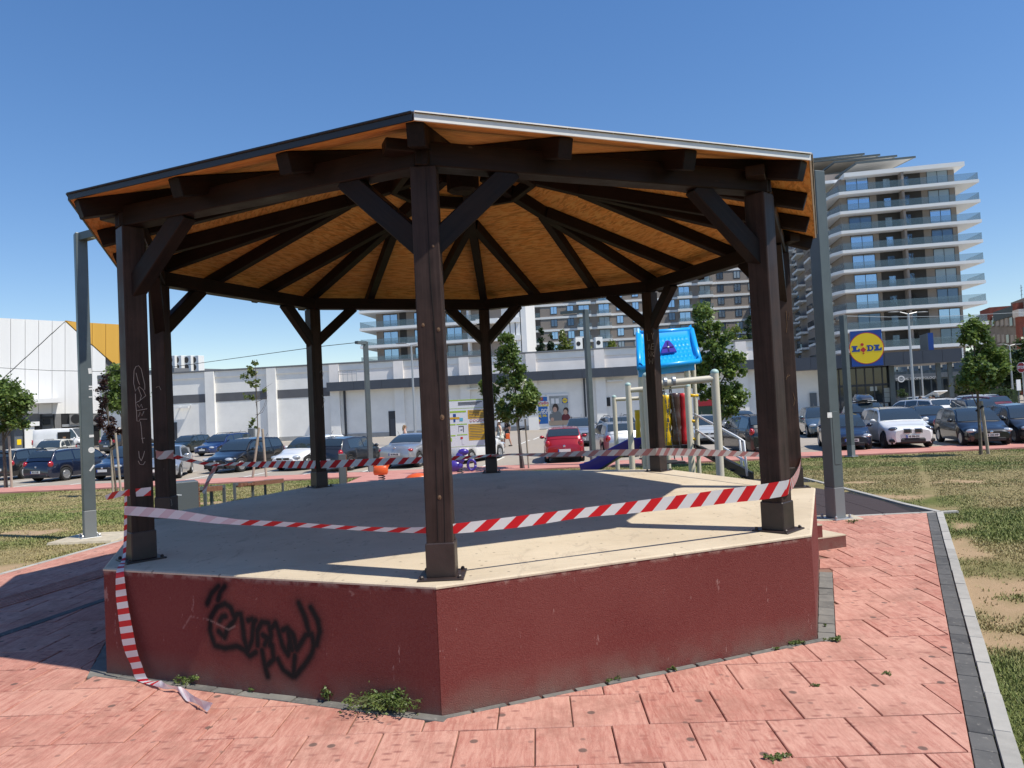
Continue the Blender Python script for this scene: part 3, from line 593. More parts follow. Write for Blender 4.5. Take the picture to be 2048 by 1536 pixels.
for k in range(8):
    a = ANG[k]; rd = V((math.cos(a), math.sin(a), 0)); td = V((-rd.y, rd.x, 0)); b = PST[k]
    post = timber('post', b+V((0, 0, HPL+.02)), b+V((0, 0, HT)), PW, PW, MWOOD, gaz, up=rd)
    M_ = Matrix((rd, td, V((0, 0, 1)))).transposed().to_4x4(); M_.translation = b
    m = MB(); s_ = PW/2+.008; m.bbox((-s_, -s_, HPL+.008), (s_, s_, HPL+.21), .006, M_); sh_ = m.build('post_shoe', MSHOE, gaz); m = MB(); m.bbox((-.135, -.135, HPL-.001), (.135, .135, HPL+.011), .003, M_)
    for sx in (-1, 1):
        for sy in (-1, 1): m.lathe([(.013, 0), (.013, .012), (.006, .018)], 6, M_ @ Matrix.Translation((sx*.11, sy*.11, HPL+.011)))
    m.build('base_plate', MSHOE, sh_)
    for d_, nx in ((PST[(k+1) % 8]-b, (k+1) % 8), (PST[(k-1) % 8]-b, (k-1) % 8)):
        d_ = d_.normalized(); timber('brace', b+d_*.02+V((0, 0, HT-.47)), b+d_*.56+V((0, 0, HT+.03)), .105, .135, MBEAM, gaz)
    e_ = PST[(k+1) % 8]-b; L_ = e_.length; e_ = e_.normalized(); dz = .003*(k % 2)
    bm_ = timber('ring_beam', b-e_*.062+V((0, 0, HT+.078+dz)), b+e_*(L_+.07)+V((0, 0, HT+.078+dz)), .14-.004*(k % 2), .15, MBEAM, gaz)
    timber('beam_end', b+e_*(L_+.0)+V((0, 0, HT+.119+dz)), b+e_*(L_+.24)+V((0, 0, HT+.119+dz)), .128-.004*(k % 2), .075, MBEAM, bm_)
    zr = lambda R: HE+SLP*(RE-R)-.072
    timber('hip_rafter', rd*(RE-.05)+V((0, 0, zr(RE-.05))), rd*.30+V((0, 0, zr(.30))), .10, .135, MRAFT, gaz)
    a2 = a-math.pi/8; nd = V((math.cos(a2), math.sin(a2), 0)); tn = V((-nd.y, nd.x, 0)); AE = RE*math.cos(math.pi/8); SL2 = (4.39-HE)/AE; zj = lambda x: HE+SL2*(AE-x)-.071
    for t in (-.45, .45):
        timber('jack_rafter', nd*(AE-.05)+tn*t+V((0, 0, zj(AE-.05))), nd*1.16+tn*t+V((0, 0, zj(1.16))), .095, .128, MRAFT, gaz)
    # roof panel: board, shingle, edge trim
    E0, E1 = V((RE*math.cos(a), RE*math.sin(a), HE)), V((RE*math.cos(ANG[(k+1) % 8]), RE*math.sin(ANG[(k+1) % 8]), HE))
    mid = nd*AE*.6; zc = HE+SL2*AE*.4; nrm = V((nd.x*SL2, nd.y*SL2, 1)).normalized(); sx_ = tn; sy_ = nrm.cross(sx_)
    Mp = Matrix((sx_, sy_, nrm)).transposed().to_4x4(); Mp.translation = mid+V((0, 0, zc)); inv = Mp.inverted(); Ap = V((0, 0, HE+SL2*AE))
    lo = [inv @ q for q in (E0, E1, Ap)]; pl = [(q.x*.9995, q.y) for q in lo]
    if (lo[1]-lo[0]).cross(lo[2]-lo[0]).z < 0: pl = pl[::-1]
    m = MB(); m.prism(pl, .018); o = m.build('ceiling_board', MOSB, gaz); WM[o.name] = Mp; o.matrix_parent_inverse = WM[gaz.name].inverted(); o.matrix_basis = Mp
    m = MB(); m.prism([(x*.997, y*.997) for x, y in pl], .018, z0=.020); r_ = m.build('roof_sheet', MREDTOP, gaz); WM[r_.name] = Mp; r_.matrix_parent_inverse = WM[gaz.name].inverted(); r_.matrix_basis = Mp
    m = MB(); ed = (E1-E0); Le = ed.length; ed = ed.normalized(); n_ = 9
    for i in range(n_):
        q0 = E0+ed*(Le*i/n_+.004); q1 = E0+ed*(Le*(i+1)/n_-.004); h_ = .046+random.uniform(0, .005); w_ = .30
        lf = [inv @ q for q in (q0+nd*.012, q1+nd*.012, q1-nd*w_*.94+V((0, 0, SL2*w_*.94)), q0-nd*w_*.94+V((0, 0, SL2*w_*.94)))]; pp = [(q.x, q.y) for q in lf]
        if (lf[1]-lf[0]).cross(lf[2]-lf[0]).z < 0: pp = pp[::-1]
        m.prism(pp, .006+random.uniform(0, .004), Mp, z0=.041)
    tag(m.build('shingles', MSHING, gaz), kind='stuff')
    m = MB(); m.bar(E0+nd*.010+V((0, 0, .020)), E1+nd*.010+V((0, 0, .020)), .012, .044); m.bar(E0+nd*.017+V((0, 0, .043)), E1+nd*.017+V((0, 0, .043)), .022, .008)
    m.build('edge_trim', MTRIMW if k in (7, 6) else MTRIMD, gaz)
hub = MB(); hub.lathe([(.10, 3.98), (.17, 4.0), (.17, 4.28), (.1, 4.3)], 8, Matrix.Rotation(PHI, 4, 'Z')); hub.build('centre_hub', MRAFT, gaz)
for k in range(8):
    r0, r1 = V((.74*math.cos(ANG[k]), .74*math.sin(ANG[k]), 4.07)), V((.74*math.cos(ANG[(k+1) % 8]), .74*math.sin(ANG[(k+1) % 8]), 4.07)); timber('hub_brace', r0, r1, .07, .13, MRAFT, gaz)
# knots, cracks, scratches: px strokes projected on the faces of the posts
def postface(k, ang_off):
    a = ANG[k]+ang_off; n_ = V((math.cos(a), math.sin(a), 0)); o_ = PST[k]+n_*(PW/2+.001); u_ = V((-n_.y, n_.x, 0))
    return Wall(o_-u_, o_+u_)
def strokes(name, W, polys, r, mt, off=0.0):
    m = MB()
    for s_ in polys:
        pts = [W.at(*W.uz(*q), off) for q in s_]; m.tube(pts, r, 5)
    return m.build(name, mt, gaz)
F0 = postface(0, 0); strokes('crack', F0, [[(852,362),(855,430),(858,500),(861,560),(868,640),(872,700)], [(876,720),(879,790),(881,830)], [(884,880),(887,960),(889,1030),(890,1085)], [(866,640),(871,700),(876,762)], [(871,900),(874,1000),(876,1080)]], [.0022]*1*0 or .002, MCRACK, -.0005)
for px_, py_, s_ in ((866, 492, .009), (846, 650, .012), (877, 659, .013), (884, 835, .017), (879, 995, .014)):
    u, z = F0.uz(px_, py_); m = MB(); m.ell((0, 0, 0), (s_*.8, .002, s_), 10, 5, F0.M(u, z)); m.ell((.0, .002, 0), (s_*.35, .0018, s_*.4), 8, 4, F0.M(u, z)); m.build('knot', MKNOT, gaz)
F1 = postface(1, math.pi/2)
c1 = lambda *q: [(x/3.84, 600+y/3.84) for x, y in q]
strokes('scratch', F1, [c1((1028,580),(1030,540),(1045,510),(1065,505),(1085,530),(1098,590),(1112,650),(1112,690)), c1((1028,580),(1026,640),(1040,700),(1070,665),(1100,690),(1120,735),(1070,775),(1040,790)), c1((1045,560),(1060,620),(1072,650)), c1((1060,670),(1085,735),(1075,770)), c1((1040,720),(1042,790),(1048,860),(1052,930),(1070,930),(1075,915),(1130,915)), c1((1050,850),(1130,835)), c1((1055,800),(1070,825),(1085,800),(1095,830)), c1((1065,895),(1075,860),(1090,890),(1105,855)), c1((1078,935),(1085,980),(1090,1050),(1098,1100)), c1((1085,1065),(1112,1060)), c1((1065,1160),(1070,1210),(1085,1235)), c1((1110,1160),(1100,1200),(1085,1235)), c1((1060,1235),(1075,1262),(1100,1265),(1115,1240))], .0022, MCHALK)
F2 = postface(2, math.pi/2); F3 = postface(3, math.pi); F5 = postface(5, math.pi); F4 = postface(4, math.pi); F6 = postface(6, -math.pi/2); F7 = postface(7, -math.pi/2)
strokes('scratch', F2, [[(318,1000),(318,1012),(330,1017),(344,1010),(342,999),(330,997),(318,1000)], [(321,1009),(323,1003),(326,1004)], [(328,1009),(330,1002),(333,1009)], [(336,1003),(335,1009),(339,1009),(338,1003)], [(312,775),(318,772),(322,780)]], .0022, MCHALK)
strokes('scratch', F3, [[(642,952),(641,964),(646,962),(645,957),(641,958)], [(648,965),(651,953),(653,964)], [(659,954),(655,956),(659,960),(655,964)], [(640,745),(643,740),(647,746),(644,760)], [(644,790),(650,800),(645,815)]], .0025, MCHALK)
strokes('scratch', F5, [[(1294,667),(1295,681),(1300,680)], [(1303,666),(1305,672),(1308,665)], [(1305,672),(1306,679)], [(1296,699),(1298,688),(1301,699)], [(1303,688),(1303,699)], [(1303,688),(1308,687)], [(1303,693),(1307,693)], [(1303,699),(1308,698)], [(1297,713),(1297,703),(1302,713),(1302,702)], [(1304,713),(1304,703),(1308,704),(1304,708),(1308,713)], [(1298,718),(1299,728),(1302,721),(1305,728),(1306,717)]], .003, MCHALK)
strokes('scratch', F6, [[(1573,755),(1580,750)], [(1576,748),(1572,760)], [(1586,785),(1590,800),(1587,812)], [(1572,622),(1574,650),(1573,665)], [(1578,625),(1577,640)]], .003, MKNOT)

# ------------------------------------------------------------------ barrier tape
g = NG('barrier_tape_film', .35, .5); uvn = g.n.new('ShaderNodeUVMap'); uvn.uv_map = 'UVMap'; sx_ = g.n.new('ShaderNodeSeparateXYZ'); g.l.new(uvn.outputs[0], sx_.inputs[0])
fr = g.math('FRACT', g.math('DIVIDE', g.math('ADD', sx_.outputs[0], g.math('MULTIPLY', sx_.outputs[1], -.085)), .19)); msk = g.ramp(fr, [(0.0, 1.0), (.47, 1.0), (.475, 0.0), (.995, 0.0), (1.0, 1.0)])
c = g.mix(msk, (.74, .73, .74), (.62, .012, .022)); MTAPE = g.color(c)
def withtrans(m_, f):
    nt_ = m_.node_tree; tr = nt_.nodes.new('ShaderNodeBsdfTranslucent'); mx = nt_.nodes.new('ShaderNodeMixShader'); mx.inputs[0].default_value = f; bs = nt_.nodes['Principled BSDF']
    nt_.links.new(bs.inputs['Base Color'].links[0].from_socket, tr.inputs[0]) if bs.inputs['Base Color'].links else tr.inputs[0].__setattr__('default_value', bs.inputs['Base Color'].default_value)
    nt_.links.new(bs.outputs[0], mx.inputs[1]); nt_.links.new(tr.outputs[0], mx.inputs[2]); nt_.links.new(mx.outputs[0], nt_.nodes['Material Output'].inputs[0])
withtrans(MTAPE, .3)
MTAPEF = MTAPE.copy(); MTAPEF.name = 'faded_tape_film'
for nd_ in MTAPEF.node_tree.nodes:
    if nd_.type == 'MIX': nd_.inputs[6].default_value = (.66, .60, .58, 1); nd_.inputs[7].default_value = (.52, .22, .21, 1)
MTAPEH = MTAPE.copy(); MTAPEH.name = 'barrier_tape_short_stripe'
for nd_ in MTAPEH.node_tree.nodes:
    if nd_.type == 'MATH' and nd_.operation == 'DIVIDE': nd_.inputs[1].default_value = .082
    if nd_.type == 'MATH' and nd_.operation == 'MULTIPLY': nd_.inputs[1].default_value = -.012
MTAPEB = MTAPE.copy(); MTAPEB.name = 'tape_film_back'
for nd_ in MTAPEB.node_tree.nodes:
    if nd_.type == 'MIX': nd_.inputs[6].default_value = (.80, .77, .80, 1); nd_.inputs[7].default_value = (.74, .58, .62, 1)
def ribbon(rows, mt, parent=None, name='tape', u0=0.0, ripple=.0):
    rows2 = []                                       # Catmull-Rom through the rows
    R = [rows[0]]+rows+[rows[-1]]
    for i in range(1, len(R)-2):
        for s in range(4):
            t = s/4; rows2.append(tuple((R[i][k]*2 + (R[i+1][k]-R[i-1][k])*t + (R[i-1][k]*2-R[i][k]*5+R[i+1][k]*4-R[i+2][k])*t*t + (R[i][k]*3-R[i-1][k]-R[i+1][k]*3+R[i+2][k])*t**3)*.5 for k in (0, 1)))
    rows2.append(rows[-1]); m = MB(); m.uv = []; u = u0
    for i, (a, b) in enumerate(rows2):
        if i: u += ((a+b)/2-(rows2[i-1][0]+rows2[i-1][1])/2).length
        nn = (b-a).cross((rows2[min(i+1, len(rows2)-1)][0]-rows2[max(0, i-1)][0])).normalized()
        for j in range(4):
            m.v.append(tuple(a+(b-a)*(j/3)+nn*(ripple*math.sin(u*23+j*2)*(1 if 0 < j < 3 else .3)))); m.uv.append((u, 1-j/3))
    for i in range(len(rows2)-1):
        for j in range(3): m.f.append((i*4+j, i*4+j+1, i*4+5+j, i*4+4+j))
    return m.build(name, mt, parent, smooth=True)
dep = lambda p_: (V(p_)-CV).dot(fwd)
def trows(lst, dA, dB):                              # (px, ytop, ybottom): 1/depth runs linearly with px on a straight line
    x0, x1 = lst[0][0], lst[-1][0]; out = []
    for px, ya, yb in lst:
        t = (px-x0)/(x1-x0); d = 1/((1-t)/dA+t/dB); out.append((P(px, ya, d), P(px, yb, d)))
    return out
pf = lambda k, z=1.4: dep(PST[k]+V((0, 0, z)))
# each run of tape between two posts
d1, d0, d7, d6, d5, d4, d3, d2 = pf(1)-.09, pf(0)-.085, pf(7)-.11, pf(6)-.05, pf(5)-.1, pf(4)-.09, pf(3)-.1, pf(2)-.1
t_ = thing('barrier_tape', 'red and white tape strung across the front, past the front post', 'tape', P(890, 1057, d0), keep=True)
r1_ = trows([(249,1012,1030),(300,1015,1034),(360,1021,1039),(420,1031,1046),(480,1039,1050),(560,1043,1053),(640,1048,1056),(720,1053,1061),(800,1055,1065),(863,1053,1067)], d1, d0)
r2_ = trows([(863,1053,1067),(912,1047,1067),(980,1039,1061),(1060,1029,1052),(1160,1016.5,1036),(1250,1005,1028),(1331,994,1020),(1400,985,1013),(1467,976,1005),(1520,969,1000),(1571,961,992)], d0, d7)
ribbon(r1_[:5], MTAPEB, t_, 'tape_film', .05, .002); ribbon(r1_[4:]+r2_[1:], MTAPE, t_, 'tape_film', .0, .0015)
t_ = thing('barrier_tape', 'short curved length of tape joining the right front post to the post behind it', 'tape', P(1590, 950, d7), keep=True)
ribbon([(P(1571,961,d7),P(1571,992,d7)),(P(1580,958,d7+.05),P(1577,988,d7+.05)),(P(1588,950,d7+.4),P(1586,976,d7+.4)),(P(1595,938,d7+.9),P(1594,961,d7+.9)),(P(1600,926,d7+1.5),P(1599,945,d7+1.5)),(P(1602,914,d6+.02),P(1601,931,d6+.02))], MTAPE, t_, 'tape_film', .03)
t_ = thing('barrier_tape', 'loose end of tape knotted round the left front post and sticking out sideways', 'tape', P(250, 985, d1), keep=True)
ribbon([(P(210,991,d1+.12),P(213,1000,d1+.12)),(P(230,983,d1+.06),P(231,996,d1+.06)),(P(247,982,d1+.01),P(247,991,d1+.01)),(P(254,979,d1-.01),P(254,992,d1-.01)),(P(275,977,d1),P(275,993,d1)),(P(302,974,d1),P(302,991,d1))], MTAPE, t_, 'tape_film', 0)
t_ = thing('barrier_tape', 'tape hanging over the platform edge at the left with its end lying on the slabs', 'tape', gp(330, 1380), keep=True)
wr = lambda xl, xr, y, off: (WAB.at(*WAB.uz(xl, y), off), WAB.at(*WAB.uz(xr, y), off))
rows = [(P(249,985,d1), P(254,985,d1)), (P(248,1040,d1), P(254,1040,d1)), (P(247,1085,d1), P(253,1085,d1)), (P(244,1118,d1-.06), P(251,1118,d1-.06))]
rows += [wr(236, 251, 1140, .012), wr(239, 260, 1181, .03), wr(247, 270, 1220, .045), wr(255, 281, 1262, .055), wr(265, 290, 1298, .06), wr(277, 299, 1324, .06), wr(291, 315, 1352, .07)]
rows += [(gp(306,1371,.02), gp(322,1361,.05)), (gp(330,1378,.012), gp(335,1369,.05)), (gp(352,1379,.012), gp(355,1373,.04)), (gp(372,1401,.01), gp(365,1375,.03)), (gp(383,1404,.01), gp(385,1390,.05)), (gp(400,1412,.01), gp(402,1399,.06)), (gp(414,1424,.01), gp(426,1406,.06))]
ribbon(rows[:12], MTAPEH, t_, 'tape_film', .1, .001); ribbon(rows[11:], MTAPEB, t_, 'tape_end', .1, .003)
t_ = thing('barrier_tape', 'striped tape run along the rear posts left of the slide', 'tape', P(640, 930, d3), keep=True)
ribbon(trows([(346,908,917),(400,922,929),(433,927,932),(450,928,931),(466,925,931),(496,924,933),(525,923,935),(576,922,936),(632,921,937)], d2, d3), MTAPE, t_, 'tape_film', .02)
ribbon(trows([(632,921,937),(656,921,936),(745,917,931),(827,914.5,927),(857,913.5,925),(903,912,921),(943,911.5,917),(983,908,913)], d3, d4), MTAPE, t_, 'tape_film', .02)
t_ = thing('barrier_tape', 'faded pinkish tape between the back posts in front of the slide and swings', 'tape', P(1150, 905, d5), keep=True)
ribbon(trows([(983,908,913),(1000,909,913),(1024,907,910.5),(1088,906,913.6),(1182,901,912),(1312,897,911)], d4, d5), MTAPEF, t_, 'tape_film', .02)
ribbon(trows([(1312,896.5,911),(1331,896,911),(1420,899,912),(1521,904.7,913.6),(1575,907,915)], d5, d6), MTAPEF, t_, 'tape_film', .02)
t_ = thing('barrier_tape', 'crumpled white tape wound round the rear left post', 'tape', P(330, 910, d2), keep=True)
ribbon([(P(311,900,d2-.03),P(312,916,d2-.03)),(P(322,903,d2-.05),P(320,919,d2-.05)),(P(335,901,d2-.05),P(337,917,d2-.05)),(P(347,900,d2-.03),P(347,919,d2-.03))], MTAPEF, t_, 'tape_film', .07, .004)
t_ = thing('barrier_tape', 'thin strip of torn tape dangling from the back run beside the benches', 'tape', P(420, 960, d2+.6), keep=True)
ribbon([(P(428,929,d2+.6),P(436,930,d2+.6)),(P(422,942,d2+.6),P(430,944,d2+.6)),(P(412,962,d2+.62),P(419,964,d2+.62)),(P(404,985,d2+.6),P(409,988,d2+.6))], MTAPEF, t_, 'tape_film', .02, .003)
# ------------------------------------------------------------------ store with long pale walls
MWHITE = mat('pale_render_wall', (.80, .785, .745), .9, var=.05, vscale=.6, bump=.15, bscale=30)
MWARM = mat('warm_white_render', (.80, .755, .72), .9, var=.05, vscale=.7, bump=.15, bscale=30)
MPLINTH = mat('grey_plinth', (.33, .33, .32), .9, var=.1, vscale=2); MBAND = mat('grey_painted_band', (.105, .108, .118), .8, var=.08, vscale=1)
MFASC = mat('anthracite_panel', (.052, .060, .078), .45, var=.06, vscale=1); MDOOR = mat('anthracite_door', (.030, .035, .045), .5); MDOOR2 = mat('grey_steel_door', (.11, .125, .14), .5)
MCOP = mat('grey_coping', (.16, .165, .175), .5); MGAL = mat('galvanised_steel', (.42, .43, .44), .4, metal=.6); MPOLE = mat('grey_painted_steel', (.085, .105, .110), .42, var=.1, vscale=3); MPOLE2 = mat('grey_steel_base', (.17, .185, .19), .5)
MGLASSD = mat('dark_glazing', (.020, .026, .032), .06, spec=.8); MWIN = mat('blue_window_glass', (.42, .56, .72), .06, metal=.75, spec=.8)
MBLACK = mat('black_plastic', (.012, .012, .013), .5); MWPL = mat('white_plastic', (.72, .72, .70), .5)
SW_ = Wall(P(350, 800, 74), P(1586, 760, 67))
store = thing('supermarket', 'long pale supermarket with grey band, pilasters and dark canopy across the car park', 'store', SW_.at(20, LOT))
u0 = SW_.uz(296, 850)[0]; uJ = SW_.uz(672, 800)[0]; u1 = SW_.uz(1590, 760)[0]
ztop = SW_.uz(615, 732)[1]; zb0, zb1 = SW_.uz(560, 797)[1], SW_.uz(560, 780)[1]
zc0, zc1 = SW_.uz(860, 773)[1], SW_.uz(860, 755)[1]; zpl = SW_.uz(780, 864)[1]
wbx = lambda W, m, a, b, za, zb, o0, o1: m.box((a, o0, za), (b, o1, zb), W.M())
m = wbx(SW_, MB(), u0, u1, LOT-.3, ztop, -14, 0); m.build('wall', MWHITE, store)
m = wbx(SW_, MB(), u0-.1, u1+.1, ztop, ztop+.14, -14.1, .24); m.build('coping', MCOP, store)
m = wbx(SW_, MB(), u0, u1, LOT-.3, zpl, .001, .05); m.build('plinth', MPLINTH, store)
m = wbx(SW_, MB(), u0, u1, ztop-.62, ztop-.02, .0015, .12); m.build('parapet_edge', MWHITE, store)
m = wbx(SW_, MB(), u0, uJ, zb0, zb1, .002, .025); m.build('painted_band', MBAND, store)
up_ = SW_.uz(423, 800)[0]; sp_ = (SW_.uz(672, 800)[0]-SW_.uz(423, 800)[0])/2
for i in range(-1, 11):
    if up_+i*sp_ > u1-.6: break
    uc = up_+i*sp_; m = MB()
    if uc < uJ: wbx(SW_, m, uc-.48, uc+.48, LOT-.3, ztop-.03, .0016, .32)
    else:
        wbx(SW_, m, uc-.48, uc+.48, LOT-.3, zc0+.02, .0016, .32)
        m2 = MB(); wbx(SW_, m2, uc-.48, uc+.48, zc1-.02, ztop-.03, .0017, .32); m2.build('pilaster', MWARM, store)
    m.build('pilaster', MWHITE, store)
m = wbx(SW_, MB(), uJ, u1, zc1-.05, ztop-.64, .0018, .06); m.build('upper_wall', MWARM, store)
nf = 16                                               # canopy along the front, in panels
uF0 = SW_.uz(660, 770)[0]
for i in range(nf):
    a = uF0+(u1-uF0)*i/nf; b = uF0+(u1-uF0)*(i+1)/nf; m = wbx(SW_, MB(), a+.01, b-.01, zc0, zc1, .9, 1.0); m.build('canopy_panel', MFASC, store)
m = wbx(SW_, MB(), uF0, u1, zc0+.05, zc1-.04, .0, .9); m.build('canopy', MCOP, store)
for pxs in (690, 1170, 1340, 1484):                    # downpipes
    u = SW_.uz(pxs, 800)[0]; m = wbx(SW_, MB(), u-.09, u+.09, LOT, zc0, .002, .2); m.build('downpipe', MDOOR, store)
def wallbox(W, name, mt, par, px0, py0, px1, py1, o0, o1):
    (a, za), (b, zb) = W.uz(px0, py0), W.uz(px1, py1); m = wbx(W, MB(), min(a, b), max(a, b), min(za, zb), max(za, zb), o0, o1); return m.build(name, mt, par)
dr = wallbox(SW_, 'door', MDOOR, store, 777, 822.5, 800, 873, .0, .06); wallbox(SW_, 'door_leaf', MFASC, dr, 781, 838, 793, 873, .061, .09)
wallbox(SW_, 'door', MDOOR, store, 344, 845, 355, 880, .0, .06); wallbox(SW_, 'door', MDOOR2, store, 499, 857, 511, 882, .0, .34)
dr = wallbox(SW_, 'vent_opening', MBLACK, store, 1193, 796, 1221, 812, .0, .08)
for px_, py_ in ((368, 815), (1230, 762), (950, 778)):  # wall lamps
    u, z = SW_.uz(px_, py_); m = MB(); m.box((u-.75, .25, z-.05), (u+.75, .5, z+.07), SW_.M()); m.bar(SW_.at(u-.4, z+.05, .0), SW_.at(u-.3, z+.05, .3), .08, .08); m.bar(SW_.at(u+.7, z+.05, .0), SW_.at(u+.9, z+.25, .3), .05, .05); m.build('wall_lamp', MWPL, store)
m = MB(); ua, ub = SW_.uz(683, 755)[0], SW_.uz(718, 745)[0]; zr0, zr1 = zc1, SW_.uz(700, 742)[1]
for u in np.linspace(ua, ub, 5): m.tube([SW_.at(u, zr0, .8), SW_.at(u, zr1, .8)], .03, 6)
for z in (zr1, (zr0+zr1)/2+.2): m.tube([SW_.at(ua, z, .8), SW_.at(ub, z, .8)], .03, 6)
m.build('roof_railing', MGAL, store)
def ac_unit(label, px, py, d, s, rz, n=1):
    p_ = P(px, py, d); r_ = thing('air_conditioner', label, 'air conditioner', p_, 'air conditioners on the store roof', rz=rz)
    Mx = WM[r_.name]; m = MB(); m.bbox((-.5*s, -.35*s, 0), (.5*s, .35*s, 1.5*s), .02*s, Mx); m.build('casing', MWPL, r_)
    for zz_ in ((.4, 1.1) if n == 2 else (.75,)):
        m = MB(); m.lathe([(.30*s, 0), (.30*s, .02)], 14, Mx @ Matrix.Translation((-.1*s, -.35*s-.001, zz_*s)) @ Matrix.Rotation(math.pi/2, 4, 'X')); f_ = m.build('fan_grille', MBLACK, r_)
    for sx in (-.4, .4): m = MB(); m.cbox((sx*s, 0, -.16*s), (.1*s, .6*s, .32*s), Mx); m.build('foot', MGAL, r_)
for i, (px_, lb) in enumerate(((349, 'twin fan air conditioner at the left end of the roof row'), (362, 'twin fan air conditioner second from the left of the roof row'), (381, 'twin fan air conditioner third in the roof row'), (396, 'twin fan air conditioner at the right end of the roof row'))):
    ac_unit(lb, px_, 743, 78, 1.12, -.5, 2)
ac_unit('single fan air conditioner on the roof left of the slender grey lamp post', 1157, 699, 70, .72, .2); ac_unit('low air conditioner on the roof beside the blue play roof', 1197, 697, 70, .72, .2)
mr = MB(); p_ = P(1161, 690, 71.5); mr.cbox(p_, (1.0, .7, 1.6)); ob = mr.build('roof_duct', MWPL); tag(ob, 'white roof duct with black louvre behind the air conditioner', 'duct'); m = MB(); m.cbox((p_.x, p_.y-.36, p_.z), (.8, .04, 1.3)); m.build('louvre', MBLACK, ob)
# poster on the store wall
MBLUE = mat('poster_blue', (.012, .13, .42), .4, var=.1, vscale=1); MPWHITE = mat('poster_white', (.75, .75, .75), .4); MPRED = mat('poster_red', (.50, .02, .03), .4); MYEL = mat('sign_yellow', (.85, .60, .01), .35); MPGREY = mat('poster_grey_room', (.34, .36, .36), .4, var=.2, vscale=2); MSKINP = mat('poster_skin', (.55, .33, .24), .5); MHAIRP = mat('poster_hair', (.035, .02, .015), .5); MSWEAT = mat('poster_sweater', (.17, .18, .18), .5); MTAN = mat('poster_table', (.45, .34, .24), .5); MMAR = mat('poster_maroon', (.13, .015, .025), .5); MLBLUE = mat('sign_blue', (.008, .055, .27), .35); MCYAN = mat('poster_cyan', (.1, .4, .55), .4)
pos_ = thing('billboard', 'blue and grey advertising billboard on the store wall behind the tree', 'billboard', SW_.at(*SW_.uz(1100, 860), .1))
wallbox(SW_, 'frame', MPWHITE, pos_, 1056, 790.5, 1140.5, 855, .052, .10)
pan = wallbox(SW_, 'poster_sheet', MBLUE, pos_, 1059, 795, 1097, 850, .101, .106); wallbox(SW_, 'poster_sheet', MPGREY, pos_, 1098, 792.5, 1139, 851, .101, .106)
wallbox(SW_, 'printed_shape', MPRED, pan, 1058, 796, 1086, 801, .107, .109); wallbox(SW_, 'printed_shape', MPWHITE, pan, 1074, 803, 1100, 812, .107, .110); wallbox(SW_, 'printed_shape', MPWHITE, pan, 1058, 849, 1097, 852.5, .107, .110)
for px_, py_, sz, body, mt in ((1086, 806, .42, 'uradio', MPRED), (1088, 810.5, .36, 'vreme!', MYEL), (1082, 820, .55, 'ao, pre', MPWHITE), (1082, 824.5, .55, 'u ponoru.', MPWHITE), (1078, 831, .42, 'vraćaj se.', MYEL)):
    u, z = SW_.uz(px_, py_); txt('printed_text', body, sz, wtxt(SW_, u, z, .112), mt, pan, .001, .012)
def wdisc(px, py, r, mt, name, par, off, W=SW_, sy=1.0, n=20):
    u, z = W.uz(px, py); m = MB(); m.prism([(r*math.cos(2*math.pi*i/n), r*sy*math.sin(2*math.pi*i/n)) for i in range(n)], .003, wtxt(W, u, z, off)); return m.build(name, mt, par)
for (px_, py_, r_, sy, mt, o_) in ((1111, 817, .30, 1.6, MHAIRP, .107), (1110, 819, .20, 1.3, MSKINP, .111), (1112, 834, .62, 1.0, MSWEAT, .109), (1132, 821, .26, 1.2, MHAIRP, .107), (1131, 824, .19, 1.3, MSKINP, .111), (1132, 836, .42, 1.1, MMAR, .109), (1105, 839, .16, 1.2, MSKINP, .113), (1073, 842, .16, 1.6, MLBLUE, .107), (1077, 845, .14, 1.4, MPRED, .108), (1079, 841, .1, 1, MYEL, .109), (1065, 846, .1, 1.3, MTAN, .109)):
    wdisc(px_, py_, r_, mt, 'printed_shape', pan, o_, sy=sy)
wallbox(SW_, 'printed_shape', MTAN, pan, 1098, 842, 1139, 849, .1145, .116); wallbox(SW_, 'printed_shape', MLBLUE, pan, 1124, 796, 1135.5, 806, .107, .109)
wdisc(1129.8, 801, .235, MYEL, 'printed_shape', pan, .110); u, z = SW_.uz(1129.8, 801); txt('printed_text', 'LIDL', .17, wtxt(SW_, u, z, .115), MLBLUE, pan, .001, .006)
for k_ in range(2): wallbox(SW_, 'printed_shape', MPWHITE, pan, 1102+k_*9, 797, 1109+k_*9, 807, .1065, .107)
# second, partly hidden poster by the stairs
po2 = thing('billboard', 'dark green poster panel with yellow disc, by the big tree', 'billboard', SW_.at(*SW_.uz(1425, 830), .1))
b2 = wallbox(SW_, 'panel', mat('poster_green', (.02, .05, .03), .5), po2, 1396, 812, 1452, 841, .052, .10); wallbox(SW_, 'panel', MPRED, po2, 1396, 800, 1440, 811, .052, .10); wdisc(1447, 833, .25, MYEL, 'printed_disc', b2, .101)

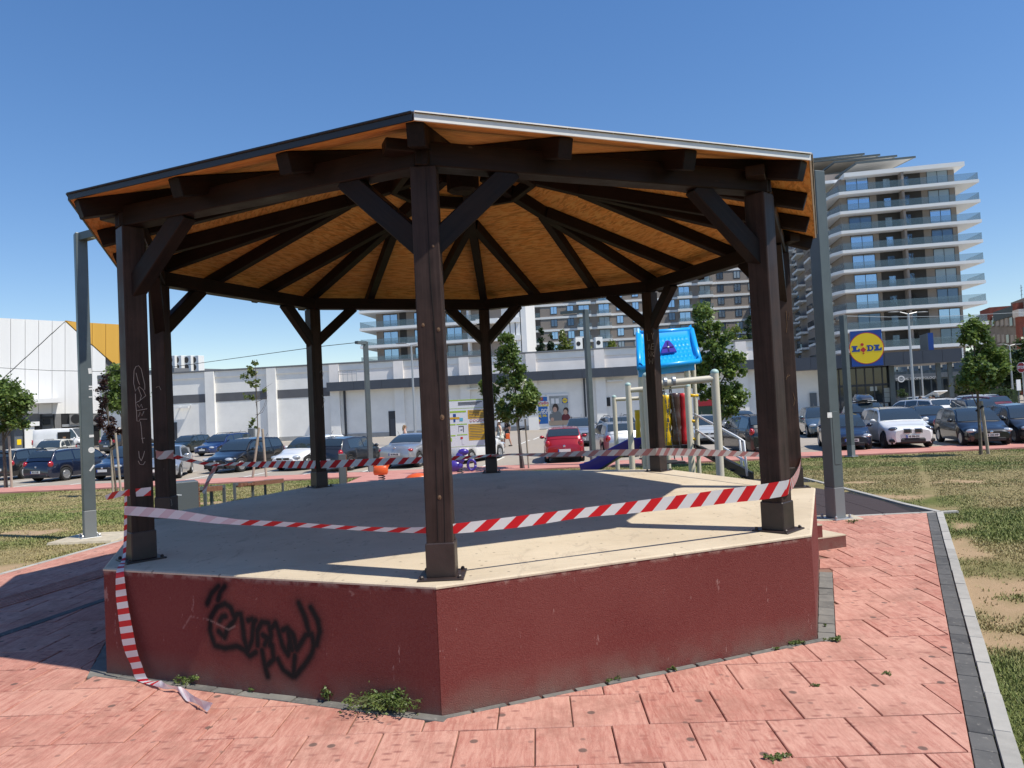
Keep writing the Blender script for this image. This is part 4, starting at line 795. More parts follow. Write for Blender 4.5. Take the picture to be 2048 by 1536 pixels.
# entrance end: canopy on columns, big sign, glazed lobby
C0, C1 = P(1586, 730, 64.5), P(1926, 730, 60.5); EW = Wall(C0, C1); ent = thing('entrance_canopy', 'dark flat entrance canopy on slim columns at the right end of the store', 'canopy', EW.at(8, LOT))
ze0, ze1 = EW.uz(1760, 732)[1], EW.uz(1760, 706)[1]; Le = EW.L
for i in range(9):
    a, b = Le*i/9, Le*(i+1)/9; m = wbx(EW, MB(), a+.01, b-.01, ze0, ze1, -.1, 0); m.build('canopy_panel', MFASC, ent)
m = wbx(EW, MB(), 0.0, Le, ze0+.03, ze1-.05, -9, -.11); m.build('canopy_roof', MCOP, ent)
m = wbx(EW, MB(), Le-.02, Le+.1, ze0-.02, ze1+.02, -9, .02); m.build('end_panel', MWPL, ent)
for px_ in (1884, 1908): u = EW.uz(px_, 760)[0]; m = wbx(EW, MB(), u-.16, u+.16, LOT, ze0, -1.2, -.9); m.build('column', MPOLE, ent)
u = EW.uz(1795, 790)[0]; m = wbx(EW, MB(), u-.2, u+.2, LOT, ze0, -2.2, -1.8); m.build('column', MPOLE, ent)
m = wbx(EW, MB(), -6, EW.uz(1668, 790)[0], LOT, ze0+.02, -6, -2.5); m.build('side_wall', MWHITE, ent)
uA, uB = EW.uz(1670, 790)[0], EW.uz(1796, 790)[0]
m = wbx(EW, MB(), uA, uB, LOT, ze0+.02, -8, -2.6); m.build('lobby_core', MBLACK, ent)
nm = 7
for i in range(nm):
    a, b = uA+(uB-uA)*i/nm, uA+(uB-uA)*(i+1)/nm; zm = EW.uz(1740, 770)[1]
    m = wbx(EW, MB(), a+.05, b-.05, zm+.1, ze0, -2.55, -2.5); m.build('glass_pane', MGLASSD, ent); m = wbx(EW, MB(), a+.05, b-.05, LOT+.1, zm-.1, -2.55, -2.5); m.build('glass_pane', MGLASSD, ent)
    m = wbx(EW, MB(), b-.05, b+.05, LOT, ze0, -2.6, -2.42); m.build('mullion', MDOOR, ent)
m = wbx(EW, MB(), uA, uB, zm-.1, zm+.1, -2.58, -2.45); m.build('mullion', MDOOR, ent)
for k_, (px_, py_) in enumerate(((1784, 780), (1784, 790), (1784, 800), (1780, 812), (1757, 777))):
    u, z = EW.uz(px_, py_); m = wbx(EW, MB(), u-.28, u+.28, z-.2, z+.2, -2.49, -2.47); m.build('notice', mat('notice_paper', (.42, .45, .42), .6) if k_ == 0 else bpy.data.materials['notice_paper'], ent)
wallbox(EW, 'wall_cabinet', MDOOR2, ent, 1624, 786, 1640, 815, -2.49, -2.3)
SG = Wall(EW.at(0, 0, .25), EW.at(10, 0, .25)); sgn = thing('store_sign', 'square blue store sign with a yellow red rimmed disc and LIDL lettering', 'sign', SG.at(*SG.uz(1734, 696), 0))
wallbox(SG, 'sign_box', MLBLUE, sgn, 1700, 663, 1767, 730, -.35, 0)
r_ = 1.37; wdisc(1733, 696.5, r_, MPRED, 'rim', sgn, .002, SG, 1.0, 48); wdisc(1733, 696.5, r_*.955, MYEL, 'disc', sgn, .008, SG, 1.0, 48)
uc, zc = SG.uz(1733, 696.5)
def poly_on(W, pts, name, mt, par, off):              # pts in (u, z) around the disc centre
    m = MB(); m.prism(pts, .012, wtxt(W, uc, zc, off)); return m.build(name, mt, par)
h_ = .52
poly_on(SG, [(-1.17,-.26),(-1.17,-.14),(-1.07,-.14),(-1.07,.14),(-1.17,.14),(-1.17,.26),(-.70,.26),(-.70,.14),(-.80,.14),(-.80,-.10),(-.66,-.10),(-.64,.0),(-.52,.0),(-.54,-.26)], 'letter', MLBLUE, sgn, .012)
poly_on(SG, [(.58,-.26),(.58,-.14),(.68,-.14),(.68,.14),(.58,.14),(.58,.26),(1.02,.26),(1.02,.14),(.94,.14),(.94,-.10),(1.07,-.10),(1.09,.0),(1.19,.0),(1.17,-.26)], 'letter', MLBLUE, sgn, .012)
a_ = [(.02,-.26),(.02,-.14),(.10,-.14),(.10,.14),(.02,.14),(.02,.26)]+[(.28+.27*math.sin(t), .26*math.cos(t)) for t in np.linspace(0, math.pi, 12)]
poly_on(SG, a_, 'letter', MLBLUE, sgn, .012); poly_on(SG, [(.24,-.14),(.24,.14)]+[(.28+.12*math.sin(t), .14*math.cos(t)) for t in np.linspace(0, math.pi, 8)], 'letter_gap', MYEL, sgn, .0245)
poly_on(SG, [(-.52,-.12),(-.26,-.36),(-.02,-.12),(-.26,.12)], 'letter', MPRED, sgn, .013); poly_on(SG, [(-.26,-.36),(-.16,-.44),(-.30,-.5),(-.34,-.42)], 'letter', MPRED, sgn, .0135)
m = MB(); m.prism([(.13*math.cos(t)-.33, .13*math.sin(t)+.34) for t in np.linspace(0, 2*math.pi, 16, endpoint=False)], .012, wtxt(SG, uc, zc, .012)); m.build('letter', MPRED, sgn)
SG2 = Wall(EW.at(Le*.5, 0, -6), EW.at(Le, 0, -6)); s2 = thing('store_sign', 'blue store sign seen edge on above the canopy', 'sign', EW.at(Le*.8, ze1, -2.5))
(u_, z0_), z1_ = EW.uz(1863, 700), EW.uz(1863, 665)[1]; m = wbx(EW, MB(), u_-.12, u_+.28, ze1, z1_, -3.2, -.4); m.build('sign_box', MLBLUE, s2); m = wbx(EW, MB(), u_-.16, u_-.12, ze1, z1_, -3.2, -.4); m.build('sign_side', MPOLE, s2)

# ------------------------------------------------------------------ cladded hall at the left
MCLAD = mat('white_cladding', (.72, .715, .70), .55, var=.03, vscale=.5, bump=.25, bscale=9, stretch=(1, 1, .02)); MORNG = mat('ochre_cladding', (.60, .33, .045), .55, var=.05, vscale=.5, bump=.25, bscale=9, stretch=(1, 1, .02))
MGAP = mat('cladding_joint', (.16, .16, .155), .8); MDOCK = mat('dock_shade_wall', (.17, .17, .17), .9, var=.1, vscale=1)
HW = Wall(P(-120, 740, 78), P(292, 740, 92)); hall = thing('cladded_hall', 'large white cladded hall with an ochre corner and a loading dock at the left', 'hall', HW.at(5, LOT))
def wpoly(pxs, name, mt, par, o0, o1, W=HW):
    q = [W.uz(*p_) for p_ in pxs]; m = MB(); m.prism(q, o1-o0, wtxt(W, 0, 0, o0)); return m.build(name, mt, par)
cpx = [(-60, 633), (130, 643), (290, 652), (293, 742), (205, 830), (205, 826), (-60, 836)]
q = [HW.uz(*p_) for p_ in ((-120, 632), (130, 643), (291, 652), (296, 845), (-120, 872))]; m = MB(); m.prism(q, -12, wtxt(HW, 0, 0, -.25)); m.build('wall', MGAP, hall)
ytop = lambda x: 633+(x+60)*.0526 if x < 130 else 643+(x-130)*.0556
xs_ = [-60, -33, -7, 21, 50, 77, 104, 130, 157, 184, 211, 238, 265, 291]
def diag_l(x): return 643+(130-x)*.918              # left slanted joint
def diag_r(x): return 644+(x-132)*.89
for a, b in zip(xs_[:-1], xs_[1:]):
    if b <= 130:
        wpoly([(a+.4, ytop(a)), (b-.4, ytop(b)), (b-.4, diag_l(b)-1.2), (a+.4, diag_l(a)-1.2)], 'cladding_panel', MCLAD, hall, -.2, .10)
        yb = 800 if b < 115 else 827
        if diag_l(a)+1.2 < yb: wpoly([(a+.4, diag_l(a)+1.2), (b-.4, diag_l(b)+1.2), (b-.4, 827), (a+.4, 828)], 'cladding_panel', MCLAD, hall, -.2, .04)
    else:
        wpoly([(a+.4, ytop(a)), (b-.4, ytop(b)), (b-.4, diag_r(b)-1.2), (a+.4, diag_r(a)-1.2)], 'cladding_panel', MORNG, hall, -.2, .10)
        if a < 205: wpoly([(a+.4, diag_r(a)+1.2), (b-.4, diag_r(b)+1.2), (b-.4, 827), (a+.4, 827)], 'cladding_panel', MCLAD, hall, -.2, .04)
qd = [HW.uz(*p_) for p_ in ((-60, 806), (116, 806))]; m = wbx(HW, MB(), qd[0][0], qd[1][0], HW.uz(60, 808)[1], HW.uz(60, 799)[1], .1, 2.6); m.build('dock_roof', MCLAD, hall)
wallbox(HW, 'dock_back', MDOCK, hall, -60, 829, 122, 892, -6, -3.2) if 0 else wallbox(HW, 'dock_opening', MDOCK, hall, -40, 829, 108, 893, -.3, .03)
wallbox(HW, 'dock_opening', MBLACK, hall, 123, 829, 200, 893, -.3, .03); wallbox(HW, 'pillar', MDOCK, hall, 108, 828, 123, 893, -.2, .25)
wallbox(HW, 'kiosk_wall', MWPL, hall, 39, 852, 60, 905, .3, 3.0); wallbox(HW, 'kiosk_wall', MDOOR2, hall, 20, 852, 38.5, 905, .3, 2.6); wallbox(HW, 'kiosk_roof', MWPL, hall, 18, 846, 68, 852, .2, 3.2)
u, z = HW.uz(30, 884); m = wbx(HW, MB(), u-.2, u+.2, z-.3, z+.3, 2.6, 2.62); m.build('notice', MYEL, hall)
for a, b, c_, d_ in ((80, 829, 84, 860), (80, 833, 107, 836), (86, 839, 100, 849), (66, 850, 78, 858)): wallbox(HW, 'dock_pipe', MBLACK, hall, a, b, c_, d_, .04, .3)
for px_ in (150, 196):
    f_ = wallbox(HW, 'fan_unit', MDOCK, hall, px_-13, 829, px_+13, 848, .04, .5); wdisc(px_, 838, .55, MBLACK, 'fan_grille', f_, .51, HW)
wallbox(HW, 'dock_rail', MGAL, hall, 123, 849, 200, 850.3, .2, .3)
cr = HW; mg = mat('green_crate_plastic', (.01, .16, .09), .5, var=.3, vscale=8)
t_ = thing('waste_container', 'dark low waste container under the dock roof of the white hall', 'container', HW.at(*HW.uz(72, 888), 1)); wallbox(HW, 'bin_body', MBLACK, t_, 61, 880, 84, 897, .4, 2.0); wallbox(HW, 'rim', MGAL, t_, 61, 879, 84, 880.2, .35, 2.1)
t_ = thing('crate_stack', 'green plastic crate stack beside the white van', 'crates', HW.at(*HW.uz(92, 888), 1))
for r in range(4): o_ = wallbox(HW, 'crate', mg, t_, 85, 872+r*4.6, 98.5, 876+r*4.6, .4, 1.6)
m = MB(); q0, q1 = P(186, 728, 88), P(300, 745, 80)
# low link building between hall and store
LW = Wall(P(198, 800, 82), P(352, 800, 76)); lk = thing('link_building', 'low pale wing between the white hall and the supermarket', 'building', LW.at(4, LOT))
wallbox(LW, 'wall', MWHITE, lk, 198, 755, 350, 900, -8, 0); wallbox(LW, 'coping', MCOP, lk, 197, 751, 351, 755, -8.1, .15); wallbox(LW, 'painted_band', MBAND, lk, 240, 793, 350, 806, .002, .03); wallbox(LW, 'pilaster', MWHITE, lk, 294, 757, 304, 900, .001, .3)

# ------------------------------------------------------------------ apartment buildings
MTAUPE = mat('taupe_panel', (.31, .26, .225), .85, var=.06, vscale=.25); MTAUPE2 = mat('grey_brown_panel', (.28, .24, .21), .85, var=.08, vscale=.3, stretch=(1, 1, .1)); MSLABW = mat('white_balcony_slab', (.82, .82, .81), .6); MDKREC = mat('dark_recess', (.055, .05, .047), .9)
g = NG('balcony_glass', .08, .8); g.b.inputs['Base Color'].default_value = (.16, .24, .27, 1); g.b.inputs['Alpha'].default_value = .28; MBGL = g.m
MFRAME = mat('dark_window_frame', (.03, .03, .033), .5); MCURT = mat('pale_curtain_glass', (.34, .42, .48), .2, spec=.8)
MWINS = [MWIN, MWIN, mat('dark_blue_window', (.12, .17, .24), .06, metal=.45, spec=.8), MCURT]
WMESH = {}
def window(W, par, u, z, w_, h_, off, n=2, rail=False):
    key = (round(w_, 2), round(h_, 2), n); 
    if key not in WMESH:
        m = MB(); t = .07
        m.box((0, -.05, 0), (w_, .03, t)); m.box((0, -.05, h_-t), (w_, .03, h_))
        for i in range(n+1): x = (w_-t)*i/n; m.box((x, -.05, t), (x+t, .03, h_-t))
        WMESH[key] = (m.mesh('frame', MFRAME), [])
        for mt in MWINS: m = MB(); m.box((t*.5, -.06, t*.5), (w_-t*.5, -.01, h_-t*.5)); WMESH[key][1].append(m.mesh('window', mt))
    fm, pm = WMESH[key]; M_ = W.M(u, z, off)
    p_ = link(bpy.data.objects.new('window', random.choice(pm)), par); WM[p_.name] = M_; p_.matrix_parent_inverse = WM[par.name].inverted(); p_.matrix_basis = M_
    f_ = link(bpy.data.objects.new('frame', fm), p_); f_.matrix_basis = M_; return p_
# right tower
TW = Wall(P(1690, 560, 113), P(1926, 560, 110)); tow = thing('apartment_tower', 'tall stepped apartment tower with white balcony slabs at the right', 'building', TW.at(10, LOT))
zf = [TW.uz(1800, y)[1] for y in (382, 421, 460, 499, 538, 578, 618, 658, 697)]; fh_ = (zf[0]-zf[8])/8; zroof = zf[0]+fh_
uL, uR = 0.0, TW.uz(1922, 560)[0]
SU = V((TW.u.x*.5-TW.n.x, TW.u.y*.5-TW.n.y, 0))      # side face runs back to the right
BX = Wall(TW.at(uL, 0), TW.at(uL, 0)-TW.n*40+TW.u*10)
def tprism(u_a, u_b, y0, y1, z0, z1, m, sk=.0):       # plan: quad between out-offsets y0 (front) and y1 (back)
    m.prism([(u_a, -y0), (u_b, -y0), (u_b, -y1), (u_a, -y1)][::1], z1-z0, Matrix((TW.u, -TW.n, V((0, 0, 1)))).transposed().to_4x4() if 0 else None, z0); return m
zg = LOT
m = wbx(TW, MB(), uL, uR, zg, zroof-.35, -34, 0); m.build('wall', MTAUPE, tow)
uM = TW.uz(1811, 560)[0]
for k, z in enumerate(zf+[zf[8]-fh_]):
    ov = 2.1; xl = TW.uz(1679, 560)[0]; xr = uR+2.6
    m = MB(); m.prism([(xl-.8, -.0), (xl+.2, 1.9), (xr, 1.9), (xr-.3, -4.0), (xr-.3, -6.0), (uR-.1, -6.0), (uR-.1, -.02), (uL-.1, -.02), (uL-.1, -8), (xl-2.0, -8)][::-1], .46, TW.M(0, z-.23)); m.build('balcony_slab', MSLABW, tow)
    if k < 9:
        zr_ = z+.24; gh = 1.05
        m = wbx(TW, MB(), xl+.3, xr-.1, zr_, zr_+gh, 1.80, 1.83); m.build('balustrade', MBGL, tow); m = wbx(TW, MB(), xr-.13, xr-.1, zr_, zr_+gh, -4, 1.79); m.build('balustrade', MBGL, tow)
        m = MB(); m.bar(TW.at(xl-1.9, zr_+gh/2, -7.8), TW.at(xl+.2, zr_+gh/2, 1.75), .03, gh); m.build('balustrade', MBGL, tow)
        hw = fh_-.62
        window(TW, tow, TW.uz(1708+k*1.2, 560)[0]-.4, zr_, 3.3, hw, .03); window(TW, tow, TW.uz(1866+k*1.0, 560)[0], zr_, 3.0, hw, .03)
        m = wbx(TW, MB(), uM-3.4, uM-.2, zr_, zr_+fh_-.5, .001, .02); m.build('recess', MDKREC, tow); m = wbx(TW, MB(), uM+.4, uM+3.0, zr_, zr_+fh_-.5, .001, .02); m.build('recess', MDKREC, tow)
        window(TW, tow, uM-2.4, zr_, 1.1, hw-.5, .03, 1); window(TW, tow, uM+.5, zr_, .9, hw-.3, .03, 1)
        m = wbx(TW, MB(), uM-.16, uM+.16, zr_-.01, zr_+fh_-.46, .0, 1.5); m.build('partition', MTAUPE, tow)
m = wbx(TW, MB(), TW.uz(1695, 560)[0], uR+.9, zroof-.5, zroof+.15, -30, 1.6); m.build('roof_slab', MSLABW, tow)
MPCOV = mat('pergola_slat_cover', (.42, .40, .36), .8)
for i in range(4):                                    # stepped top: pergolas stepping back
    yo = -3.0-i*5.0; ub = TW.uz(1726-i*27, 340)[0]; zz_ = zroof+.75+i*1.95
    m = MB(); u_e = TW.uz(1845-i*14, 340)[0]
    for u in (ub, (ub+u_e)/2, u_e): m.bar(TW.at(u, zz_-1.2, yo), TW.at(u, zz_+2.0, yo), .22, .22)
    m.bar(TW.at(ub-.2, zz_+2.1, yo), TW.at(u_e+.2, zz_+2.1, yo), .3, .3); m.bar(TW.at(ub-2.2, zz_+1.1, yo-4.2), TW.at(u_e-2.0, zz_+1.9, yo-4.2), .25, .25); m.bar(TW.at(ub, zz_+2.1, yo), TW.at(ub-2.2, zz_+1.2, yo-4.2), .25, .25); m.bar(TW.at(u_e, zz_+2.1, yo), TW.at(u_e-2.0, zz_+1.9, yo-4.2), .25, .25)
    m.build('pergola', MPOLE, tow)
    m = MB(); m.add([TW.at(ub, zz_+2.0, yo-.2), TW.at(u_e-.2, zz_+2.0, yo-.2), TW.at(u_e-2, zz_+1.8, yo-4), TW.at(ub-2, zz_+1.3, yo-4)], [(0, 1, 2, 3)]); m.build('pergola_cover', MPCOV, tow)
    m = wbx(TW, MB(), ub-9, u_e-.5, zroof+.151 if i == 0 else zz_-1.95, zz_-.1, -34, yo-.6); m.build('roof_terrace', MSLABW, tow); m = wbx(TW, MB(), ub-7, u_e-4, zz_-.099, zz_+1.9, -33, yo-4.4); m.build('penthouse', MTAUPE, tow)
# base of the tower behind the canopy
TB = Wall(TW.at(-2, 0, 2.5), TW.at(uR+.6, 0, 2.5)); m = wbx(TB, MB(), 0, TB.L, zg, zf[8]-fh_-.4, -2.4, 0); tb = m.build('shopfront_wall', MPOLE, tow)
for i in range(12):
    a = .3+i*(TB.L-.6)/12; m = wbx(TB, MB(), a, a+(TB.L-.6)/12-.25, zg+.2, zg+3.2, .001, .06); m.build('shop_window', MGLASSD, tow); m = wbx(TB, MB(), a, a+(TB.L-.6)/12-.25, zg+4.6, zg+6.8, .001, .06); m.build('shop_window', MWINS[2], tow)
m = wbx(TB, MB(), 0, TB.L, zg+3.5, zg+4.2, .002, .3); m.build('shop_fascia', MDOOR2, tow)
u, z = TB.uz(1801, 758); wdisc(1801, 758, .5, MWPL, 'shop_logo', tow, .31, TB); wdisc(1801, 758, .33, MDOOR2, 'shop_logo', tow, .315, TB)
u, z = TB.uz(1831, 757); txt('shop_lettering', 'DIGITAL STOMATOLOGY', .5, wtxt(TB, u, z, .31), MWPL, tow, .01)
# wing behind the tower (balconies in profile)
GW_ = Wall(P(1562, 560, 172), P(1668, 560, 120)); wing = thing('apartment_wing', 'receding apartment wing with rows of jutting balconies left of the tower', 'building', GW_.at(10, LOT))
zw = [GW_.uz(1620, 700-34*k)[1] for k in range(0, 7)]; fw = 3.05; ztw = zf[0]+fh_*.6
m = wbx(GW_, MB(), 0, GW_.L, zg, ztw, -14, 0); m.build('wall', MTAUPE, wing)
for k in range(12):
    z = zg+4.5+k*fw
    if z > ztw-1: break
    m = wbx(GW_, MB(), -.3, GW_.L, z-.25, z+.2, .002, .35); m.build('floor_band', MSLABW, wing)
    for j in range(4):
        a = 3+j*(GW_.L-4)/4
        m = wbx(GW_, MB(), a, a+5.5, z-.22, z+.18, .36, 2.1); b_ = m.build('balcony', MSLABW, wing); m = wbx(GW_, MB(), a+.1, a+5.4, z+.181, z+1.2, 2.02, 2.06); m.build('balustrade', MGLASSD, b_); m = wbx(GW_, MB(), a+.1, a+.14, z+.181, z+1.2, .36, 2.0); m.build('balustrade', MBGL, b_)
        window(GW_, wing, a+1, z+.25, 3.2, 2.2, .03); window(GW_, wing, a+7.2, z+.9, 1.4, 1.5, .03)
# middle block
MW_ = Wall(P(1050, 600, 172), P(1566, 600, 168)); mid_ = thing('apartment_block', 'wide grey brown apartment block with white bands behind the store', 'building', MW_.at(30, LOT))
zk = MW_.uz(1100, 661)[1]; fm = 2.98; ztm = zk+fm*6.2
m = wbx(MW_, MB(), 0, MW_.L, zg, ztm, -14, 0); m.build('wall', MTAUPE2, mid_); m = wbx(MW_, MB(), -4.5, -.02, zg, ztm+1, -14, .6); m.build('stair_wall', MSLABW, mid_)
for d_ in (-3.4, -2.6): m = wbx(MW_, MB(), d_, d_+.3, zg, ztm, .602, .63); m.build('joint', MBLACK, mid_)
for k in range(-6, 6):
    z = zk+k*fm
    if z < 6: continue
    m = wbx(MW_, MB(), 0, MW_.L, z-.28, z+.22, .002, .12); m.build('floor_band', MSLABW, mid_)
    wins = [1102, 1135, 1234, 1266, 1338, 1438, 1472, 1500, 1530]; bal = [1158, 1198, 1360, 1402]
    for px_ in wins: window(MW_, mid_, MW_.uz(px_, 640)[0], z+.85, 1.5, 1.75, .04)
    for j, px_ in enumerate(bal):
        u = MW_.uz(px_, 640)[0]; window(MW_, mid_, u, z+.25, 2.5, 2.3, .04)
        m = wbx(MW_, MB(), u-.5, u+2.9, z-.32, z+.24, .121, 1.3); b_ = m.build('balcony', MSLABW, mid_); m = wbx(MW_, MB(), u-.45, u+2.85, z+.241, z+1.15, 1.22, 1.25); m.build('balustrade', MBGL, b_)
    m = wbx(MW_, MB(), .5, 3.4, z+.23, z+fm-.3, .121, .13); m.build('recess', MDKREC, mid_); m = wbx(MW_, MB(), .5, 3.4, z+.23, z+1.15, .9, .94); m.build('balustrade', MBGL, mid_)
# left block with deep white slabs
LB_ = Wall(P(751, 620, 125), P(1046, 620, 121)); lb = thing('apartment_block', 'apartment block with deep white balcony slabs behind the front post', 'building', LB_.at(8, LOT))
zl = LB_.uz(790, 692)[1]; fl = 2.98
m = wbx(LB_, MB(), 0, LB_.L, zg, zl+fl*3.4, -14, 0); m.build('wall', MTAUPE, lb)
for k in range(-4, 4):
    z = zl+k*fl
    if z < 4: continue
    m = wbx(LB_, MB(), -2.2, LB_.uz(965, 640)[0], z-.3, z+.15, -.01, 2.3); m.build('balcony_slab', MSLABW, lb); m = wbx(LB_, MB(), -2.2, -.02, z-.3, z+.15, -9, -.011); m.build('balcony_slab', MSLABW, lb)
    m = wbx(LB_, MB(), -2.1, LB_.uz(963, 640)[0], z+.151, z+1.2, 2.16, 2.2); m.build('balustrade', MBGL, lb); m = wbx(LB_, MB(), -2.12, -2.08, z+.151, z+1.2, -9, 2.15); m.build('balustrade', MBGL, lb)
    for px_ in (766, 828, 893): window(LB_, lb, LB_.uz(px_, 640)[0], z+.16, 2.6, 2.35, .03)
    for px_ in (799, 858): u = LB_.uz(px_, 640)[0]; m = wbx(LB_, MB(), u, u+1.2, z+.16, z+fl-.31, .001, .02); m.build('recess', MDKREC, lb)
    u = LB_.uz(940, 640)[0]; m = wbx(LB_, MB(), u-.15, u+.15, z+.16, z+fl-.31, .0, 1.9); m.build('partition', MSLABW, lb)
    for j, px_ in enumerate((955, 975, 995, 1016)):
        u = LB_.uz(px_, 640)[0]; m = wbx(LB_, MB(), u, u+2.0, z-.3, z+.5, -.01, 1.6-.4*j); m.build('balcony_slab', MSLABW, lb)
u = LB_.uz(1003, 640)[0]; m = wbx(LB_, MB(), u, LB_.L+.4, zg, zl+fl*3.4, -13, .03); m.build('pale_wall', MSLABW, lb)
for q_ in (.6, 1.5, 2.4): m = wbx(LB_, MB(), LB_.L-q_, LB_.L-q_+.14, zg, zl+fl*3.4, .031, .05); m.build('joint', MBLACK, lb)
# old brick houses at the far right
MOLD = mat('old_grey_render', (.31, .295, .275), .9, var=.15, vscale=.4); MBRK = mat('red_brick_wall', (.28, .085, .06), .9, var=.15, vscale=1.5); MSHUT = mat('pale_shutter', (.5, .48, .45), .7)
OW = Wall(P(1944, 660, 150), P(2037, 660, 122)); old_ = thing('old_apartment_house', 'old grey apartment house with small shuttered windows at far right', 'building', OW.at(5, LOT))
zo = OW.uz(2000, 622)[1]; q = [OW.uz(1945, 641), OW.uz(2036, 620)]; m = MB(); m.prism([(q[0][0], zg), (q[1][0], zg), q[1], OW.uz(1985, 634), OW.uz(1975, 626), OW.uz(1952, 632)], -12, wtxt(OW, 0, 0, 0)); m.build('wall', MOLD, old_)
wallbox(OW, 'stair_shaft', MBRK, old_, 1963, 622, 1984, 640, -6, .3); wallbox(OW, 'roof_house', MOLD, old_, 2016, 606, 2050, 622, -8, -.4); wallbox(OW, 'roof_parapet', MBLACK, old_, 1988, 625, 2035, 629, -3, .2)
for r in range(4):
    for c_ in range(6):
        u, z = OW.uz(1985+c_*9, 652); z = z-r*3.0; m = wbx(OW, MB(), u, u+1.5, z, z+1.4, .001, .1); w__ = m.build('window', MSHUT if (r*7+c_*3) % 4 else MGLASSD, old_)
        m = wbx(OW, MB(), u-.12, u+1.62, z-.18, z-.02, .001, .2); m.build('sill', MOLD, w__)
for px_, h_ in ((2005, 3.5), (2043, 5)):
    u, z = OW.uz(px_, 612); m = MB(); m.tube([OW.at(u, z-1.5, -3), OW.at(u, z+h_, -3)], .05, 5)
    for zz_ in (.5, .7, .85): m.tube([OW.at(u-.7, z+h_*zz_, -3), OW.at(u+.7, z+h_*zz_, -3)], .03, 4)
    m.build('roof_antenna', MPOLE, old_)
BW_ = Wall(P(2036, 660, 120), P(2140, 660, 118)); br = thing('brick_house', 'red brick house with white eave at the right edge', 'building', BW_.at(2, LOT)); wallbox(BW_, 'wall', MBRK, br, 2037, 630, 2130, 800, -1.5, 0); wallbox(BW_, 'eave', MSLABW, br, 2034, 619, 2130, 627, -2, .6); wallbox(BW_, 'upper_wall', MBRK, br, 2034, 605, 2130, 618, -2, -.5)
for r in range(3): wallbox(BW_, 'window', MGLASSD, br, 2045, 655+r*32, 2056, 672+r*32, .001, .05)
# distant wooded hills
N_ = 60; hv = []; hf = []
for i in range(N_+1):
    px_ = -900+i*75; d_ = 2600; b_ = P(px_, 800, d_); h_ = 75+45*vnoise(np.array([i*.23]), np.array([.5]), 1, 21)[0]+70*max(0, 1-abs(px_-560)/900)
    for j, (dd, hh_) in enumerate(((0, -5), (250, h_*.6), (600, h_), (900, h_*.5))):
        q = CV + (b_-CV)*((d_+dd)/d_); hv.append((q.x, q.y, hh_ + (0 if j == 0 else 14*vnoise(np.array([i*1.3]), np.array([j*2.2]), 1, 5)[0])))
for i in range(N_):
    for j in range(3): hf.append((i*4+j, (i+1)*4+j, (i+1)*4+j+1, i*4+j+1))
m = MB(); m.add(hv, hf); tag(m.build('hills', mat('wooded_hills', (.060, .085, .075), .95, var=.25, vscale=.02), smooth=True), kind='structure')
# ------------------------------------------------------------------ cars
MTYRE = mat('tyre_rubber', (.018, .018, .019), .85); MRIM = mat('alloy_rim', (.48, .49, .50), .35, metal=.75); MRIMD = mat('dark_rim', (.10, .10, .105), .4, metal=.5); MUNDER = mat('car_underside', (.010, .010, .011), .8)
MCGLASS = mat('car_glass', (.028, .040, .048), .04, spec=1.0, coat=.6); MTRIMC = mat('car_black_trim', (.018, .018, .02), .55); MHEAD = mat('headlamp_glass', (.55, .58, .60), .08, metal=.35, coat=1.0); MTAIL = mat('tail_lamp', (.36, .008, .012), .12, coat=1.0); MPLATE = mat('number_plate', (.72, .72, .70), .4); MCHROME = mat('chrome_trim', (.6, .6, .62), .12, metal=.9); MAMB = mat('plate_blue_band', (.01, .06, .35), .4); MINK = mat('plate_ink', (.01, .01, .01), .6)
PAINTS = {}
def paint(name, c, metal=.25):
    if name not in PAINTS: PAINTS[name] = mat('paint_'+name, c, .3, metal=metal, coat=1.0, var=.05, vscale=1.5)
    return PAINTS[name]
STY = {                                               # L, W, H, belt, bonnet start/height, screen base, roof front, roof rear, rear glass base, deck z, wheelbase shift
 'hatch': dict(L=4.05, W=1.72, H=1.46, hood=.80, belt=.93, sb=.27, rf=.45, rr=.88, gb=.965, deck=.98, nose=.66, tail=.82),
 'wagon': dict(L=4.65, W=1.76, H=1.47, hood=.78, belt=.93, sb=.28, rf=.44, rr=.90, gb=.972, deck=.97, nose=.64, tail=.84),
 'sedan': dict(L=4.35, W=1.74, H=1.42, hood=.80, belt=.93, sb=.28, rf=.45, rr=.70, gb=.86, deck=.99, nose=.66, tail=.90),
 'coupe': dict(L=3.95, W=1.70, H=1.38, hood=.80, belt=.93, sb=.27, rf=.44, rr=.58, gb=.76, deck=.99, nose=.66, tail=.90),
 'suv':   dict(L=4.45, W=1.84, H=1.62, hood=.98, belt=1.06, sb=.27, rf=.43, rr=.88, gb=.965, deck=1.10, nose=.86, tail=.98),
 'mpv':   dict(L=4.40, W=1.80, H=1.66, hood=.94, belt=1.02, sb=.22, rf=.40, rr=.90, gb=.972, deck=1.06, nose=.76, tail=.95),
 'van':   dict(L=5.40, W=2.00, H=2.35, hood=1.15, belt=1.25, sb=.14, rf=.27, rr=.985, gb=.995, deck=1.3, nose=.95, tail=1.2),
}
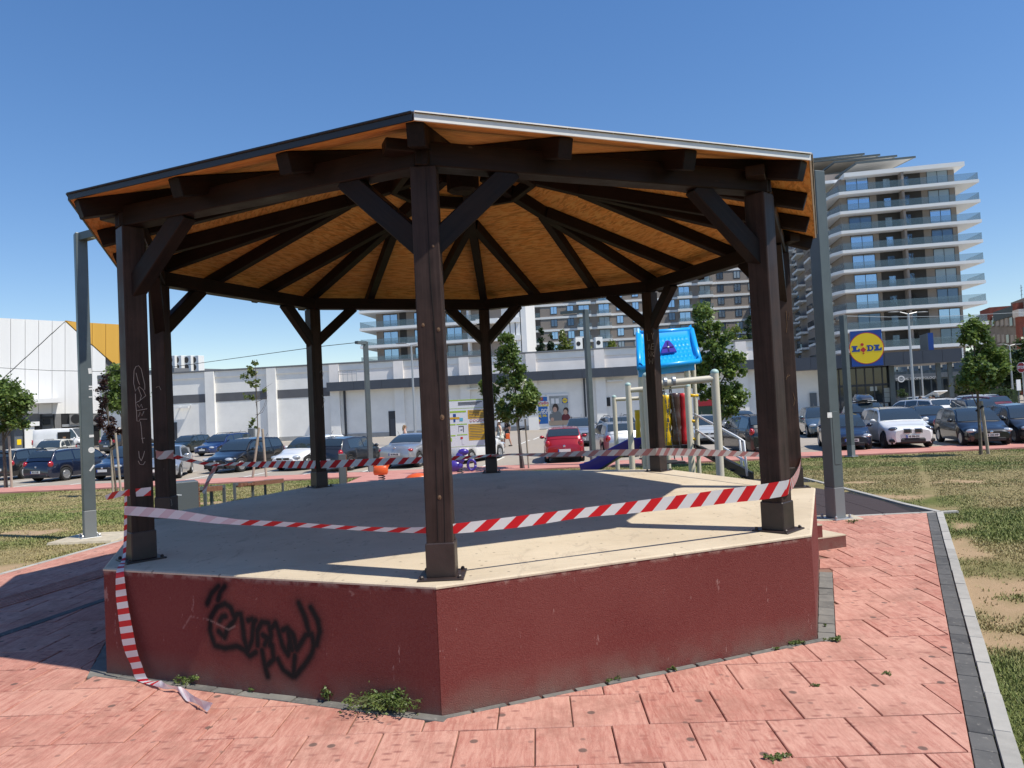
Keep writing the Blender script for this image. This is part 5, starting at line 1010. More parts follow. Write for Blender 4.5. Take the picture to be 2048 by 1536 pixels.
def car(label, style, col, px, py, ang, mt=None, front='toward', group='cars parked in the car park', plate=None, rim=MRIM, mirrorcol=None, box=False, open_hatch=False, scale=1.0, head=MHEAD, d=None, lowtrim=False, grille='slim', side_windows=3, opendoor=False, z=LOT):
    """px,py: ground point under the bumper that is nearest to the viewer; ang: heading in degrees; front: which end is near."""
    s = STY[style]; L, W, H = s['L']*scale, s['W']*scale, s['H']*scale; hw = W/2; k = scale
    sgn = 1 if front == 'toward' else -1
    hd = V((math.cos(rad(ang)), math.sin(rad(ang)), 0)); near = gp(px, py, z) if d is None else V((*P(px, py, d)[:2], z)); cen = near - hd*(sgn*L/2)
    r = thing('parked_car' if style != 'van' else 'parked_van', label, 'car' if style != 'van' else 'van', (cen.x, cen.y, z), group, rad(ang), keep=False)
    mt = mt or paint(*col); X = lambda f: L/2 - f*L          # f: 0 nose .. 1 tail
    zs = .19*k; rw = .315*k*(1.08 if style in ('suv', 'van') else 1); wx = (.185, .815) if style not in ('van',) else (.16, .80)
    hood, belt, nose, deck, tail = s['hood']*k, s['belt']*k, s['nose']*k, s['deck']*k, s['tail']*k; sb, rf, rr, gb = s['sb'], s['rf'], s['rr'], s['gb']
    itp = lambda x, xs_, ys_: float(np.interp(x, xs_, ys_))
    def smooth(x, xs_, ys_):
        i = max(0, min(len(xs_)-2, int(np.searchsorted(xs_, x))-1)); t = (x-xs_[i])/(xs_[i+1]-xs_[i]); t = min(1, max(0, t)); t = t*t*(3-2*t)*.6+t*.4; return ys_[i]+(ys_[i+1]-ys_[i])*t
    plan = lambda f: hw*smooth(f, [0, .04, .12, .3, .7, .9, .97, 1], [.70, .86, .955, 1.0, 1.0, .965, .90, .80])
    top = lambda f: smooth(f, [0, .03, .09, sb, gb, .985, 1], [nose-.10*k, nose, nose+.07*k, hood+.10*k, deck, tail+.02*k, tail-.10*k])
    bel = lambda f: smooth(f, [0, .04, .14, sb, gb, .98, 1], [nose-.16*k, nose-.06*k, nose+.0*k, belt-.02*k, deck-.03*k, tail-.04*k, tail-.14*k])
    fs = sorted(set([0, .008, .02, .04, .07, 1, .992, .98, .96, .93] + list(np.linspace(.09, .91, 24)) + [wx[j]+sx*rw/L*q for j in (0, 1) for sx in (-1, 1) for q in (1.14, 1.12, 1.0, .75, .4)]))
    rows = []
    for f in fs:
        zl = zs + (.10*k if f < .02 or f > .98 else .03*k if f < .04 or f > .96 else 0)
        for w_ in wx:
            dx = abs(f-w_)*L; R_ = rw*1.13
            if dx < R_: zl = max(zl, rw + math.sqrt(max(0, R_*R_-dx*dx))*.98)
        w_ = plan(f); zb = bel(f); zt = top(f); lo = min(zl, zb-.05)
        hs = [(w_*.93, lo), (w_*.975, lo+(zb-lo)*.22), (w_*1.0, lo+(zb-lo)*.52), (w_*.985, lo+(zb-lo)*.82), (w_*.95, zb), (w_*.88, zb+(zt-zb)*.55), (w_*.62, zt), (w_*.3, zt+.012*k), (0, zt+.016*k)]
        half = [V((X(f), y_, z_)) for y_, z_ in hs]; rows.append([V((p_.x, -p_.y, p_.z)) for p_ in half[:-1]] + half[::-1])
    m = MB(); m.grid(rows); n_ = len(rows[0]); m.f += [tuple(range(n_-1, -1, -1)), tuple(range((len(rows)-1)*n_, len(rows)*n_))]
    m.build('body', mt, r, angle=38)
    m = MB(); m.box((-L*.47, -hw*.82, zs+.01), (L*.47, hw*.82, zs+.36*k))
    for w_ in wx: m.box((X(w_)-rw*1.2, -hw*.90, zs+.02), (X(w_)+rw*1.2, hw*.90, rw*1.9))
    m.build('underbody', MUNDER, r)
    # cabin
    rx, rz = [sb, sb+(rf-sb)*.55, rf, (rf+rr)/2, rr, rr+(gb-rr)*.5, gb], [top(sb)-.01, H*.87 if style != 'van' else H*.78, H-.045*k, H, H-.05*k, (H-.05*k)*.62+deck*.38 if gb-rr > .05 else (H+deck)/2+.08, top(gb)-.01]
    roof = lambda f: smooth(f, rx, rz) if rf < f < rr else itp(f, rx, rz)
    wb = lambda f: plan(f)*.945; tum = .24 if style not in ('van',) else .08
    def side(f, z_, off=0.0):                         # cabin side surface
        zb = bel(f); t = max(0, (z_-zb)/(H-zb)); return V((X(f), (wb(f)+off)*(1-tum*t), z_))
    cf = sorted(set(list(np.linspace(sb+.002, gb-.002, 30))+[rf, rr])); rows = []
    for f in cf:
        zr = roof(f); zb = bel(f)-.03; e_ = side(f, max(zr-.06*k, zb+.001)); 
        half = [side(f, zb), side(f, zb+(e_.z-zb)*.5), e_, V((X(f), e_.y*.955, zr-.018*k if zr > zb+.05 else zr)), V((X(f), e_.y*.75, zr)), V((X(f), 0, zr+.018*k))]
        rows.append([V((p_.x, -p_.y, p_.z)) for p_ in half[:-1]] + half[::-1])
    m = MB(); m.grid(rows); m.build('cabin', mt, r, angle=45)
    def pane(fr, zt0, zt1, n=5):                      # front / rear screens over the roofline
        m = MB(); rows = []
        for f in np.linspace(fr[0], fr[1], n):
            zr = roof(f); y_ = side(f, max(zr-.06*k, bel(f)))[1]*.93; dx = .012 if zt0 else -.012
            rows.append([V((X(f)+dx, y_*q, zr+.008+.014*k*(1-abs(q)))) for q in (-1, -.5, 0, .5, 1)])
        m.grid(rows); return m
    pane((sb+.012, rf-.006), True, 0).build('windscreen', MCGLASS, r, True)
    if style != 'van' and not open_hatch: pane((rr+.006 if gb-rr > .05 else rr, gb-(.02 if gb-rr > .05 else .0)), False, 0).build('rear_window', MCGLASS, r, True)
    wz = lambda f: roof(f)-.085*k
    if style == 'van': spans = [(sb+.05, rf+.04)]
    elif style in ('coupe',): spans = [(sb+.065, .55), (.56, .63)]
    elif side_windows == 2: spans = [(sb+.065, .54), (.56, .82)]
    else: spans = [(sb+.065, .50), (.515, .70), (.715, gb-.055 if style != 'sedan' else gb-.06)]
    for a, b in spans:
        for sy in (-1, 1):
            m = MB(); rows = []
            for f in np.linspace(a, b, 6):
                z1 = wz(f); z0 = bel(f)+.035*k
                if z1 < z0+.03: z1 = z0+.03
                rows.append([(lambda q: V((q.x, q.y*sy, q.z)))(side(f, z0+(z1-z0)*t, .006)) for t in (0, .5, 1)])
            m.grid(rows); m.build('side_window', MCGLASS, r, True)
    # seams
    seam = MB()
    for f in ([sb+.03, .51, .70] if style != 'van' else [.16, .33, .34]):
        for sy in (-1, 1):
            for za, zb_ in ((.0, .35), (.35, .7), (.7, 1.0)):
                pts = []
                for t in (za, zb_):
                    zz_ = zs+.08+(bel(f)-zs-.08)*t; ww = plan(f)*itp(t, [0, .22, .52, .82, 1], [.955, .98, 1.0, .985, .955])+.002
                    for dx in (-.005, .005): pts.append(V((X(f)+dx, ww*sy, zz_)))
                seam.add(pts, [(0, 1, 3, 2)])
    seam.build('door_seam', MTRIMC, r)
    for f in ((.47, .66) if style not in ('coupe', 'van') else (.55,)):
        for sy in (-1, 1): m = MB(); m.ell((X(f), plan(f)*.99*sy, bel(f)-.10*k), (.10*k, .022*k, .018*k), 8, 5); m.build('door_handle', mt, r)
    # lamps, bumpers, plates, mirrors, wheels
    for sy in (-1, 1):
        zh = nose-.06*k; m = MB(); m.ell((X(.050), hw*.70*sy, zh), (.17*k, .19*k, .085*k), 12, 8, None); m.build('headlight', head, r, True)
        m = MB()
        if style in ('hatch', 'wagon', 'mpv', 'suv'): m.ell((X(.972), hw*.80*sy, tail-.02*k), (.12*k, .115*k, .15*k), 12, 8)
        elif style == 'van': m.cbox((X(.995), hw*.85*sy, 1.0), (.08, .12, .5))
        else: m.ell((X(.965), hw*.74*sy, tail-.14*k), (.14*k, .17*k, .085*k), 12, 8)
        m.build('tail_light', MTAIL, r, True)
        m = MB(); m.ell((X(sb+.07), (hw+.10*k)*sy, belt+.05*k), (.07*k, .115*k, .075*k), 10, 7); m.tube([(X(sb+.07), hw*.90*sy, belt-.0), (X(sb+.07), (hw+.04)*sy, belt+.03*k)], .025*k, 6); m.build('wing_mirror', mirrorcol or mt, r, True)
        m = MB(); m.ell((X(.03), hw*.66*sy, .40*k), (.05*k, .06*k, .045*k), 8, 6); m.build('fog_lamp', MHEAD if not lowtrim else MTRIMC, r, True)
    if grille == 'kidney':
        for sy in (-1, 1):
            m = MB(); m.bbox((X(.02)-.06, sy*.20-.15, nose-.24*k), (X(-.006), sy*.20+.15, nose-.05*k), .05); gr_ = m.build('grille', MCHROME, r)
            for q in range(7): m = MB(); m.box((X(-.007), sy*.20-.128+q*.04, nose-.225*k), (X(-.009), sy*.20-.100+q*.04, nose-.065*k)); m.build('grille_slat', MTRIMC, gr_)
        m = MB(); m.bbox((X(.03), -hw*.52, .24), (X(-.006), hw*.52, .44), .05); m.build('air_intake', MTRIMC, r)
        for sy in (-1, 1): m = MB(); m.bbox((X(.06), sy*hw*.74-.15, .27), (X(.012), sy*hw*.74+.15, .40), .04); m.build('air_intake', MTRIMC, r)
    else:
        m = MB(); m.bbox((X(.03), -hw*.42, nose-.16*k), (X(-.004), hw*.42, nose-.07*k), .02); m.build('grille', MTRIMC, r); m = MB(); m.ell((X(-.003), 0, nose-.10*k), (.02, .06, .055), 10, 6); m.build('emblem', MCHROME, r)
        m = MB(); m.bbox((X(.03), -hw*.55, .22*k), (X(-.005), hw*.55, .34*k), .02); m.build('air_intake', MTRIMC, r)
    m = MB(); m.bbox((X(1.004), -hw*.72, .22*k), (X(.97), hw*.72, .36*k), .03); m.build('rear_bumper', MTRIMC, r)
    if style not in ('van',):
        m = MB(); m.ell((X(1.0), 0, tail-.12*k if style not in ('sedan', 'coupe') else tail-.03), (.02, .055, .05), 10, 6); m.build('emblem', MCHROME, r)
    for end, zz_ in ((-.006, .44*k if grille != 'kidney' else .50*k), (1.006, tail-.30*k if style in ('sedan', 'coupe', 'hatch') else tail-.36*k)):
        sg = 1 if end < .5 else -1
        m = MB(); m.cbox((X(end)+sg*.004, 0, zz_), (.016, .52, .115)); p_ = m.build('number_plate', MPLATE, r); m = MB(); m.cbox((X(end)+sg*.0125, .235*sg*-1, zz_), (.004, .05, .113)); m.build('plate_band', MAMB, p_)
        if plate and ((sg > 0) == (front == 'toward')):
            M_ = Matrix(((0, 0, sg, X(end)+sg*.0128), (sg, 0, 0, .02*sg), (0, 1, 0, zz_-.003), (0, 0, 0, 1))); txt('plate_text', plate, .105, M_, MINK, p_, .001, .004, sx=.82)
    for w_ in wx:
        for sy in (-1, 1):
            Mw = Matrix.Translation((X(w_), sy*(hw-.115*k), rw)) @ Matrix.Rotation(-sy*math.pi/2, 4, 'X')
            m = MB(); m.lathe([(rw*.60, -.10*k), (rw*.93, -.105*k), (rw, -.07*k), (rw, .06*k), (rw*.94, .098*k), (rw*.72, .105*k), (rw*.64, .085*k), (rw*.60, .05*k)], 20, Mw); wh = m.build('wheel', MTYRE, r, angle=40)
            m = MB(); m.lathe([(rw*.65, .084*k), (rw*.62, .092*k), (rw*.58, .06*k)], 20, Mw); m.lathe([(rw*.16, .03*k), (rw*.16, .088*k), (rw*.1, .094*k)], 10, Mw)
            for q in range(5 if rim is MRIM else 7):
                g_ = 2*math.pi*q/(5 if rim is MRIM else 7); c_, s_ = math.cos(g_), math.sin(g_); m.bar(Mw @ V((c_*rw*.1, s_*rw*.1, .078*k)), Mw @ V((c_*rw*.62, s_*rw*.62, .074*k)), .085*k, .02*k, (Mw.to_3x3() @ V((0, 0, 1))))
            m.build('rim', rim, wh)
    m = MB(); m.tube([(X(.86), 0, H-.03), (X(.90), 0, H+.16)], .008, 5); m.build('aerial', MTRIMC, r)
    if style in ('suv', 'wagon'):
        for sy in (-1, 1): m = MB(); m.tube([(X(rf+.03), sy*hw*.62, H-.03*k), (X(rf+.06), sy*hw*.62, H+.035*k), (X(rr-.06), sy*hw*.62, H+.03*k), (X(rr-.02), sy*hw*.62, H-.04*k)], .018, 6); m.build('roof_rail', MTRIMC, r)
    if lowtrim:
        for sy in (-1, 1): m = MB(); m.bar((X(.29), sy*hw*.965, zs+.06), (X(.71), sy*hw*.965, zs+.06), .05, .10); m.build('sill_trim', MTRIMC, r)
    if open_hatch:
        m = MB(); m.bar((X(.86), 0, H-.02), (X(1.05), 0, H+.35), hw*1.5, .07); m.build('open_tailgate', mt, r); m = MB(); m.box((X(gb)-.02, -hw*.7, .7), (X(.94), hw*.7, H-.12)); m.build('open_boot', MUNDER, r)
    if box:
        Mb = Matrix.Translation((X(.58), 0, H+.10)); m = MB()
        m.add([Mb @ V(p_) for p_ in ((-.95,-.36,0),(.85,-.38,0),(1.05,-.24,.04),(1.05,.24,.04),(.85,.38,0),(-.95,.36,0),(-.9,-.36,.16),(.8,-.38,.15),(1.0,-.24,.12),(1.0,.24,.12),(.8,.38,.15),(-.9,.36,.16),(-.7,-.26,.36),(.45,-.26,.33),(.7,-.17,.25),(.7,.17,.25),(.45,.26,.33),(-.7,.26,.36))], [tuple(range(5, -1, -1)), tuple(range(12, 18))]+[(q*6+i, q*6+(i+1) % 6, q*6+6+(i+1) % 6, q*6+6+i) for q in range(2) for i in range(6)])
        bo = m.build('roof_box', paint('dark_box', (.03, .035, .05), 0), None, angle=50); bo.parent = r
        for f in (-.5, .45): m = MB(); m.tube([Mb @ V((f, -.62, -.04)), Mb @ V((f, .62, -.04))], .025, 6); m.build('roof_bar', MGAL, r)
    if opendoor:
        m = MB(); m.box((X(.30), -hw-.012, .42), (X(.52), -hw+.03, 1.95)); m.build('open_side_door', MUNDER, r)
        for q, (a, b, h_) in enumerate(((.31, .36, .5), (.37, .42, .9), (.43, .50, .6))): m = MB(); m.box((X(b), -hw-.05, .55), (X(a), -hw+.1, .55+h_)); m.build('carton', bpy.data.materials.get('carton_brown') or mat('carton_brown', (.30, .17, .09), .8, var=.2, vscale=5), r)
    return r
BLK = ('black', (.010, .011, .014)); NAVY = ('navy', (.010, .016, .040)); SILV = ('silver', (.42, .44, .47), .6); WHT_ = ('white', (.74, .74, .73), 0.0); REDC = ('red', (.36, .008, .016), .2); GREYB = ('grey_blue', (.10, .14, .17), .5); BLUE = ('blue', (.015, .035, .12), .4); DGRN = ('dark_green', (.012, .022, .022)); MARO = ('maroon', (.12, .010, .018)); DGREY = ('dark_grey', (.035, .037, .042), .4)
TO, AW = 257, 77
NR = 'cars in the row along the lawn'; FR = 'cars in the rows further back'
car('black hatchback at the left edge behind the staked tree', 'hatch', BLK, -6, 962, AW+4, front='away', group=NR, scale=1.03)
car('black estate car seen from behind beside the left lamp post', 'wagon', NAVY, 72, 966, AW-4, front='away', group=NR, plate='NI 117-BT', rim=MRIM, scale=1.0)
car('dark blue car nose on between the left lamp post and the front left post', 'hatch', NAVY, 205, 962, TO-2, group=NR, scale=1.03)
car('silver saloon seen between the two left posts', 'sedan', SILV, 313, 962, TO+24, group=NR)
car('black hatchback with number plate, left of the thin sapling', 'hatch', BLK, 430, 948, TO-10, group=NR, plate='NI 233-ZI', scale=1.05)
car('white hatchback with a red sunshade, right of the thin sapling', 'hatch', WHT_, 566, 943, TO-14, group=NR, scale=1.03, plate='NI 108-CK')
car('black hatchback seen from behind right of the rear left post', 'hatch', DGREY, 652, 945, AW-10, front='away', group=NR, side_windows=2)
car('silver coupe seen from behind left of the front post', 'coupe', SILV, 790, 938, AW-9, front='away', group=NR, plate='NI 096-SR', scale=1.04, mirrorcol=MTRIMC)
car('white van like car half hidden behind the playground notice board', 'mpv', WHT_, 895, 930, AW-18, front='away', group=NR, scale=.95)
car('red hatchback seen from behind in front of the billboard', 'hatch', REDC, 1130, 926, AW+6, front='away', group=NR, scale=1.0, head=MHEAD)
car('silver car nose on behind the slide', 'hatch', SILV, 1252, 915, AW+14, front='away', group=NR, scale=1.04)
car('black car with red tail light behind the right front post', 'suv', BLK, 1545, 911, AW+12, front='away', group=NR, scale=1.0)
car('dark blue small hatchback with round headlights behind the right lamp post', 'hatch', NAVY, 1705, 902, TO-6, group=NR, plate='NI 112-SM', scale=.98)
car('white sport utility car with twin kidney grille beside the store sign', 'suv', WHT_, 1828, 898, TO-1, group=NR, plate='NI 390-DX', grille='kidney', lowtrim=True, rim=MRIMD, head=mat('dark_headlamp', (.05, .06, .08), .08, coat=1.0))
car('black hatchback behind the staked tree at right', 'hatch', BLK, 1985, 893, TO-4, group=NR, plate='NI 233-WP', scale=1.02)
car('black car cut off by the right edge', 'hatch', DGREY, 2098, 888, TO-4, group=NR, scale=1.05)
car('pale cream estate car behind the black estate at left', 'wagon', ('cream', (.60, .58, .50), 0), 80, 925, TO+22, group=FR, scale=1.06)
car('small dark green hatchback behind the silver saloon', 'hatch', DGRN, 346, 909, TO-4, group=FR, scale=.95)
car('blue estate car above the black hatchback', 'wagon', BLUE, 404, 913, TO-8, group=FR, scale=1.0)
car('dark grey box shaped van by the hall', 'mpv', DGREY, 212, 908, AW-12, front='away', group=FR, scale=1.12)
car('white delivery van with open side door and cartons at the loading dock', 'van', WHT_, 182, 898, AW-74, front='toward', group='vans at the loading dock', opendoor=True)
car('silver off road car nose on behind the red hatchback', 'suv', SILV, 1163, 894, TO+3, group=FR, plate='NI 054-KA', scale=.98)
car('light grey car behind the swing frame, second of two in line', 'suv', SILV, 1250, 893, AW+14, front='away', group=FR, scale=1.0)
car('silver saloon seen from behind next to the right front post', 'sedan', SILV, 1500, 866, AW+16, front='away', group=FR, scale=1.0)
car('pale car seen through the stair rails', 'hatch', ('pale_grey', (.5, .52, .52), .2), 1420, 889, TO, group=FR)
car('grey blue hatchback behind the right lamp post', 'hatch', GREYB, 1656, 875, TO-4, group=FR, scale=1.08)
car('black sport utility car carrying a roof box', 'suv', BLK, 1752, 868, TO-5, group=FR, box=True, scale=1.04)
car('black saloon with a green sticker behind the white car', 'sedan', BLK, 1882, 868, TO-6, group=FR)
car('dark blue people carrier in front of the white hatchback at right', 'mpv', NAVY, 1985, 858, TO-4, group=FR, scale=.96)
car('white hatchback seen from behind above the black hatchback', 'mpv', WHT_, 1893, 853, AW+26, front='away', group=FR, scale=1.0)
car('white car with raised tailgate in front of the canopy', 'hatch', WHT_, 1880, 832, AW+30, front='away', group=FR, open_hatch=True, scale=1.1)
car('white car with a pale roof behind the right tree', 'wagon', WHT_, 1985, 836, TO+40, group=FR)
car('white estate car at the far right behind the red one', 'suv', WHT_, 2000, 834, AW+30, front='away', group=FR)
car('maroon hatchback at the right edge seen from behind', 'hatch', MARO, 2012, 842, AW+20, front='away', group=FR, scale=1.1)
car('dark wagon roof at the far right', 'wagon', DGREY, 2035, 822, TO+50, group=FR)
# ------------------------------------------------------------------ trees
MBARK = mat('tree_bark', (.13, .105, .08), .95, var=.3, vscale=12, bump=.6, bscale=40); MSTAKE = mat('weathered_stake_wood', (.38, .32, .25), .85, var=.2, vscale=9, bump=.3, bscale=50, stretch=(4, 4, .5)); MTIE = mat('rubber_tree_tie', (.012, .012, .013), .8)
def leafmat(name, a, b):
    g = NG(name, .36, .5); at = g.attr(); c = g.mix(at[0], a, b); g.color(c); withtrans(g.m, .38); return g.m
MLEAF = leafmat('maple_leaf', (.065, .115, .026), (.22, .30, .075)); MLEAFD = leafmat('dark_leaf', (.03, .055, .018), (.085, .13, .04)); MLEAFY = leafmat('yellow_green_leaf', (.09, .13, .02), (.22, .26, .05)); MLEAFP = leafmat('purple_leaf', (.030, .014, .014), (.085, .045, .038)); MLEAFS = leafmat('sapling_leaf', (.085, .125, .025), (.20, .24, .06)); MCONI = leafmat('conifer_needle', (.022, .045, .022), (.06, .095, .045))
def leaves(name, blobs, n, size, mt, parent, clumps=60, spread=.16, seed=1, droop=.35, shell=.55):
    """leaf blades gathered in clumps through a set of ellipsoids (centre, radii, weight)."""
    r = np.random.default_rng(seed); W_ = np.array([b[2] for b in blobs], float); W_ /= W_.sum(); cc = []
    for b, w_ in zip(blobs, W_):
        k = max(2, int(round(clumps*w_))); u = r.normal(size=(k, 3)); u /= np.linalg.norm(u, axis=1)[:, None]; rr_ = r.uniform(shell**3, 1, k)**(1/3)
        cc.append(np.array(b[0])+u*rr_[:, None]*np.array(b[1]))
    cc = np.concatenate(cc); ci = r.integers(0, len(cc), n); av = np.mean([np.mean(b[1]) for b in blobs]); cs = r.uniform(.6, 1.4, len(cc))
    c = cc[ci]+r.normal(size=(n, 3))*(spread*av*cs[ci])[:, None]
    nr = r.normal(size=(n, 3))*.75+np.array([0, 0, .75]); nr /= np.linalg.norm(nr, axis=1)[:, None]; t = r.normal(size=(n, 3)); t[:, 2] -= droop; t -= nr*np.sum(t*nr, 1)[:, None]; t /= np.linalg.norm(t, axis=1)[:, None]; s = np.cross(nr, t)
    L = (size*r.uniform(.6, 1.25, n))[:, None]; v = np.stack([c-t*L*.5, c+s*L*.36+nr*L*.06-t*L*.05, c+t*L*.55, c-s*L*.36+nr*L*.06-t*L*.05], 1).reshape(-1, 3)
    tone = np.clip(r.random(len(cc))[ci]*.55+r.random(n)*.5, 0, 1); return npmesh(name, v, np.arange(len(v)).reshape(-1, 4), mt, parent, attr=np.repeat(tone, 4)[:, None])
def tree(name, label, base, top, crown, n, size, mt, trunk_r=.06, clumps=60, spread=.16, seed=1, group=None, limbs=9, trunk_to=.8, twigs=True):
    """crown: ellipsoids given by world centre, radii, weight."""
    r_ = thing(name, label, 'tree', base, group); rr_ = random.Random(seed); base = V(base); top = V(top); m = MB()
    pts = [base+(top-base)*t+V((rr_.uniform(-.05, .05), rr_.uniform(-.05, .05), 0))*t for t in (0, .12, .3, .5, .7, trunk_to)]
    m.tube([base-V((0, 0, .1))]+pts, [trunk_r*1.35]+[trunk_r*q for q in (1.15, 1, .88, .7, .48, .22)], 8); tr = m.build('trunk', MBARK, r_, angle=60)
    for k in range(limbs):
        b = crown[k % len(crown)]; u = V((rr_.gauss(0, 1), rr_.gauss(0, 1), rr_.uniform(-.3, 1))).normalized(); e_ = V(b[0])+V((u.x*b[1][0], u.y*b[1][1], u.z*b[1][2]))*.8; t = min(max(((e_.z-base.z)/(top.z-base.z))-rr_.uniform(.12, .25), .25), trunk_to-.05); s_ = base+(top-base)*t; md = s_*.45+e_*.55+V((0, 0, (e_-s_).length*.08))
        m = MB(); m.tube([s_, md, e_], [trunk_r*.42, trunk_r*.26, trunk_r*.08], 6); m.build('limb', MBARK, r_)
    leaves('crown', crown, n, size, mt, r_, clumps, spread, seed); return r_
def E3(px, py, d, rx, ry=None, rz=None, w_=1.0):     # ellipsoid from a photo point, depth and pixel radii
    s = d/FPX; return (tuple(P(px, py, d)), (rx*s, (ry if ry else rx)*s, (rz if rz else rx)*s), w_)
def stake(par_label, px0, py0, px1, py1, d0, d1, r_=.045):
    return None
def stakes(parent, lst, d, r=.042, tie=None):
    for a, b in lst:
        m = MB(); p0 = T(*a); dd = dep(p0); m.tube([p0-V((0, 0, .15)), P(b[0], b[1], dd)], r, 8); m.build('support_stake', MSTAKE, parent)
    if tie: m = MB(); m.tube([P(tie[0][0], tie[0][1], d), P(tie[1][0], tie[1][1], d)], .035, 6); m.build('tie', MTIE, parent)
b_ = T(12, 976); d = dep(b_)
t_ = tree('leafy_tree', 'broad green tree held by three stakes at the left edge', b_, P(2, 765, d), [E3(5, 800, d, 42, 40, 38, 3), E3(32, 810, d, 26, 26, 28, 1.2), E3(-10, 780, d, 30, 30, 30, 1), E3(25, 850, d, 24, 24, 14, .6)], 6500, .17, MLEAF, .07, 75, .2, 3)
stakes(t_, [((-4, 975), (-6, 862)), ((24, 976), (18, 872))], d, .05, ((-8, 905), (22, 908)))
b_ = T(233, 990); d = dep(b_)
t_ = tree('purple_sapling', 'thin purple leaved sapling tied to stakes left of the front left post', b_, P(205, 742, d), [E3(212, 840, d, 17, 17, 30, 2), E3(203, 795, d, 10, 10, 26, 1), E3(228, 852, d, 15, 15, 26, 1.4), E3(208, 765, d, 5, 5, 18, .4)], 1500, .11, MLEAFP, .035, 34, .17, 5, limbs=7)
stakes(t_, [((226, 985), (221, 868)), ((243, 992), (231, 866))], d, .04, ((219, 896), (236, 884)))
b_ = gp(244, 900, LOT); d = 46
tree('leafy_tree', 'green tree behind the purple sapling, half hidden by the front left post', V((*P(246, 880, d)[:2], LOT)), P(240, 725, d), [E3(238, 770, d, 24, 24, 44, 3), E3(226, 800, d, 18, 18, 24, 1), E3(262, 780, d, 24, 24, 34, 1)], 3800, .22, MLEAF, .1, 50, .2, 8)
b_ = T(520, 938); d = dep(b_)
t_ = tree('sparse_sapling', 'sparse young tree with few yellowing leaves and three stakes beside the white hatchback', b_, P(509, 712, d), [E3(506, 735, d, 9, 9, 20, 1.3), E3(497, 752, d, 13, 13, 18, 1.6), E3(512, 770, d, 10, 10, 14, .9), E3(500, 795, d, 12, 12, 10, .6), E3(506, 850, d, 7, 7, 18, .8), E3(530, 775, d, 10, 10, 8, .25)], 620, .14, MLEAFS, .032, 40, .16, 12, limbs=4, trunk_to=.97)
for a, b, c_ in (((510, 838), (527, 815), (537, 785)), ((511, 800), (530, 775), (545, 766)), ((510, 775), (493, 765), (478, 752)), ((511, 805), (532, 795), (534, 805)), ((511, 830), (525, 825), (536, 800))):
    m = MB(); m.tube([P(*a, d), P(*b, d), P(*c_, d)], [.014, .009, .003], 5); m.build('bare_branch', MBARK, t_)
stakes(t_, [((504, 957), (518, 855)), ((533, 955), (525, 858))], d, .05, ((513, 882), (528, 882))); 
b_ = T(1043, 938); d = dep(b_)
t_ = tree('leafy_tree', 'slender green street tree between the two middle back posts', b_, P(1022, 650, d), [E3(1028, 790, d, 48, 46, 40, 3.4), E3(1022, 735, d, 33, 33, 38, 2), E3(1014, 690, d, 20, 20, 30, 1), E3(1030, 825, d, 34, 34, 18, 1), E3(978, 775, d, 18, 18, 16, .6), E3(1062, 800, d, 16, 16, 26, .6)], 9500, .14, MLEAF, .055, 95, .17, 16)
stakes(t_, [((1049, 938), (1033, 840)), ((1058, 938), (1050, 838))], d, .035, ((1034, 860), (1053, 856)))
b_ = T(1448, 928); d = dep(b_)
tree('leafy_tree', 'large green tree behind the blue play roof', b_, P(1415, 602, d), [E3(1432, 760, d, 50, 48, 50, 3), E3(1420, 690, d, 38, 36, 46, 2.4), E3(1412, 635, d, 20, 20, 34, 1), E3(1468, 730, d, 24, 24, 30, 1), E3(1455, 815, d, 26, 26, 20, .8), E3(1480, 785, d, 16, 16, 16, .5), E3(1395, 720, d, 20, 20, 40, .8)], 8500, .15, MLEAF, .085, 110, .16, 19)
b_ = T(1962, 908); d = dep(b_)
t_ = tree('leafy_tree', 'young green tree tied to one leaning stake at right', b_, P(1945, 632, d), [E3(1968, 735, d, 42, 40, 36, 3), E3(1950, 680, d, 26, 26, 30, 1.6), E3(1944, 650, d, 13, 13, 20, .6), E3(1990, 715, d, 24, 24, 26, 1.1), E3(1935, 750, d, 20, 20, 22, .8), E3(1960, 770, d, 36, 34, 16, 1)], 6500, .14, MLEAF, .05, 80, .17, 23)
stakes(t_, [((1977, 907), (1962, 802))], d, .055, ((1952, 822), (1966, 812)))
for i, (px, py, h, rx, mt, nm, lb, dd) in enumerate(((1083, 690, 36, 7, MCONI, 'conifer', 'narrow conifer behind the store roof, left one', 105), (1101, 695, 28, 6, MCONI, 'conifer', 'short narrow conifer behind the store roof, right one', 106), (1129, 690, 32, 17, MLEAFY, 'roof_shrub', 'yellow green bush behind the store roof beside the conditioner', 104), (1172, 697, 22, 12, MLEAFY, 'roof_shrub', 'small yellow bush right of the roof duct', 104), (1224, 700, 20, 14, MLEAFY, 'roof_shrub', 'low yellow bush just left of the blue play roof', 104), (1472, 680, 28, 24, MLEAFY, 'roof_shrub', 'yellow bush behind the large green tree', 100), (1500, 668, 36, 16, MCONI, 'conifer', 'dark conifer beside the right front post', 102))):
    hb = P(px, py+h, dd); tp = P(px, py-h, dd); zb = 7.6*1.0
    cr = [E3(px, py+h*.4, dd, rx, rx, h*.5, 1.6), E3(px, py, dd, rx*.75, rx*.75, h*.5, 1), E3(px-1, py-h*.5, dd, rx*.45, rx*.45, h*.45, .6)]
    tree(nm, lb, V((hb.x, hb.y, LOT)), tp, cr, 1000, .42, mt, .14, 40, .2, 40+i, limbs=3)
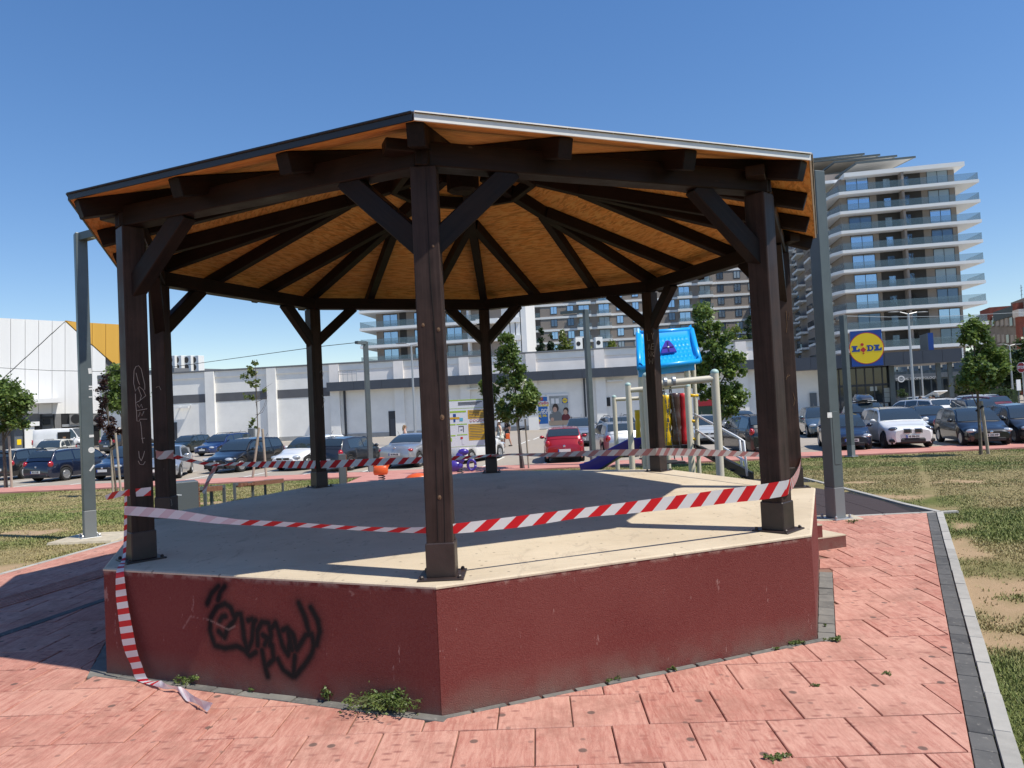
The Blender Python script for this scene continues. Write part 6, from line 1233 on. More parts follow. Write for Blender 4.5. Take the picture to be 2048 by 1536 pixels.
for i, (px, py, rx, rz_, mt, dd, lb) in enumerate(((2025, 740, 30, 46, MLEAFD, 95, 'dark tree below the old apartment house at right'), (1990, 755, 24, 34, MLEAFD, 90, 'dark tree behind the staked tree crown'), (2060, 735, 34, 55, MLEAFD, 88, 'dark tree cut by the right edge'), (1945, 775, 22, 20, MLEAFD, 84, 'low dark tree at the end of the canopy'), (2010, 718, 18, 16, MLEAFY, 100, 'yellowish tree top below the old house'))):
    tree('broad_tree', lb, V((*P(px, 800, dd)[:2], LOT)), P(px, py-rz_, dd), [E3(px, py, dd, rx, rx, rz_, 3), E3(px-rx*.6, py+rz_*.3, dd, rx*.6, rx*.6, rz_*.5, 1), E3(px+rx*.5, py-rz_*.2, dd, rx*.6, rx*.6, rz_*.5, 1)], 2600, .45, mt, .2, 60, .22, 60+i, limbs=4)
for i, (px, py, rx, rz_, dd, lb) in enumerate(((1822, 808, 13, 8, 58, 'clipped green hedge beside the glazed entrance'), (1842, 812, 14, 8, 57, 'clipped hedge behind the people at the entrance'), (1905, 806, 22, 9, 66, 'low hedge in front of the shopfront'), (1995, 786, 40, 10, 74, 'long low hedge along the far end of the car park'))):
    r_ = thing('hedge', lb, 'hedge', V((*P(px, py, dd)[:2], LOT))); m = MB(); c_ = P(px, py, dd); s = dd/FPX; m.box((c_.x-rx*s*.9, c_.y-.4, LOT), (c_.x+rx*s*.9, c_.y+.4, c_.z+rz_*s*.6)); m.build('hedge_core', MLEAFD, r_); leaves('hedge_leaves', [(tuple(c_-V((0, 0, rz_*s*.5))), (rx*s, .6, rz_*s*1.3), 1)], 1400, .2, MLEAF if i != 3 else MLEAFD, r_, 80, .12, 80+i)
r_ = thing('potted_shrub', 'round clipped shrub in a grey tub by the entrance column', 'plant', V((*P(1803, 790, 59)[:2], LOT))); c_ = P(1803, 787, 59); m = MB(); m.lathe([(.3, LOT), (.4, c_.z-.35)], 12, Matrix.Translation((c_.x, c_.y, 0))); m.build('tub', MDOOR2, r_); leaves('foliage', [(tuple(c_), (.4, .4, .35), 1)], 500, .12, MLEAFD, r_, 30, .15, 90)

# ------------------------------------------------------------------ lamp posts
def lamppost(label, base, ptop, w_, rz, arm=None, armlen=1.2, panel=False):
    d = dep(base+V((0, 0, 2))); zt = P(ptop[0], ptop[1], d).z
    r_ = thing('lamp_post', label, 'lamp post', base, 'square grey lamp posts', rz=rz); Mx = WM[r_.name]; H_ = zt-base.z
    m = MB(); m.bbox((-w_/2, -w_/2, .42), (w_/2, w_/2, H_), .008, Mx); m.build('column', MPOLE, r_); m = MB(); m.bbox((-w_/2-.002, -w_/2-.002, .015), (w_/2+.002, w_/2+.002, .42), .008, Mx); m.build('base_sleeve', MPOLE2, r_)
    m = MB(); m.bbox((-w_*.85, -w_*.85, 0), (w_*.85, w_*.85, .016), .004, Mx)
    for sx in (-1, 1):
        for sy in (-1, 1): m.lathe([(.018, 0), (.018, .03), (.008, .045)], 6, Mx @ Matrix.Translation((sx*w_*.68, sy*w_*.68, .015)))
    m.build('foot_plate', MGAL, r_)
    if arm is not None:
        a = V(arm).normalized(); p0 = base+V((0, 0, H_-.06)); m = MB(); m.bar(p0-a*.0, p0+a*armlen, w_*.8, .115); la = m.build('lamp_arm', MPOLE, r_); m = MB(); m.bar(p0+a*.35-V((0, 0, .062)), p0+a*(armlen-.1)-V((0, 0, .062)), w_*.5, .012); m.build('lamp_lens', MPLATE, la)
    if panel:
        m = MB(); m.bbox((-w_*.3, -w_/2-.006, .72), (w_*.3, -w_/2+.01, 1.42), .004, Mx); m.build('service_door', MPOLE, r_)
    return r_
MSTK = mat('torn_paper', (.66, .66, .64), .8, var=.15, vscale=20)
def padmat(): return mat('lamp_footing_concrete', (.46, .40, .30), .9, var=.15, vscale=6, bump=.4, bscale=40)
MPAD = padmat()
bL = T(180, 1075); lp = lamppost('grey lamp post on a pale footing left of the gazebo, with torn stickers', bL, (163, 465), .165, rad(36), (.83, -.55, 0), 1.2)
m = MB(); Mq = Matrix.Translation(bL) @ Matrix.Rotation(rad(-6), 4, 'Z'); m.bbox((-.42, -.42, -.06), (.62, .45, .008), .03, Mq); m.build('footing', MPAD, lp)
fa = rad(36)-math.pi/2*0; n1 = V((math.cos(rad(36)-math.pi/2), math.sin(rad(36)-math.pi/2), 0))
FL_ = Wall(bL+n1*.0835-V((-n1.y, n1.x, 0)), bL+n1*.0835+V((-n1.y, n1.x, 0)))
for px, py, w_, h_, tl in ((180, 742, 6, 11, .1), (181, 773, 6, 3, 0), (181, 778, 6, 3, .1), (181, 794, 6, 2, 0), (183, 872, 8, 5, 0), (184, 936, 3, 14, -.6)):
    u, z = FL_.uz(px, py); s = dep(bL)/FPX; m = MB(); Ms = wtxt(FL_, u, z, .001) @ Matrix.Rotation(tl, 4, 'Z'); m.box((-w_*s/2, -h_*s/2, 0), (w_*s/2, h_*s/2, .0015), Ms); m.build('torn_sticker', MSTK, lp)
u, z = FL_.uz(183, 900); m = MB(); m.prism([(.045*math.cos(t), .045*math.sin(t)) for t in np.linspace(0, 6.28, 14)[:-1]], .0015, wtxt(FL_, u, z, .001)); m.build('torn_sticker', MSTK, lp)
bR = T(1672, 1037); lp = lamppost('tall grey lamp post on the paving right of the gazebo', bR, (1637, 341), .175, rad(18), (-.94, -.35, 0), 1.1, True)
m = MB(); Mq = Matrix.Translation(bR) @ Matrix.Rotation(rad(-6), 4, 'Z'); m.bbox((-.32, -.16, -.06), (.32, .26, .006), .03, Mq); m.build('footing', MPAD, lp)
n1 = V((math.cos(rad(18)-math.pi/2), math.sin(rad(18)-math.pi/2), 0)); FR_ = Wall(bR+n1*.0885-V((-n1.y, n1.x, 0)), bR+n1*.0885+V((-n1.y, n1.x, 0))); u, z = FR_.uz(1661, 830); m = MB(); m.box((-.055, -.035, 0), (.055, .035, .0015), wtxt(FR_, u, z, .001)); m.build('torn_sticker', MSTK, lp)
lamppost('grey lamp post between the silver coupe and the rear left post', T(742, 945), (732, 683), .19, rad(20), (-.5, -.86, 0), .6); lamppost('grey lamp post right of the red hatchback', T(1187, 930), (1180, 618), .19, rad(20), (-.9, .3, 0), 1.0); lamppost('grey lamp post in front of the store sign', T(1703, 913), (1694, 630), .20, rad(25), (.2, .95, 0), .6)
def streetlight(label, px, py, top, d, arms):
    b_ = V((*P(px, py, d)[:2], LOT)); zt = P(*top, d); r_ = thing('street_lamp', label, 'street lamp', b_, 'slender car park lamps'); m = MB(); m.tube([b_, b_+(V((b_.x, b_.y, zt.z))-b_)*.25, V((b_.x, b_.y, zt.z))], [.11, .09, .06], 10); m.build('mast', MGAL, r_)
    for a in arms: m = MB(); q = V((b_.x, b_.y, zt.z)); e_ = q+rt*(a*.55)+V((0, 0, .08)); m.tube([q-V((0, 0, .05)), e_], .035, 6); am = m.build('arm', MGAL, r_); m = MB(); m.ell(e_+rt*(a*.35), (.42, .16, .05), 10, 6); m.build('lamp_head', MWPL if abs(a) > 1 else MDOOR2, am)
streetlight('slender car park lamp left of the front post with flat heads', 831, 880, (817, 689), 52, (-.8, 1.1)); streetlight('slender car park lamp in front of the canopy', 1831, 850, (1818, 626), 46, (-1, 1)); streetlight('twin headed car park lamp at the right edge', 2026, 790, (2020, 690), 75, (-1, 1)); streetlight('thin lamp mast behind the canopy columns', 1847, 800, (1841, 718), 80, (-.5,))
m = MB(); m.tube([P(-30, 734, 45), P(100, 741, 43.5), P(200, 743, 41), P(330, 736, 38), P(430, 722, 35), P(560, 704, 32), P(640, 693, 30), P(733, 683, dep(T(742, 945)+V((0, 0, 3))))], .014, 5); tag(m.build('overhead_cable', MTIE), 'thin sagging overhead cable from the left to a lamp post', 'cable')
m = MB(); m.tube([P(1694, 632, dep(T(1703, 913))), P(1780, 634, 33), P(1900, 632, 37), P(2060, 624, 42)], .012, 5); tag(m.build('overhead_cable', MGAL), 'thin overhead cable from the sign side lamp post to the right', 'cable')

# ------------------------------------------------------------------ signs
d = dep(T(975, 943)); NB = Wall(P(866, 850, d-.1), P(979, 850, d+.15)); nb = thing('notice_board', 'green and yellow playground notice board on two steel legs', 'notice board', NB.at(1, LOT)); MGRN = mat('notice_green', (.32, .50, .03), .45); MOCH = mat('notice_ochre', (.58, .33, .012), .45, var=.12, vscale=6, stretch=(1, 1, 6)); MNW = mat('notice_white', (.66, .68, .72), .45)
wb_ = wallbox(NB, 'board', MNW, nb, 868, 802, 977, 893, -.03, 0)
for a, b, c_, e_, mt in ((868, 802, 971.5, 799, MGRN), (868, 819, 974, 814.5, MGRN), (868, 896, 978, 890.5, MGRN), (936, 838, 974, 818.5, MOCH), (938, 881, 976, 846, MOCH), (900, 826, 932, 821, MGRN), (900, 851, 911, 848, MGRN), (913, 850, 934, 847, MGRN), (902, 873, 911, 870, MGRN), (914, 871, 935, 868, MGRN), (868, 826, 898, 823, MGRN)): wallbox(NB, 'printed_panel', mt, wb_, a, b, c_, e_, .001, .004)
MLN = mat('print_ink', (.10, .10, .11), .6)
for py in (804.5, 807, 809.5): wallbox(NB, 'printed_line', MLN, wb_, 916, py, 968-(py % 2)*9, py-.5, .0045, .005)
for k in range(9): wallbox(NB, 'printed_line', MLN, wb_, 939, 849.5+k*3.3, 975-((k*7) % 12), 849.1+k*3.3, .0045, .005)
for k in range(5): wallbox(NB, 'printed_line', MLN, wb_, 938, 822+k*3.2, 973-((k*5) % 10), 821.6+k*3.2, .0045, .005)
for k in range(5): wdisc(942+k*6.7, 841.5-k*.35, .05, MPRED, 'ban_symbol', wb_, .005, NB, n=12); wdisc(942+k*6.7, 841.5-k*.35, .034, MNW, 'ban_symbol', wb_, .009, NB, n=12)
for a, b, c_, e_, mt in ((906, 828, 912, 834, MLBLUE), (900, 835, 919, 838, MOCH), (907, 838, 911, 844, MLBLUE), (919, 836, 926, 842, MCYAN), (917, 853, 918, 864, MLN), (926, 852, 928, 864, MLN), (917, 852, 927, 853, MLN), (921, 859, 925, 860.5, MLN), (921, 874, 926, 878, MPRED), (924, 878, 929, 889, MNW), (900, 876, 904, 883, MGRN)): wallbox(NB, 'printed_picture', mt, wb_, a, b, c_, e_, .0045, .008)
for px in (880, 974): u = NB.uz(px, 850)[0]; m = MB(); m.tube([NB.at(u, LOT-.1, -.06), NB.at(u, NB.uz(px, 803)[1], -.06)], .035, 8); m.build('leg', MGAL, nb)
SP = Wall(P(2030, 735, 48), P(2056, 735, 47)); st = thing('stop_sign', 'red octagonal STOP sign on a grey pole at the right edge', 'sign', SP.at(.4, LOT)); u, z = SP.uz(2043, 735)
m = MB(); m.prism([(.36*math.cos(math.pi/8+k*math.pi/4), .36*math.sin(math.pi/8+k*math.pi/4)) for k in range(8)], .02, wtxt(SP, u, z, 0)); pl_ = m.build('plate', MPWHITE, st); m = MB(); m.prism([(.33*math.cos(math.pi/8+k*math.pi/4), .33*math.sin(math.pi/8+k*math.pi/4)) for k in range(8)], .004, wtxt(SP, u, z, .0205)); m.build('red_face', mat('stop_red', (.33, .012, .02), .4), pl_); txt('lettering', 'STOP', .27, wtxt(SP, u, z, .027), MPWHITE, pl_, .001, .01, sx=.85)
m = MB(); m.tube([SP.at(u, LOT, -.05), SP.at(u, z+.3, -.05)], .035, 8); m.build('pole', MGAL, st)
m = MB(); q = P(2037, 770, 60); m.cbox((q.x, q.y, q.z), (.35, .06, .9)); sg2 = tag(m.build('small_sign', MPWHITE), 'small white upright sign panel behind the STOP sign', 'sign'); m = MB(); m.tube([(q.x, q.y+.05, LOT), (q.x, q.y+.05, q.z-.4)], .05, 6); m.build('pole', MPOLE, sg2)

# ------------------------------------------------------------------ benches and bins
MSLAT = mat('brown_bench_slat', (.19, .085, .048), .6, var=.2, vscale=7, bump=.2, bscale=60, stretch=(.4, 3, 3)); MFRM = mat('grey_bench_frame', (.085, .098, .105), .5)
def bench(label, A0, A1, B0, B1, h=.45):
    r_ = thing('park_bench', label, 'bench', (A0+B1)/2, 'backless park benches'); 
    for a, b in ((A0, A1), (B0, B1)):
        m = MB(); z1 = V((0, 0, h)); m.bar(a-V((0, 0, .05)), a+z1, .06, .06, (1, 0, 0)); m.bar(b-V((0, 0, .05)), b+z1, .06, .06, (1, 0, 0)); m.bar(a+z1-V((0, 0, .035)), b+z1-V((0, 0, .035)), .072, .072); m.build('leg_frame', MFRM, r_)
    for k in range(5):
        t = (k+.5)/5; a = A0.lerp(A1, t); b = B0.lerp(B1, t); e_ = (b-a).normalized(); m = MB(); m.bar(a+e_*.035+V((0, 0, h-.062)), b-e_*.035+V((0, 0, h-.062)), (A1-A0).length/5-.012, .11 if k in (0, 4) else .06); m.build('slat', MSLAT, r_)
bench('backless slatted bench further from the grey bin, its end towards the viewer', T(470, 1001), T(506, 996), T(531, 990), T(566, 987))
bench('backless slatted bench half hidden by the grey bin', T(385, 1016), T(411, 1014), T(424, 1011), T(449, 1009))
def bin_(label, px, py, w_, dp, h, rz, nsl):
    b_ = T(px, py); r_ = thing('litter_bin', label, 'bin', b_, 'grey bins with brown slats', rz=rz); Mx = WM[r_.name]; m = MB(); m.bbox((-w_/2, -dp/2, -.05), (w_/2, dp/2, h), .01, Mx); m.build('body', MFRM, r_)
    for k in range(nsl): m = MB(); z0 = .03+k*(h-.05)/nsl; m.bbox((w_/2+.001, -dp/2+.01, z0), (w_/2+.03, dp/2-.01, z0+(h-.05)/nsl-.018), .004, Mx); m.build('slat', MSLAT, r_)
    return r_
bn = bin_('grey planter like bin with brown slats on its side, behind the rear left post', 368, 1024, .50, .50, .62, rad(28), 6); m = MB(); q = P(358, 990, dep(T(368, 1024))-.33); m.box((-.05, -.004, -.008), (.05, .004, .01), Matrix.Translation(q) @ Matrix.Rotation(.1, 4, 'Y')); m.build('paint_mark', MPWHITE, bn)
bin_('narrow grey bin with brown slats in front of the dark hatchback', 686, 967, .24, .28, 1.05, rad(15), 9)

# ------------------------------------------------------------------ playground
MCREAM = mat('cream_powder_coat', (.62, .56, .44), .4, coat=.3); MBLUEP = mat('blue_play_plastic', (.008, .34, .78), .35, spec=.35, coat=.3); MPURP = mat('purple_play_plastic', (.055, .028, .26), .3, coat=.4); MYELP = mat('yellow_play_plastic', (.82, .50, .010), .4); MBRNP = mat('brown_play_plastic', (.055, .025, .020), .35, coat=.3); MREDP = mat('red_play_plastic', (.62, .02, .03), .4); MORP = mat('orange_play_plastic', (.66, .10, .015), .35, coat=.3); MGRP = mat('green_play_plastic', (.02, .12, .03), .5); MCAP = mat('pale_green_cap', (.38, .52, .48), .5); MCHAIN = mat('chain_steel', (.10, .10, .10), .5, metal=.5)
sw = thing('swing_frame', 'cream swing frame of three arches joined by a beam', 'swing', T(1437, 955))
def arch(d, xl, yl, xr, yr, bar_y, r_, zb):
    a, b = P(xl, yl, d), P(xr, yr, d); 
    for q, px in ((a, xl), (b, xr)):
        m = MB(); m.tube([(q.x, q.y, zb), (q.x, q.y, q.z)], r_, 14); lg = m.build('leg', MCREAM, sw, angle=50); m = MB(); m.ell((q.x, q.y, q.z), (r_*1.06, r_*1.06, r_*.9), 12, 8); m.build('end_cap', MCAP, lg, True)
    m = MB(); ca, cb = P(xl, bar_y[0], d), P(xr, bar_y[1], d); m.tube([ca, cb], r_*.88, 14); m.build('crossbar', MCREAM, sw, angle=50); return ca, cb
a1 = arch(15, 1292.5, 752, 1429, 745, (770, 757), .083, -.3); a2 = arch(19.5, 1256, 770, 1374, 772, (781, 770), .078, -.6); a3 = arch(25, 1228, 794, 1330, 790, (799, 794), .075, -.85)
mids = [(a[0]*.5+a[1]*.5) for a in (a1, a2, a3)]; mids[0] = a1[0].lerp(a1[1], .43)
m = MB(); m.tube(mids, .06, 12); m.build('beam', MCREAM, sw, angle=50)
for px in (1330, 1347): m = MB(); q = P(px, 764.5-(px-1292)*.095+3, 15); m.tube([q-rt*.03, q+rt*.03], .098, 14); m.build('clamp', MGAL, sw)
for (m0, m1, ts) in ((mids[0], mids[1], (.25, .62)), (mids[1], mids[2], (.3, .7))):
    for t in ts:
        q = m0.lerp(m1, t); 
        for k, sx in enumerate((-.2, .2)):
            m = MB(); e_ = V((q.x+sx, q.y+.05, TZ(q.x, q.y)+.5)); n_ = 16
            for i in range(n_): s0 = q.lerp(e_, i/n_); s1 = q.lerp(e_, (i+.86)/n_); m.bar(s0, s1, .028 if i % 2 else .012, .012 if i % 2 else .028, (0, 1, 0))
            m.build('chain', MCHAIN, sw)
        m = MB(); m.bbox((q.x-.24, q.y-.05, TZ(q.x, q.y)+.46), (q.x+.24, q.y+.15, TZ(q.x, q.y)+.5), .01); m.build('swing_seat', MBLACK, sw)
pg = thing('play_tower', 'playground tower with blue shingled roof, coloured posts, purple slide and railed steps', 'playground', T(1340, 948))
D0, D1 = 20.5, 22.6
for px, py, d in ((1279, 735, D0), (1372, 735, D0), (1387, 735, D0+.4), (1282, 742, D1), (1376, 738, D1)):
    q = P(px, py, d); m = MB(); m.tube([(q.x, q.y, -1.0), (q.x, q.y, q.z+.25)], .062, 12); m.build('tower_post', MCREAM, pg, angle=50)
def PQ(px, py, d): return P(px, py, d)
ridge_l, ridge_r = P(1276, 667, (D0+D1)/2), P(1383, 659, (D0+D1)/2); el, er = P(1279, 737, D0-.45), P(1399, 722, D0-.45); bl, br_ = ridge_l*2-el, ridge_r*2-er; bl.z, br_.z = el.z, er.z
def roofpt(s, t, back=False):                          # s along, t from ridge 0 to eave 1, a slightly concave slope
    a, b = (bl, br_) if back else (el, er); q = ridge_l.lerp(ridge_r, s).lerp(a.lerp(b, s), t); nrm_ = (er-el).cross(ridge_l-el).normalized(); return q, nrm_
for back in (False, True):
    m = MB(); rows = []; NS, NT = 44, 30
    for i in range(NT+1):
        t = i/NT; row = []
        for j in range(NS+1):
            s = j/NS; q, n_ = roofpt(s, t, back); hgt = -.10*math.sin(math.pi*t)
            edge = max(0, 1-min(s, 1-s)/.07); hgt += .10*math.sin(min(1, edge)*math.pi/2); hgt += .06*max(0, 1-abs(t-1)/.08)+.05*max(0, 1-t/.1)
            if edge == 0 and .14 < t < .86:
                cell = (s*14+.5*(int(t*11) % 2)) % 1; tt = (t*11) % 1; hgt += .11*(1-tt)**2*(0.55+.45*math.cos(2*math.pi*cell))
            row.append(V(q)+V((0, 0, hgt)))
        rows.append(row)
    m.grid(rows); m.build('roof_panel', MBLUEP, pg, True)
m = MB(); m.add([el, ridge_l, bl], [(0, 1, 2)]); m.add([er, ridge_r, br_], [(0, 1, 2)]); m.build('roof_gable', MBLUEP, pg)
for a, b in ((el, ridge_l), (er, ridge_r), (el, er), (ridge_l, ridge_r), (bl, ridge_l), (br_, ridge_r), (bl, br_)): m = MB(); m.tube([a, (a+b)/2-V((0, 0, .04 if a in (el, er, bl, br_) and b in (ridge_l, ridge_r) else 0)), b], .075, 10); m.build('roof_edge', MBLUEP, pg, True)
m = MB(); m.bar(el+V((.05, .35, -.12)), er+V((-.05, .35, -.12)), .12, .22); m.build('roof_skirt', MBLUEP, pg)
q, n_ = roofpt(.62, .35); fx_ = (er-el).normalized(); fy_ = (ridge_l.lerp(ridge_r, .6)-el.lerp(er, .6)).normalized(); fz_ = fx_.cross(fy_); Mt = Matrix((fx_, fy_, fz_)).transposed().to_4x4(); Mt.translation = roofpt(.52, .62)[0]+V((0, 0, -.02)) 
m = MB(); m.prism([(-.22,-.08),(.22,-.08),(.15,.28),(.06,.54),(.0,.58),(-.06,.54),(-.15,.28)], .05, Mt); dw = m.build('dormer', MPURP, pg); m = MB(); m.box((-.015, -.05, .051), (.015, .46, .07), Mt); m.box((-.15, .15, .051), (.15, .18, .0705), Mt); m.build('window_cross', mat('dark_purple', (.02, .01, .09), .4), dw); m = MB(); m.ell((0, .17, .07), (.03, .03, .02), 8, 6, Mt); m.build('knob', MPWHITE, dw)
zd = P(1330, 892, D0).z; qa, qb, qc, qd = P(1279, 895, D0), P(1390, 893, D0), P(1376, 890, D1), P(1282, 892, D1)
m = MB(); m.prism([(p_.x, p_.y) for p_ in (qa, qb, qc, qd)], .10, None, zd-.10); m.build('deck', MBLACK, pg)
def log(px, y0, y1, w_, mt, d, name):
    m = MB(); pts = []; rs = []; r_ = w_*d/FPX/2
    for i in range(13): t = i/12; p_ = P(px, y1+(y0-y1)*t, d); pts.append(V((P(px, y1, d).x, p_.y, p_.z))); rs.append(r_*(1+.22*abs(math.sin(t*9.4))+(.25 if t < .06 or t > .92 else 0)))
    m.tube(pts, rs, 12); m.build(name, mt, pg, True)
log(1336, 790, 890, 16, MYELP, D0-.40, 'yellow_panel'); log(1324, 790, 890, 14, MYELP, D0-.36, 'yellow_panel'); log(1354, 786, 889, 17, MBRNP, D0-.45, 'brown_panel'); log(1370, 786, 888, 13, MREDP, D0-.38, 'red_panel'); log(1340, 800, 889, 8, MGRP, D0+.4, 'green_panel'); log(1277, 820, 880, 9, MYELP, D1-.2, 'yellow_panel'); log(1358, 805, 889, 9, MREDP, D0+.6, 'red_panel')
for py in (791, 842, 878): q = P(1388, py, D0+.35); m = MB(); m.tube([q-rt*.16, q+rt*.12], .045, 8); m.build('rung_clamp', MYELP, pg, True)
# slide: trough from the deck down to the left
cen_ = [(P(1283, 893, D1-.4)), P(1262, 897, 22.2), P(1235, 912, 22.4), P(1205, 931, 22.6), P(1185, 941, 22.7), P(1168, 945, 22.8)]; rows = []
for i, q in enumerate(cen_):
    t_ = (cen_[min(i+1, 5)]-cen_[max(i-1, 0)]).normalized(); sd2 = t_.cross(V((0, 0, 1))).normalized(); up2 = sd2.cross(t_); rows.append([q+sd2*a+up2*b for a, b in ((-.30, .26), (-.27, .30), (-.23, .26), (-.20, .05), (0, 0), (.20, .05), (.23, .26), (.27, .30), (.30, .26), (.27, -.05), (0, -.10), (-.27, -.05), (-.30, .26))])
m = MB(); m.grid(rows); m.build('slide', MPURP, pg, angle=50); 
q = P(1292, 922, D1); m = MB(); m.ell(q, (.14, .14, .3), 10, 8); m.build('slide_foot', MORP, pg, True)
# steps with hand rails, coming down to the right and forward
sA, sB = P(1394, 893, D0+.2), T(1506, 962); 
for sx in (0, .75):
    off = V((.25, 1, 0)).normalized()*sx; m = MB(); m.bar(sA+off-V((0, 0, .06)), sB+off+V((0, 0, .08)), .05, .22); m.build('stringer', MBLACK, pg)
    for hh_ in (.92, .48):
        a = sA+off+V((0, 0, hh_)); b = sB+off+V((-.22, .25, hh_+.05)); m = MB(); m.tube([a, b, b+V((.12, -.12, -.10)), V((b.x+.14, b.y-.14, sB.z+.1))], .026, 8); m.build('hand_rail', MPWHITE, pg, True)
for i in range(6): t = (i+.5)/6; q = sA.lerp(sB, t); m = MB(); off = V((.25, 1, 0)).normalized(); m.bar(q+off*.02, q+off*.73, .24, .03); m.build('step', MBLACK, pg)
def rider(name, label, base, mt, kind):
    r_ = thing(name, label, 'spring rider', base); m = MB(); b_ = V(base); m.tube([b_+V((.11*math.cos(i*.9), .11*math.sin(i*.9), .02+i*.011)) for i in range(30)], .018, 6); m.build('spring', MCHAIN, r_)
    if kind == 2: m = MB(); m.ell(b_+V((0, 0, .42)), (.28, .2, .14), 12, 8); m.build('seat', mt, r_, True)
    elif kind == 0:
        m = MB(); m.bbox((b_.x-.26, b_.y-.16, b_.z+.32), (b_.x+.22, b_.y+.16, b_.z+.62), .06); m.build('seat', mt, r_, angle=60); m = MB(); m.tube([b_+V(q) for q in ((-.24, 0, .58), (-.16, 0, .78), (.0, 0, .86), (.2, 0, .82), (.24, 0, .66), (.12, 0, .40))], .05, 8); m.build('handle', mt, r_, True)
    else:
        m = MB(); m.ell(b_+V((-.2, 0, .42)), (.32, .17, .2), 12, 8); m.ell(b_+V((.02, 0, .70)), (.17, .13, .24), 12, 8); m.ell(b_+V((.14, 0, .90)), (.2, .12, .13), 12, 8); m.ell(b_+V((-.42, 0, .52)), (.12, .1, .26), 10, 7); m.build('body', mt, r_, True)
        m = MB(); m.tube([b_+V((.42+.14*math.cos(t), 0, .42+.18*math.sin(t))) for t in np.linspace(0, 6.28, 13)], .05, 8); m.build('footrest', mt, r_, True); m = MB(); m.tube([b_+V((.1, -.25, .74)), b_+V((.1, .25, .74))], .022, 6); m.build('handlebar', MPWHITE, r_)
rider('spring_rider', 'orange spring rider with a looped handle behind the platform', T(764, 968), MORP, 0); rider('spring_rider', 'low orange spring rider barely showing above the platform beside the front post', T(838, 1000), MORP, 2); rider('spring_rider', 'purple animal shaped spring rider below the notice board', T(921, 955), MPURP, 1)

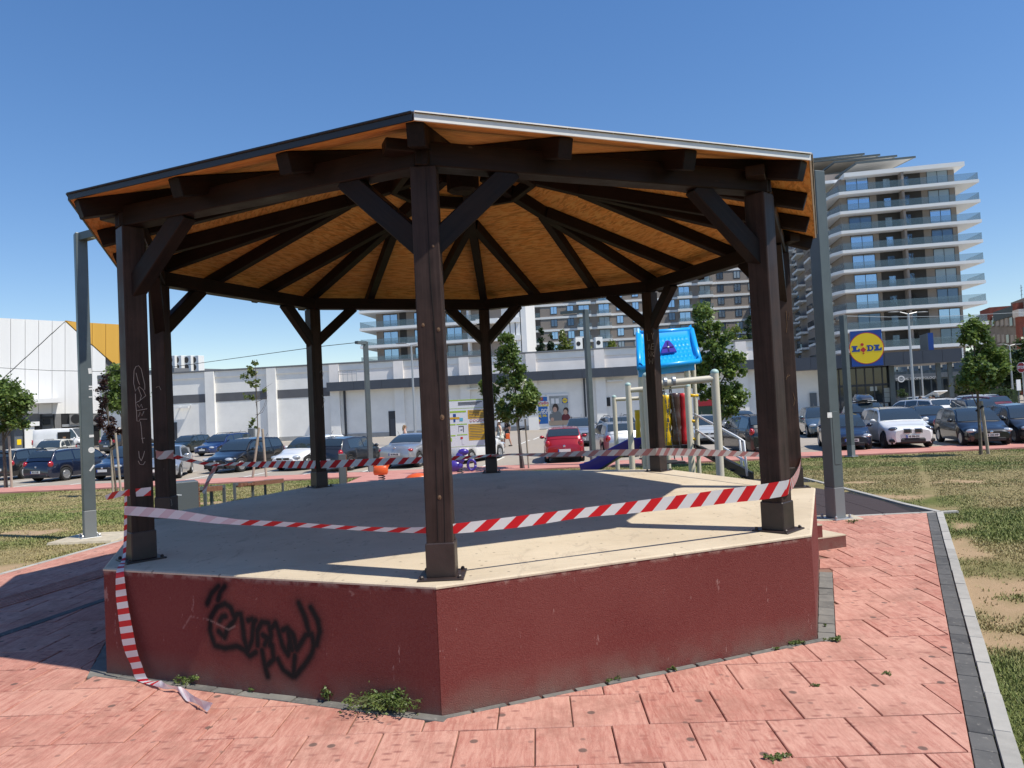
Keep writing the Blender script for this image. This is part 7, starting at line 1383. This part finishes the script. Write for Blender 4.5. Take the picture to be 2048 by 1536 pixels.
# ------------------------------------------------------------------ people
MSKIN = mat('skin', (.48, .27, .19), .6)
def person(label, px, py, h, face, shirt, pants, hair, stride=.2, arms=.1, long_hair=False, skirt=False, hat=None, sleeves=True, z=LOT, bag=None, d=None):
    b_ = gp(px, py, z) if d is None else V((*P(px, py, d)[:2], z)); r_ = thing('person', label, 'person', (b_.x, b_.y, z), rz=face, keep=False); k = h/1.75
    J = {'pel': (0, 0, .93), 'sp': (.01, 0, 1.15), 'ch': (.02, 0, 1.35), 'nk': (.03, 0, 1.50), 'hd': (.05, 0, 1.60), 'tp': (.045, 0, 1.70)}
    ed = [('pel', 'sp'), ('sp', 'ch'), ('ch', 'nk'), ('nk', 'hd'), ('hd', 'tp')]; R = {'pel': .135, 'sp': .12, 'ch': .14, 'nk': .05, 'hd': .095, 'tp': .075}
    for i, s in enumerate((-1, 1)):
        st = stride*s
        J.update({f'hp{i}': (0, .09*s, .88), f'kn{i}': (st*.55+.05, .10*s, .50), f'an{i}': (st-.04*s*abs(stride)/.2, .10*s, .09), f'to{i}': (st+.14, .11*s, .035), f'sh{i}': (.02, .18*s, 1.42), f'el{i}': (-st*arms*3-.03, .24*s, 1.15), f'wr{i}': (-st*arms*5+.08, .25*s, .92), f'hn{i}': (-st*arms*5+.11, .25*s, .82)})
        R.update({f'hp{i}': .10, f'kn{i}': .062, f'an{i}': .042, f'to{i}': .035, f'sh{i}': .062, f'el{i}': .042, f'wr{i}': .03, f'hn{i}': .035}); ed += [('pel', f'hp{i}'), (f'hp{i}', f'kn{i}'), (f'kn{i}', f'an{i}'), (f'an{i}', f'to{i}'), ('ch', f'sh{i}'), (f'sh{i}', f'el{i}'), (f'el{i}', f'wr{i}'), (f'wr{i}', f'hn{i}')]
    def skin(keys, grow, mt, name, lv=1):
        ks = [q for q in J if q in keys]; me = bpy.data.meshes.new(name); me.from_pydata([V(J[q])*k for q in ks], [(ks.index(a), ks.index(b)) for a, b in ed if a in ks and b in ks], []); o = bpy.data.objects.new('tmp', me); COL.objects.link(o); md = o.modifiers.new('s', 'SKIN'); sv = me.skin_vertices[0].data
        for i, q in enumerate(ks): sv[i].radius = ((R[q]+grow)*k*(.85 if q in ('pel', 'sp', 'ch') else 1), (R[q]+grow)*k*(1.15 if q in ('pel', 'sp', 'ch') else 1)); sv[i].use_root = (i == 0)
        sb_ = o.modifiers.new('b', 'SUBSURF'); sb_.levels = lv; dg = bpy.context.evaluated_depsgraph_get(); m2 = bpy.data.meshes.new_from_object(o.evaluated_get(dg)); m2.name = name; m2.materials.clear(); m2.materials.append(mt); m2.shade_smooth(); bpy.data.objects.remove(o); o2 = bpy.data.objects.new(name, m2); COL.objects.link(o2); o2.parent = r_; return o2
    skin(set(J), 0, MSKIN, 'body'); skin({'pel', 'sp', 'ch', 'sh0', 'sh1'} | ({'el0', 'el1'} if sleeves else set()), .02, shirt, 'shirt')
    if skirt:
        m = MB(); m.lathe([(.26*k, .55*k), (.22*k, .75*k), (.15*k, 1.05*k), (.13*k, 1.12*k)], 14); o = m.build('skirt', pants, None, True); o.parent = r_
    else: skin({'pel', 'hp0', 'hp1', 'kn0', 'kn1'}, .022, pants, 'shorts')
    m = MB(); m.ell((.02*k, 0, 1.655*k), (.105*k, .10*k, .105*k), 10, 7)
    if long_hair: m.ell((-.05*k, 0, 1.52*k), (.08*k, .12*k, .22*k), 10, 7)
    o = m.build('hair', hair, None, True); o.parent = r_
    if hat: m = MB(); m.lathe([(.22*k, 1.68*k), (.21*k, 1.695*k), (.12*k, 1.70*k), (.11*k, 1.78*k), (.06*k, 1.80*k)], 14); o = m.build('sun_hat', hat, None, True); o.parent = r_
    for i, s in enumerate((-1, 1)): m = MB(); q = V(J[f'an{i}'])*k; m.ell(q+V((.06, 0, -.05))*k, (.13*k, .05*k, .045*k), 8, 6); o = m.build('shoe', MBLACK, None, True); o.parent = r_
    for s in (-1, 1): m = MB(); m.ell((.13*k, .035*s*k, 1.63*k), (.012*k, .014*k, .01*k), 6, 4); o = m.build('eye', MBLACK, None); o.parent = r_
    m = MB(); m.ell((.148*k, 0, 1.60*k), (.02*k, .014*k, .025*k), 6, 4); o = m.build('nose', MSKIN, None, True); o.parent = r_
    if bag: m = MB(); m.bbox((-.06, .26*k, .45*k), (.2, .34*k, .78*k), .03); o = m.build('bag', bag, None); o.parent = r_
    return r_
MHB = mat('dark_hair', (.02, .014, .010), .5); MHL = mat('light_brown_hair', (.20, .12, .06), .5); cl = lambda n, c: mat('cloth_'+n, c, .85)
cb, cw, cr_, cg, cs = cl('black', (.014, .014, .016)), cl('white', (.68, .66, .64)), cl('coral', (.60, .10, .09)), cl('patterned', (.30, .32, .27)), cl('dark_green', (.04, .06, .06)); cs2 = mat('cloth_floral', (.10, .13, .10), .85, var=.9, vscale=14, col2=(.5, .5, .42)); cp = cl('pale_pink', (.62, .52, .47))
person('long haired woman in a pale sleeveless top behind the silver coupe', 811, 908, 1.66, 0.0, cp, cs, MHL, .2, .12, True, sleeves=False)
person('man in a black tee shirt and dark shorts walking left by the notice board tree', 1016, 893, 1.80, math.pi+.2, cb, cs, MHB, .30, .10, bag=MORP)
person('woman in a white hat and patterned dress walking in front of the man in black', 1002, 897, 1.62, math.pi-.2, cs2, cs2, MHL, .24, .1, skirt=True, hat=cw, sleeves=False)
person('dark haired person half hidden behind the woman in the hat', 1000, 891, 1.74, math.pi, cl('brown', (.12, .06, .045)), cs, MHB, .2, .1)
person('man in a white shirt and dark shorts striding left below the big tree', 1463, 853, 1.72, math.pi+.1, cw, cb, MHB, .42, .08)
person('person in a black top at the entrance, left of the two others', 1842, 830, 1.74, -1.2, cb, cb, MHB, .05, .3, d=50)
person('person in a coral shirt in the middle of the group at the entrance', 1862, 830, 1.70, -1.6, cr_, cs, MHL, .05, .3, d=49)
person('bare shouldered person at the right of the group at the entrance', 1870, 826, 1.78, 2.4, cl('tan', (.34, .20, .15)), cs, MHB, .05, .3, d=50.5)

# ------------------------------------------------------------------ weeds in the joints
MWEED = leafmat('weed_leaf', (.075, .12, .028), (.20, .26, .075)); MSTEM = mat('weed_stem', (.12, .14, .05), .8)
def weed(label, px, py, rx, h, n, size, seed, flat=.5):
    b_ = gp(px, py, 0.0); r_ = thing('weed', label, 'weed', b_, 'weeds in the paving joints'); q = random.Random(seed); m = MB(); tips = []
    for i in range(max(4, int(n/26))):
        a = q.uniform(0, 6.28); l_ = q.uniform(.3, 1)*rx; e_ = b_+V((math.cos(a)*l_, math.sin(a)*l_*.7, h*q.uniform(.35, 1)*(1-.4*l_/rx))); m.tube([b_+V((math.cos(a)*l_*.15, math.sin(a)*l_*.1, 0)), (b_+e_)/2+V((0, 0, h*.25)), e_], [.003, .0025, .001], 4); tips.append(e_); tips.append((b_+e_)/2+V((0, 0, h*.22)))
    m.build('stem', MSTEM, r_); leaves('leaves', [(tuple(t), (rx*.16, rx*.16, h*.14), 1) for t in tips], n, size, MWEED, r_, len(tips)*3, .35, seed, .1, .1); return r_
for a in ((785, 1416, .25, .15, 2300, .019, 1, ), ):
    weed('largest bushy weed at the foot of the graffiti wall near its corner', *a)
weed('upright small weed left of the largest one on the dark border', 659, 1403, .055, .12, 260, .017, 2); weed('spreading weed behind the end of the hanging tape', 385, 1366, .12, .07, 420, .016, 3); weed('tiny dry weed between the hanging tape and the upright weed', 498, 1384, .035, .03, 90, .012, 4)
weed('flat weed at the middle of the sunlit red wall', 1225, 1361, .06, .025, 200, .012, 5); weed('small weed further right along the sunlit wall', 1347, 1341, .04, .03, 120, .012, 6); weed('weed pair near the right corner of the sunlit wall', 1590, 1289, .08, .03, 260, .013, 7); weed('tiny weed just before the right corner of the wall', 1553, 1300, .035, .025, 110, .012, 8); weed('flat weed on the slabs outside the right corner', 1672, 1281, .08, .03, 260, .014, 9); weed('tiny weed higher up beside the right border strip', 1652, 1253, .03, .02, 80, .012, 10); weed('flat weed in a slab joint at the bottom edge', 1552, 1518, .07, .02, 260, .012, 11); weed('weed beside the foot of the right lamp post', 1706, 1046, .10, .05, 200, .014, 12)
for i, (px, py) in enumerate(((1638, 1372), (1775, 1347))):
    weed(('moss tuft in the joint of the third row from below', 'moss tuft in a slanting joint right of centre', 'moss tuft near the dark border right', 'moss tuft in a lower joint', 'moss tuft in a joint beside the right strip')[i], px, py, .05, .012, 150, .008, 30+i)
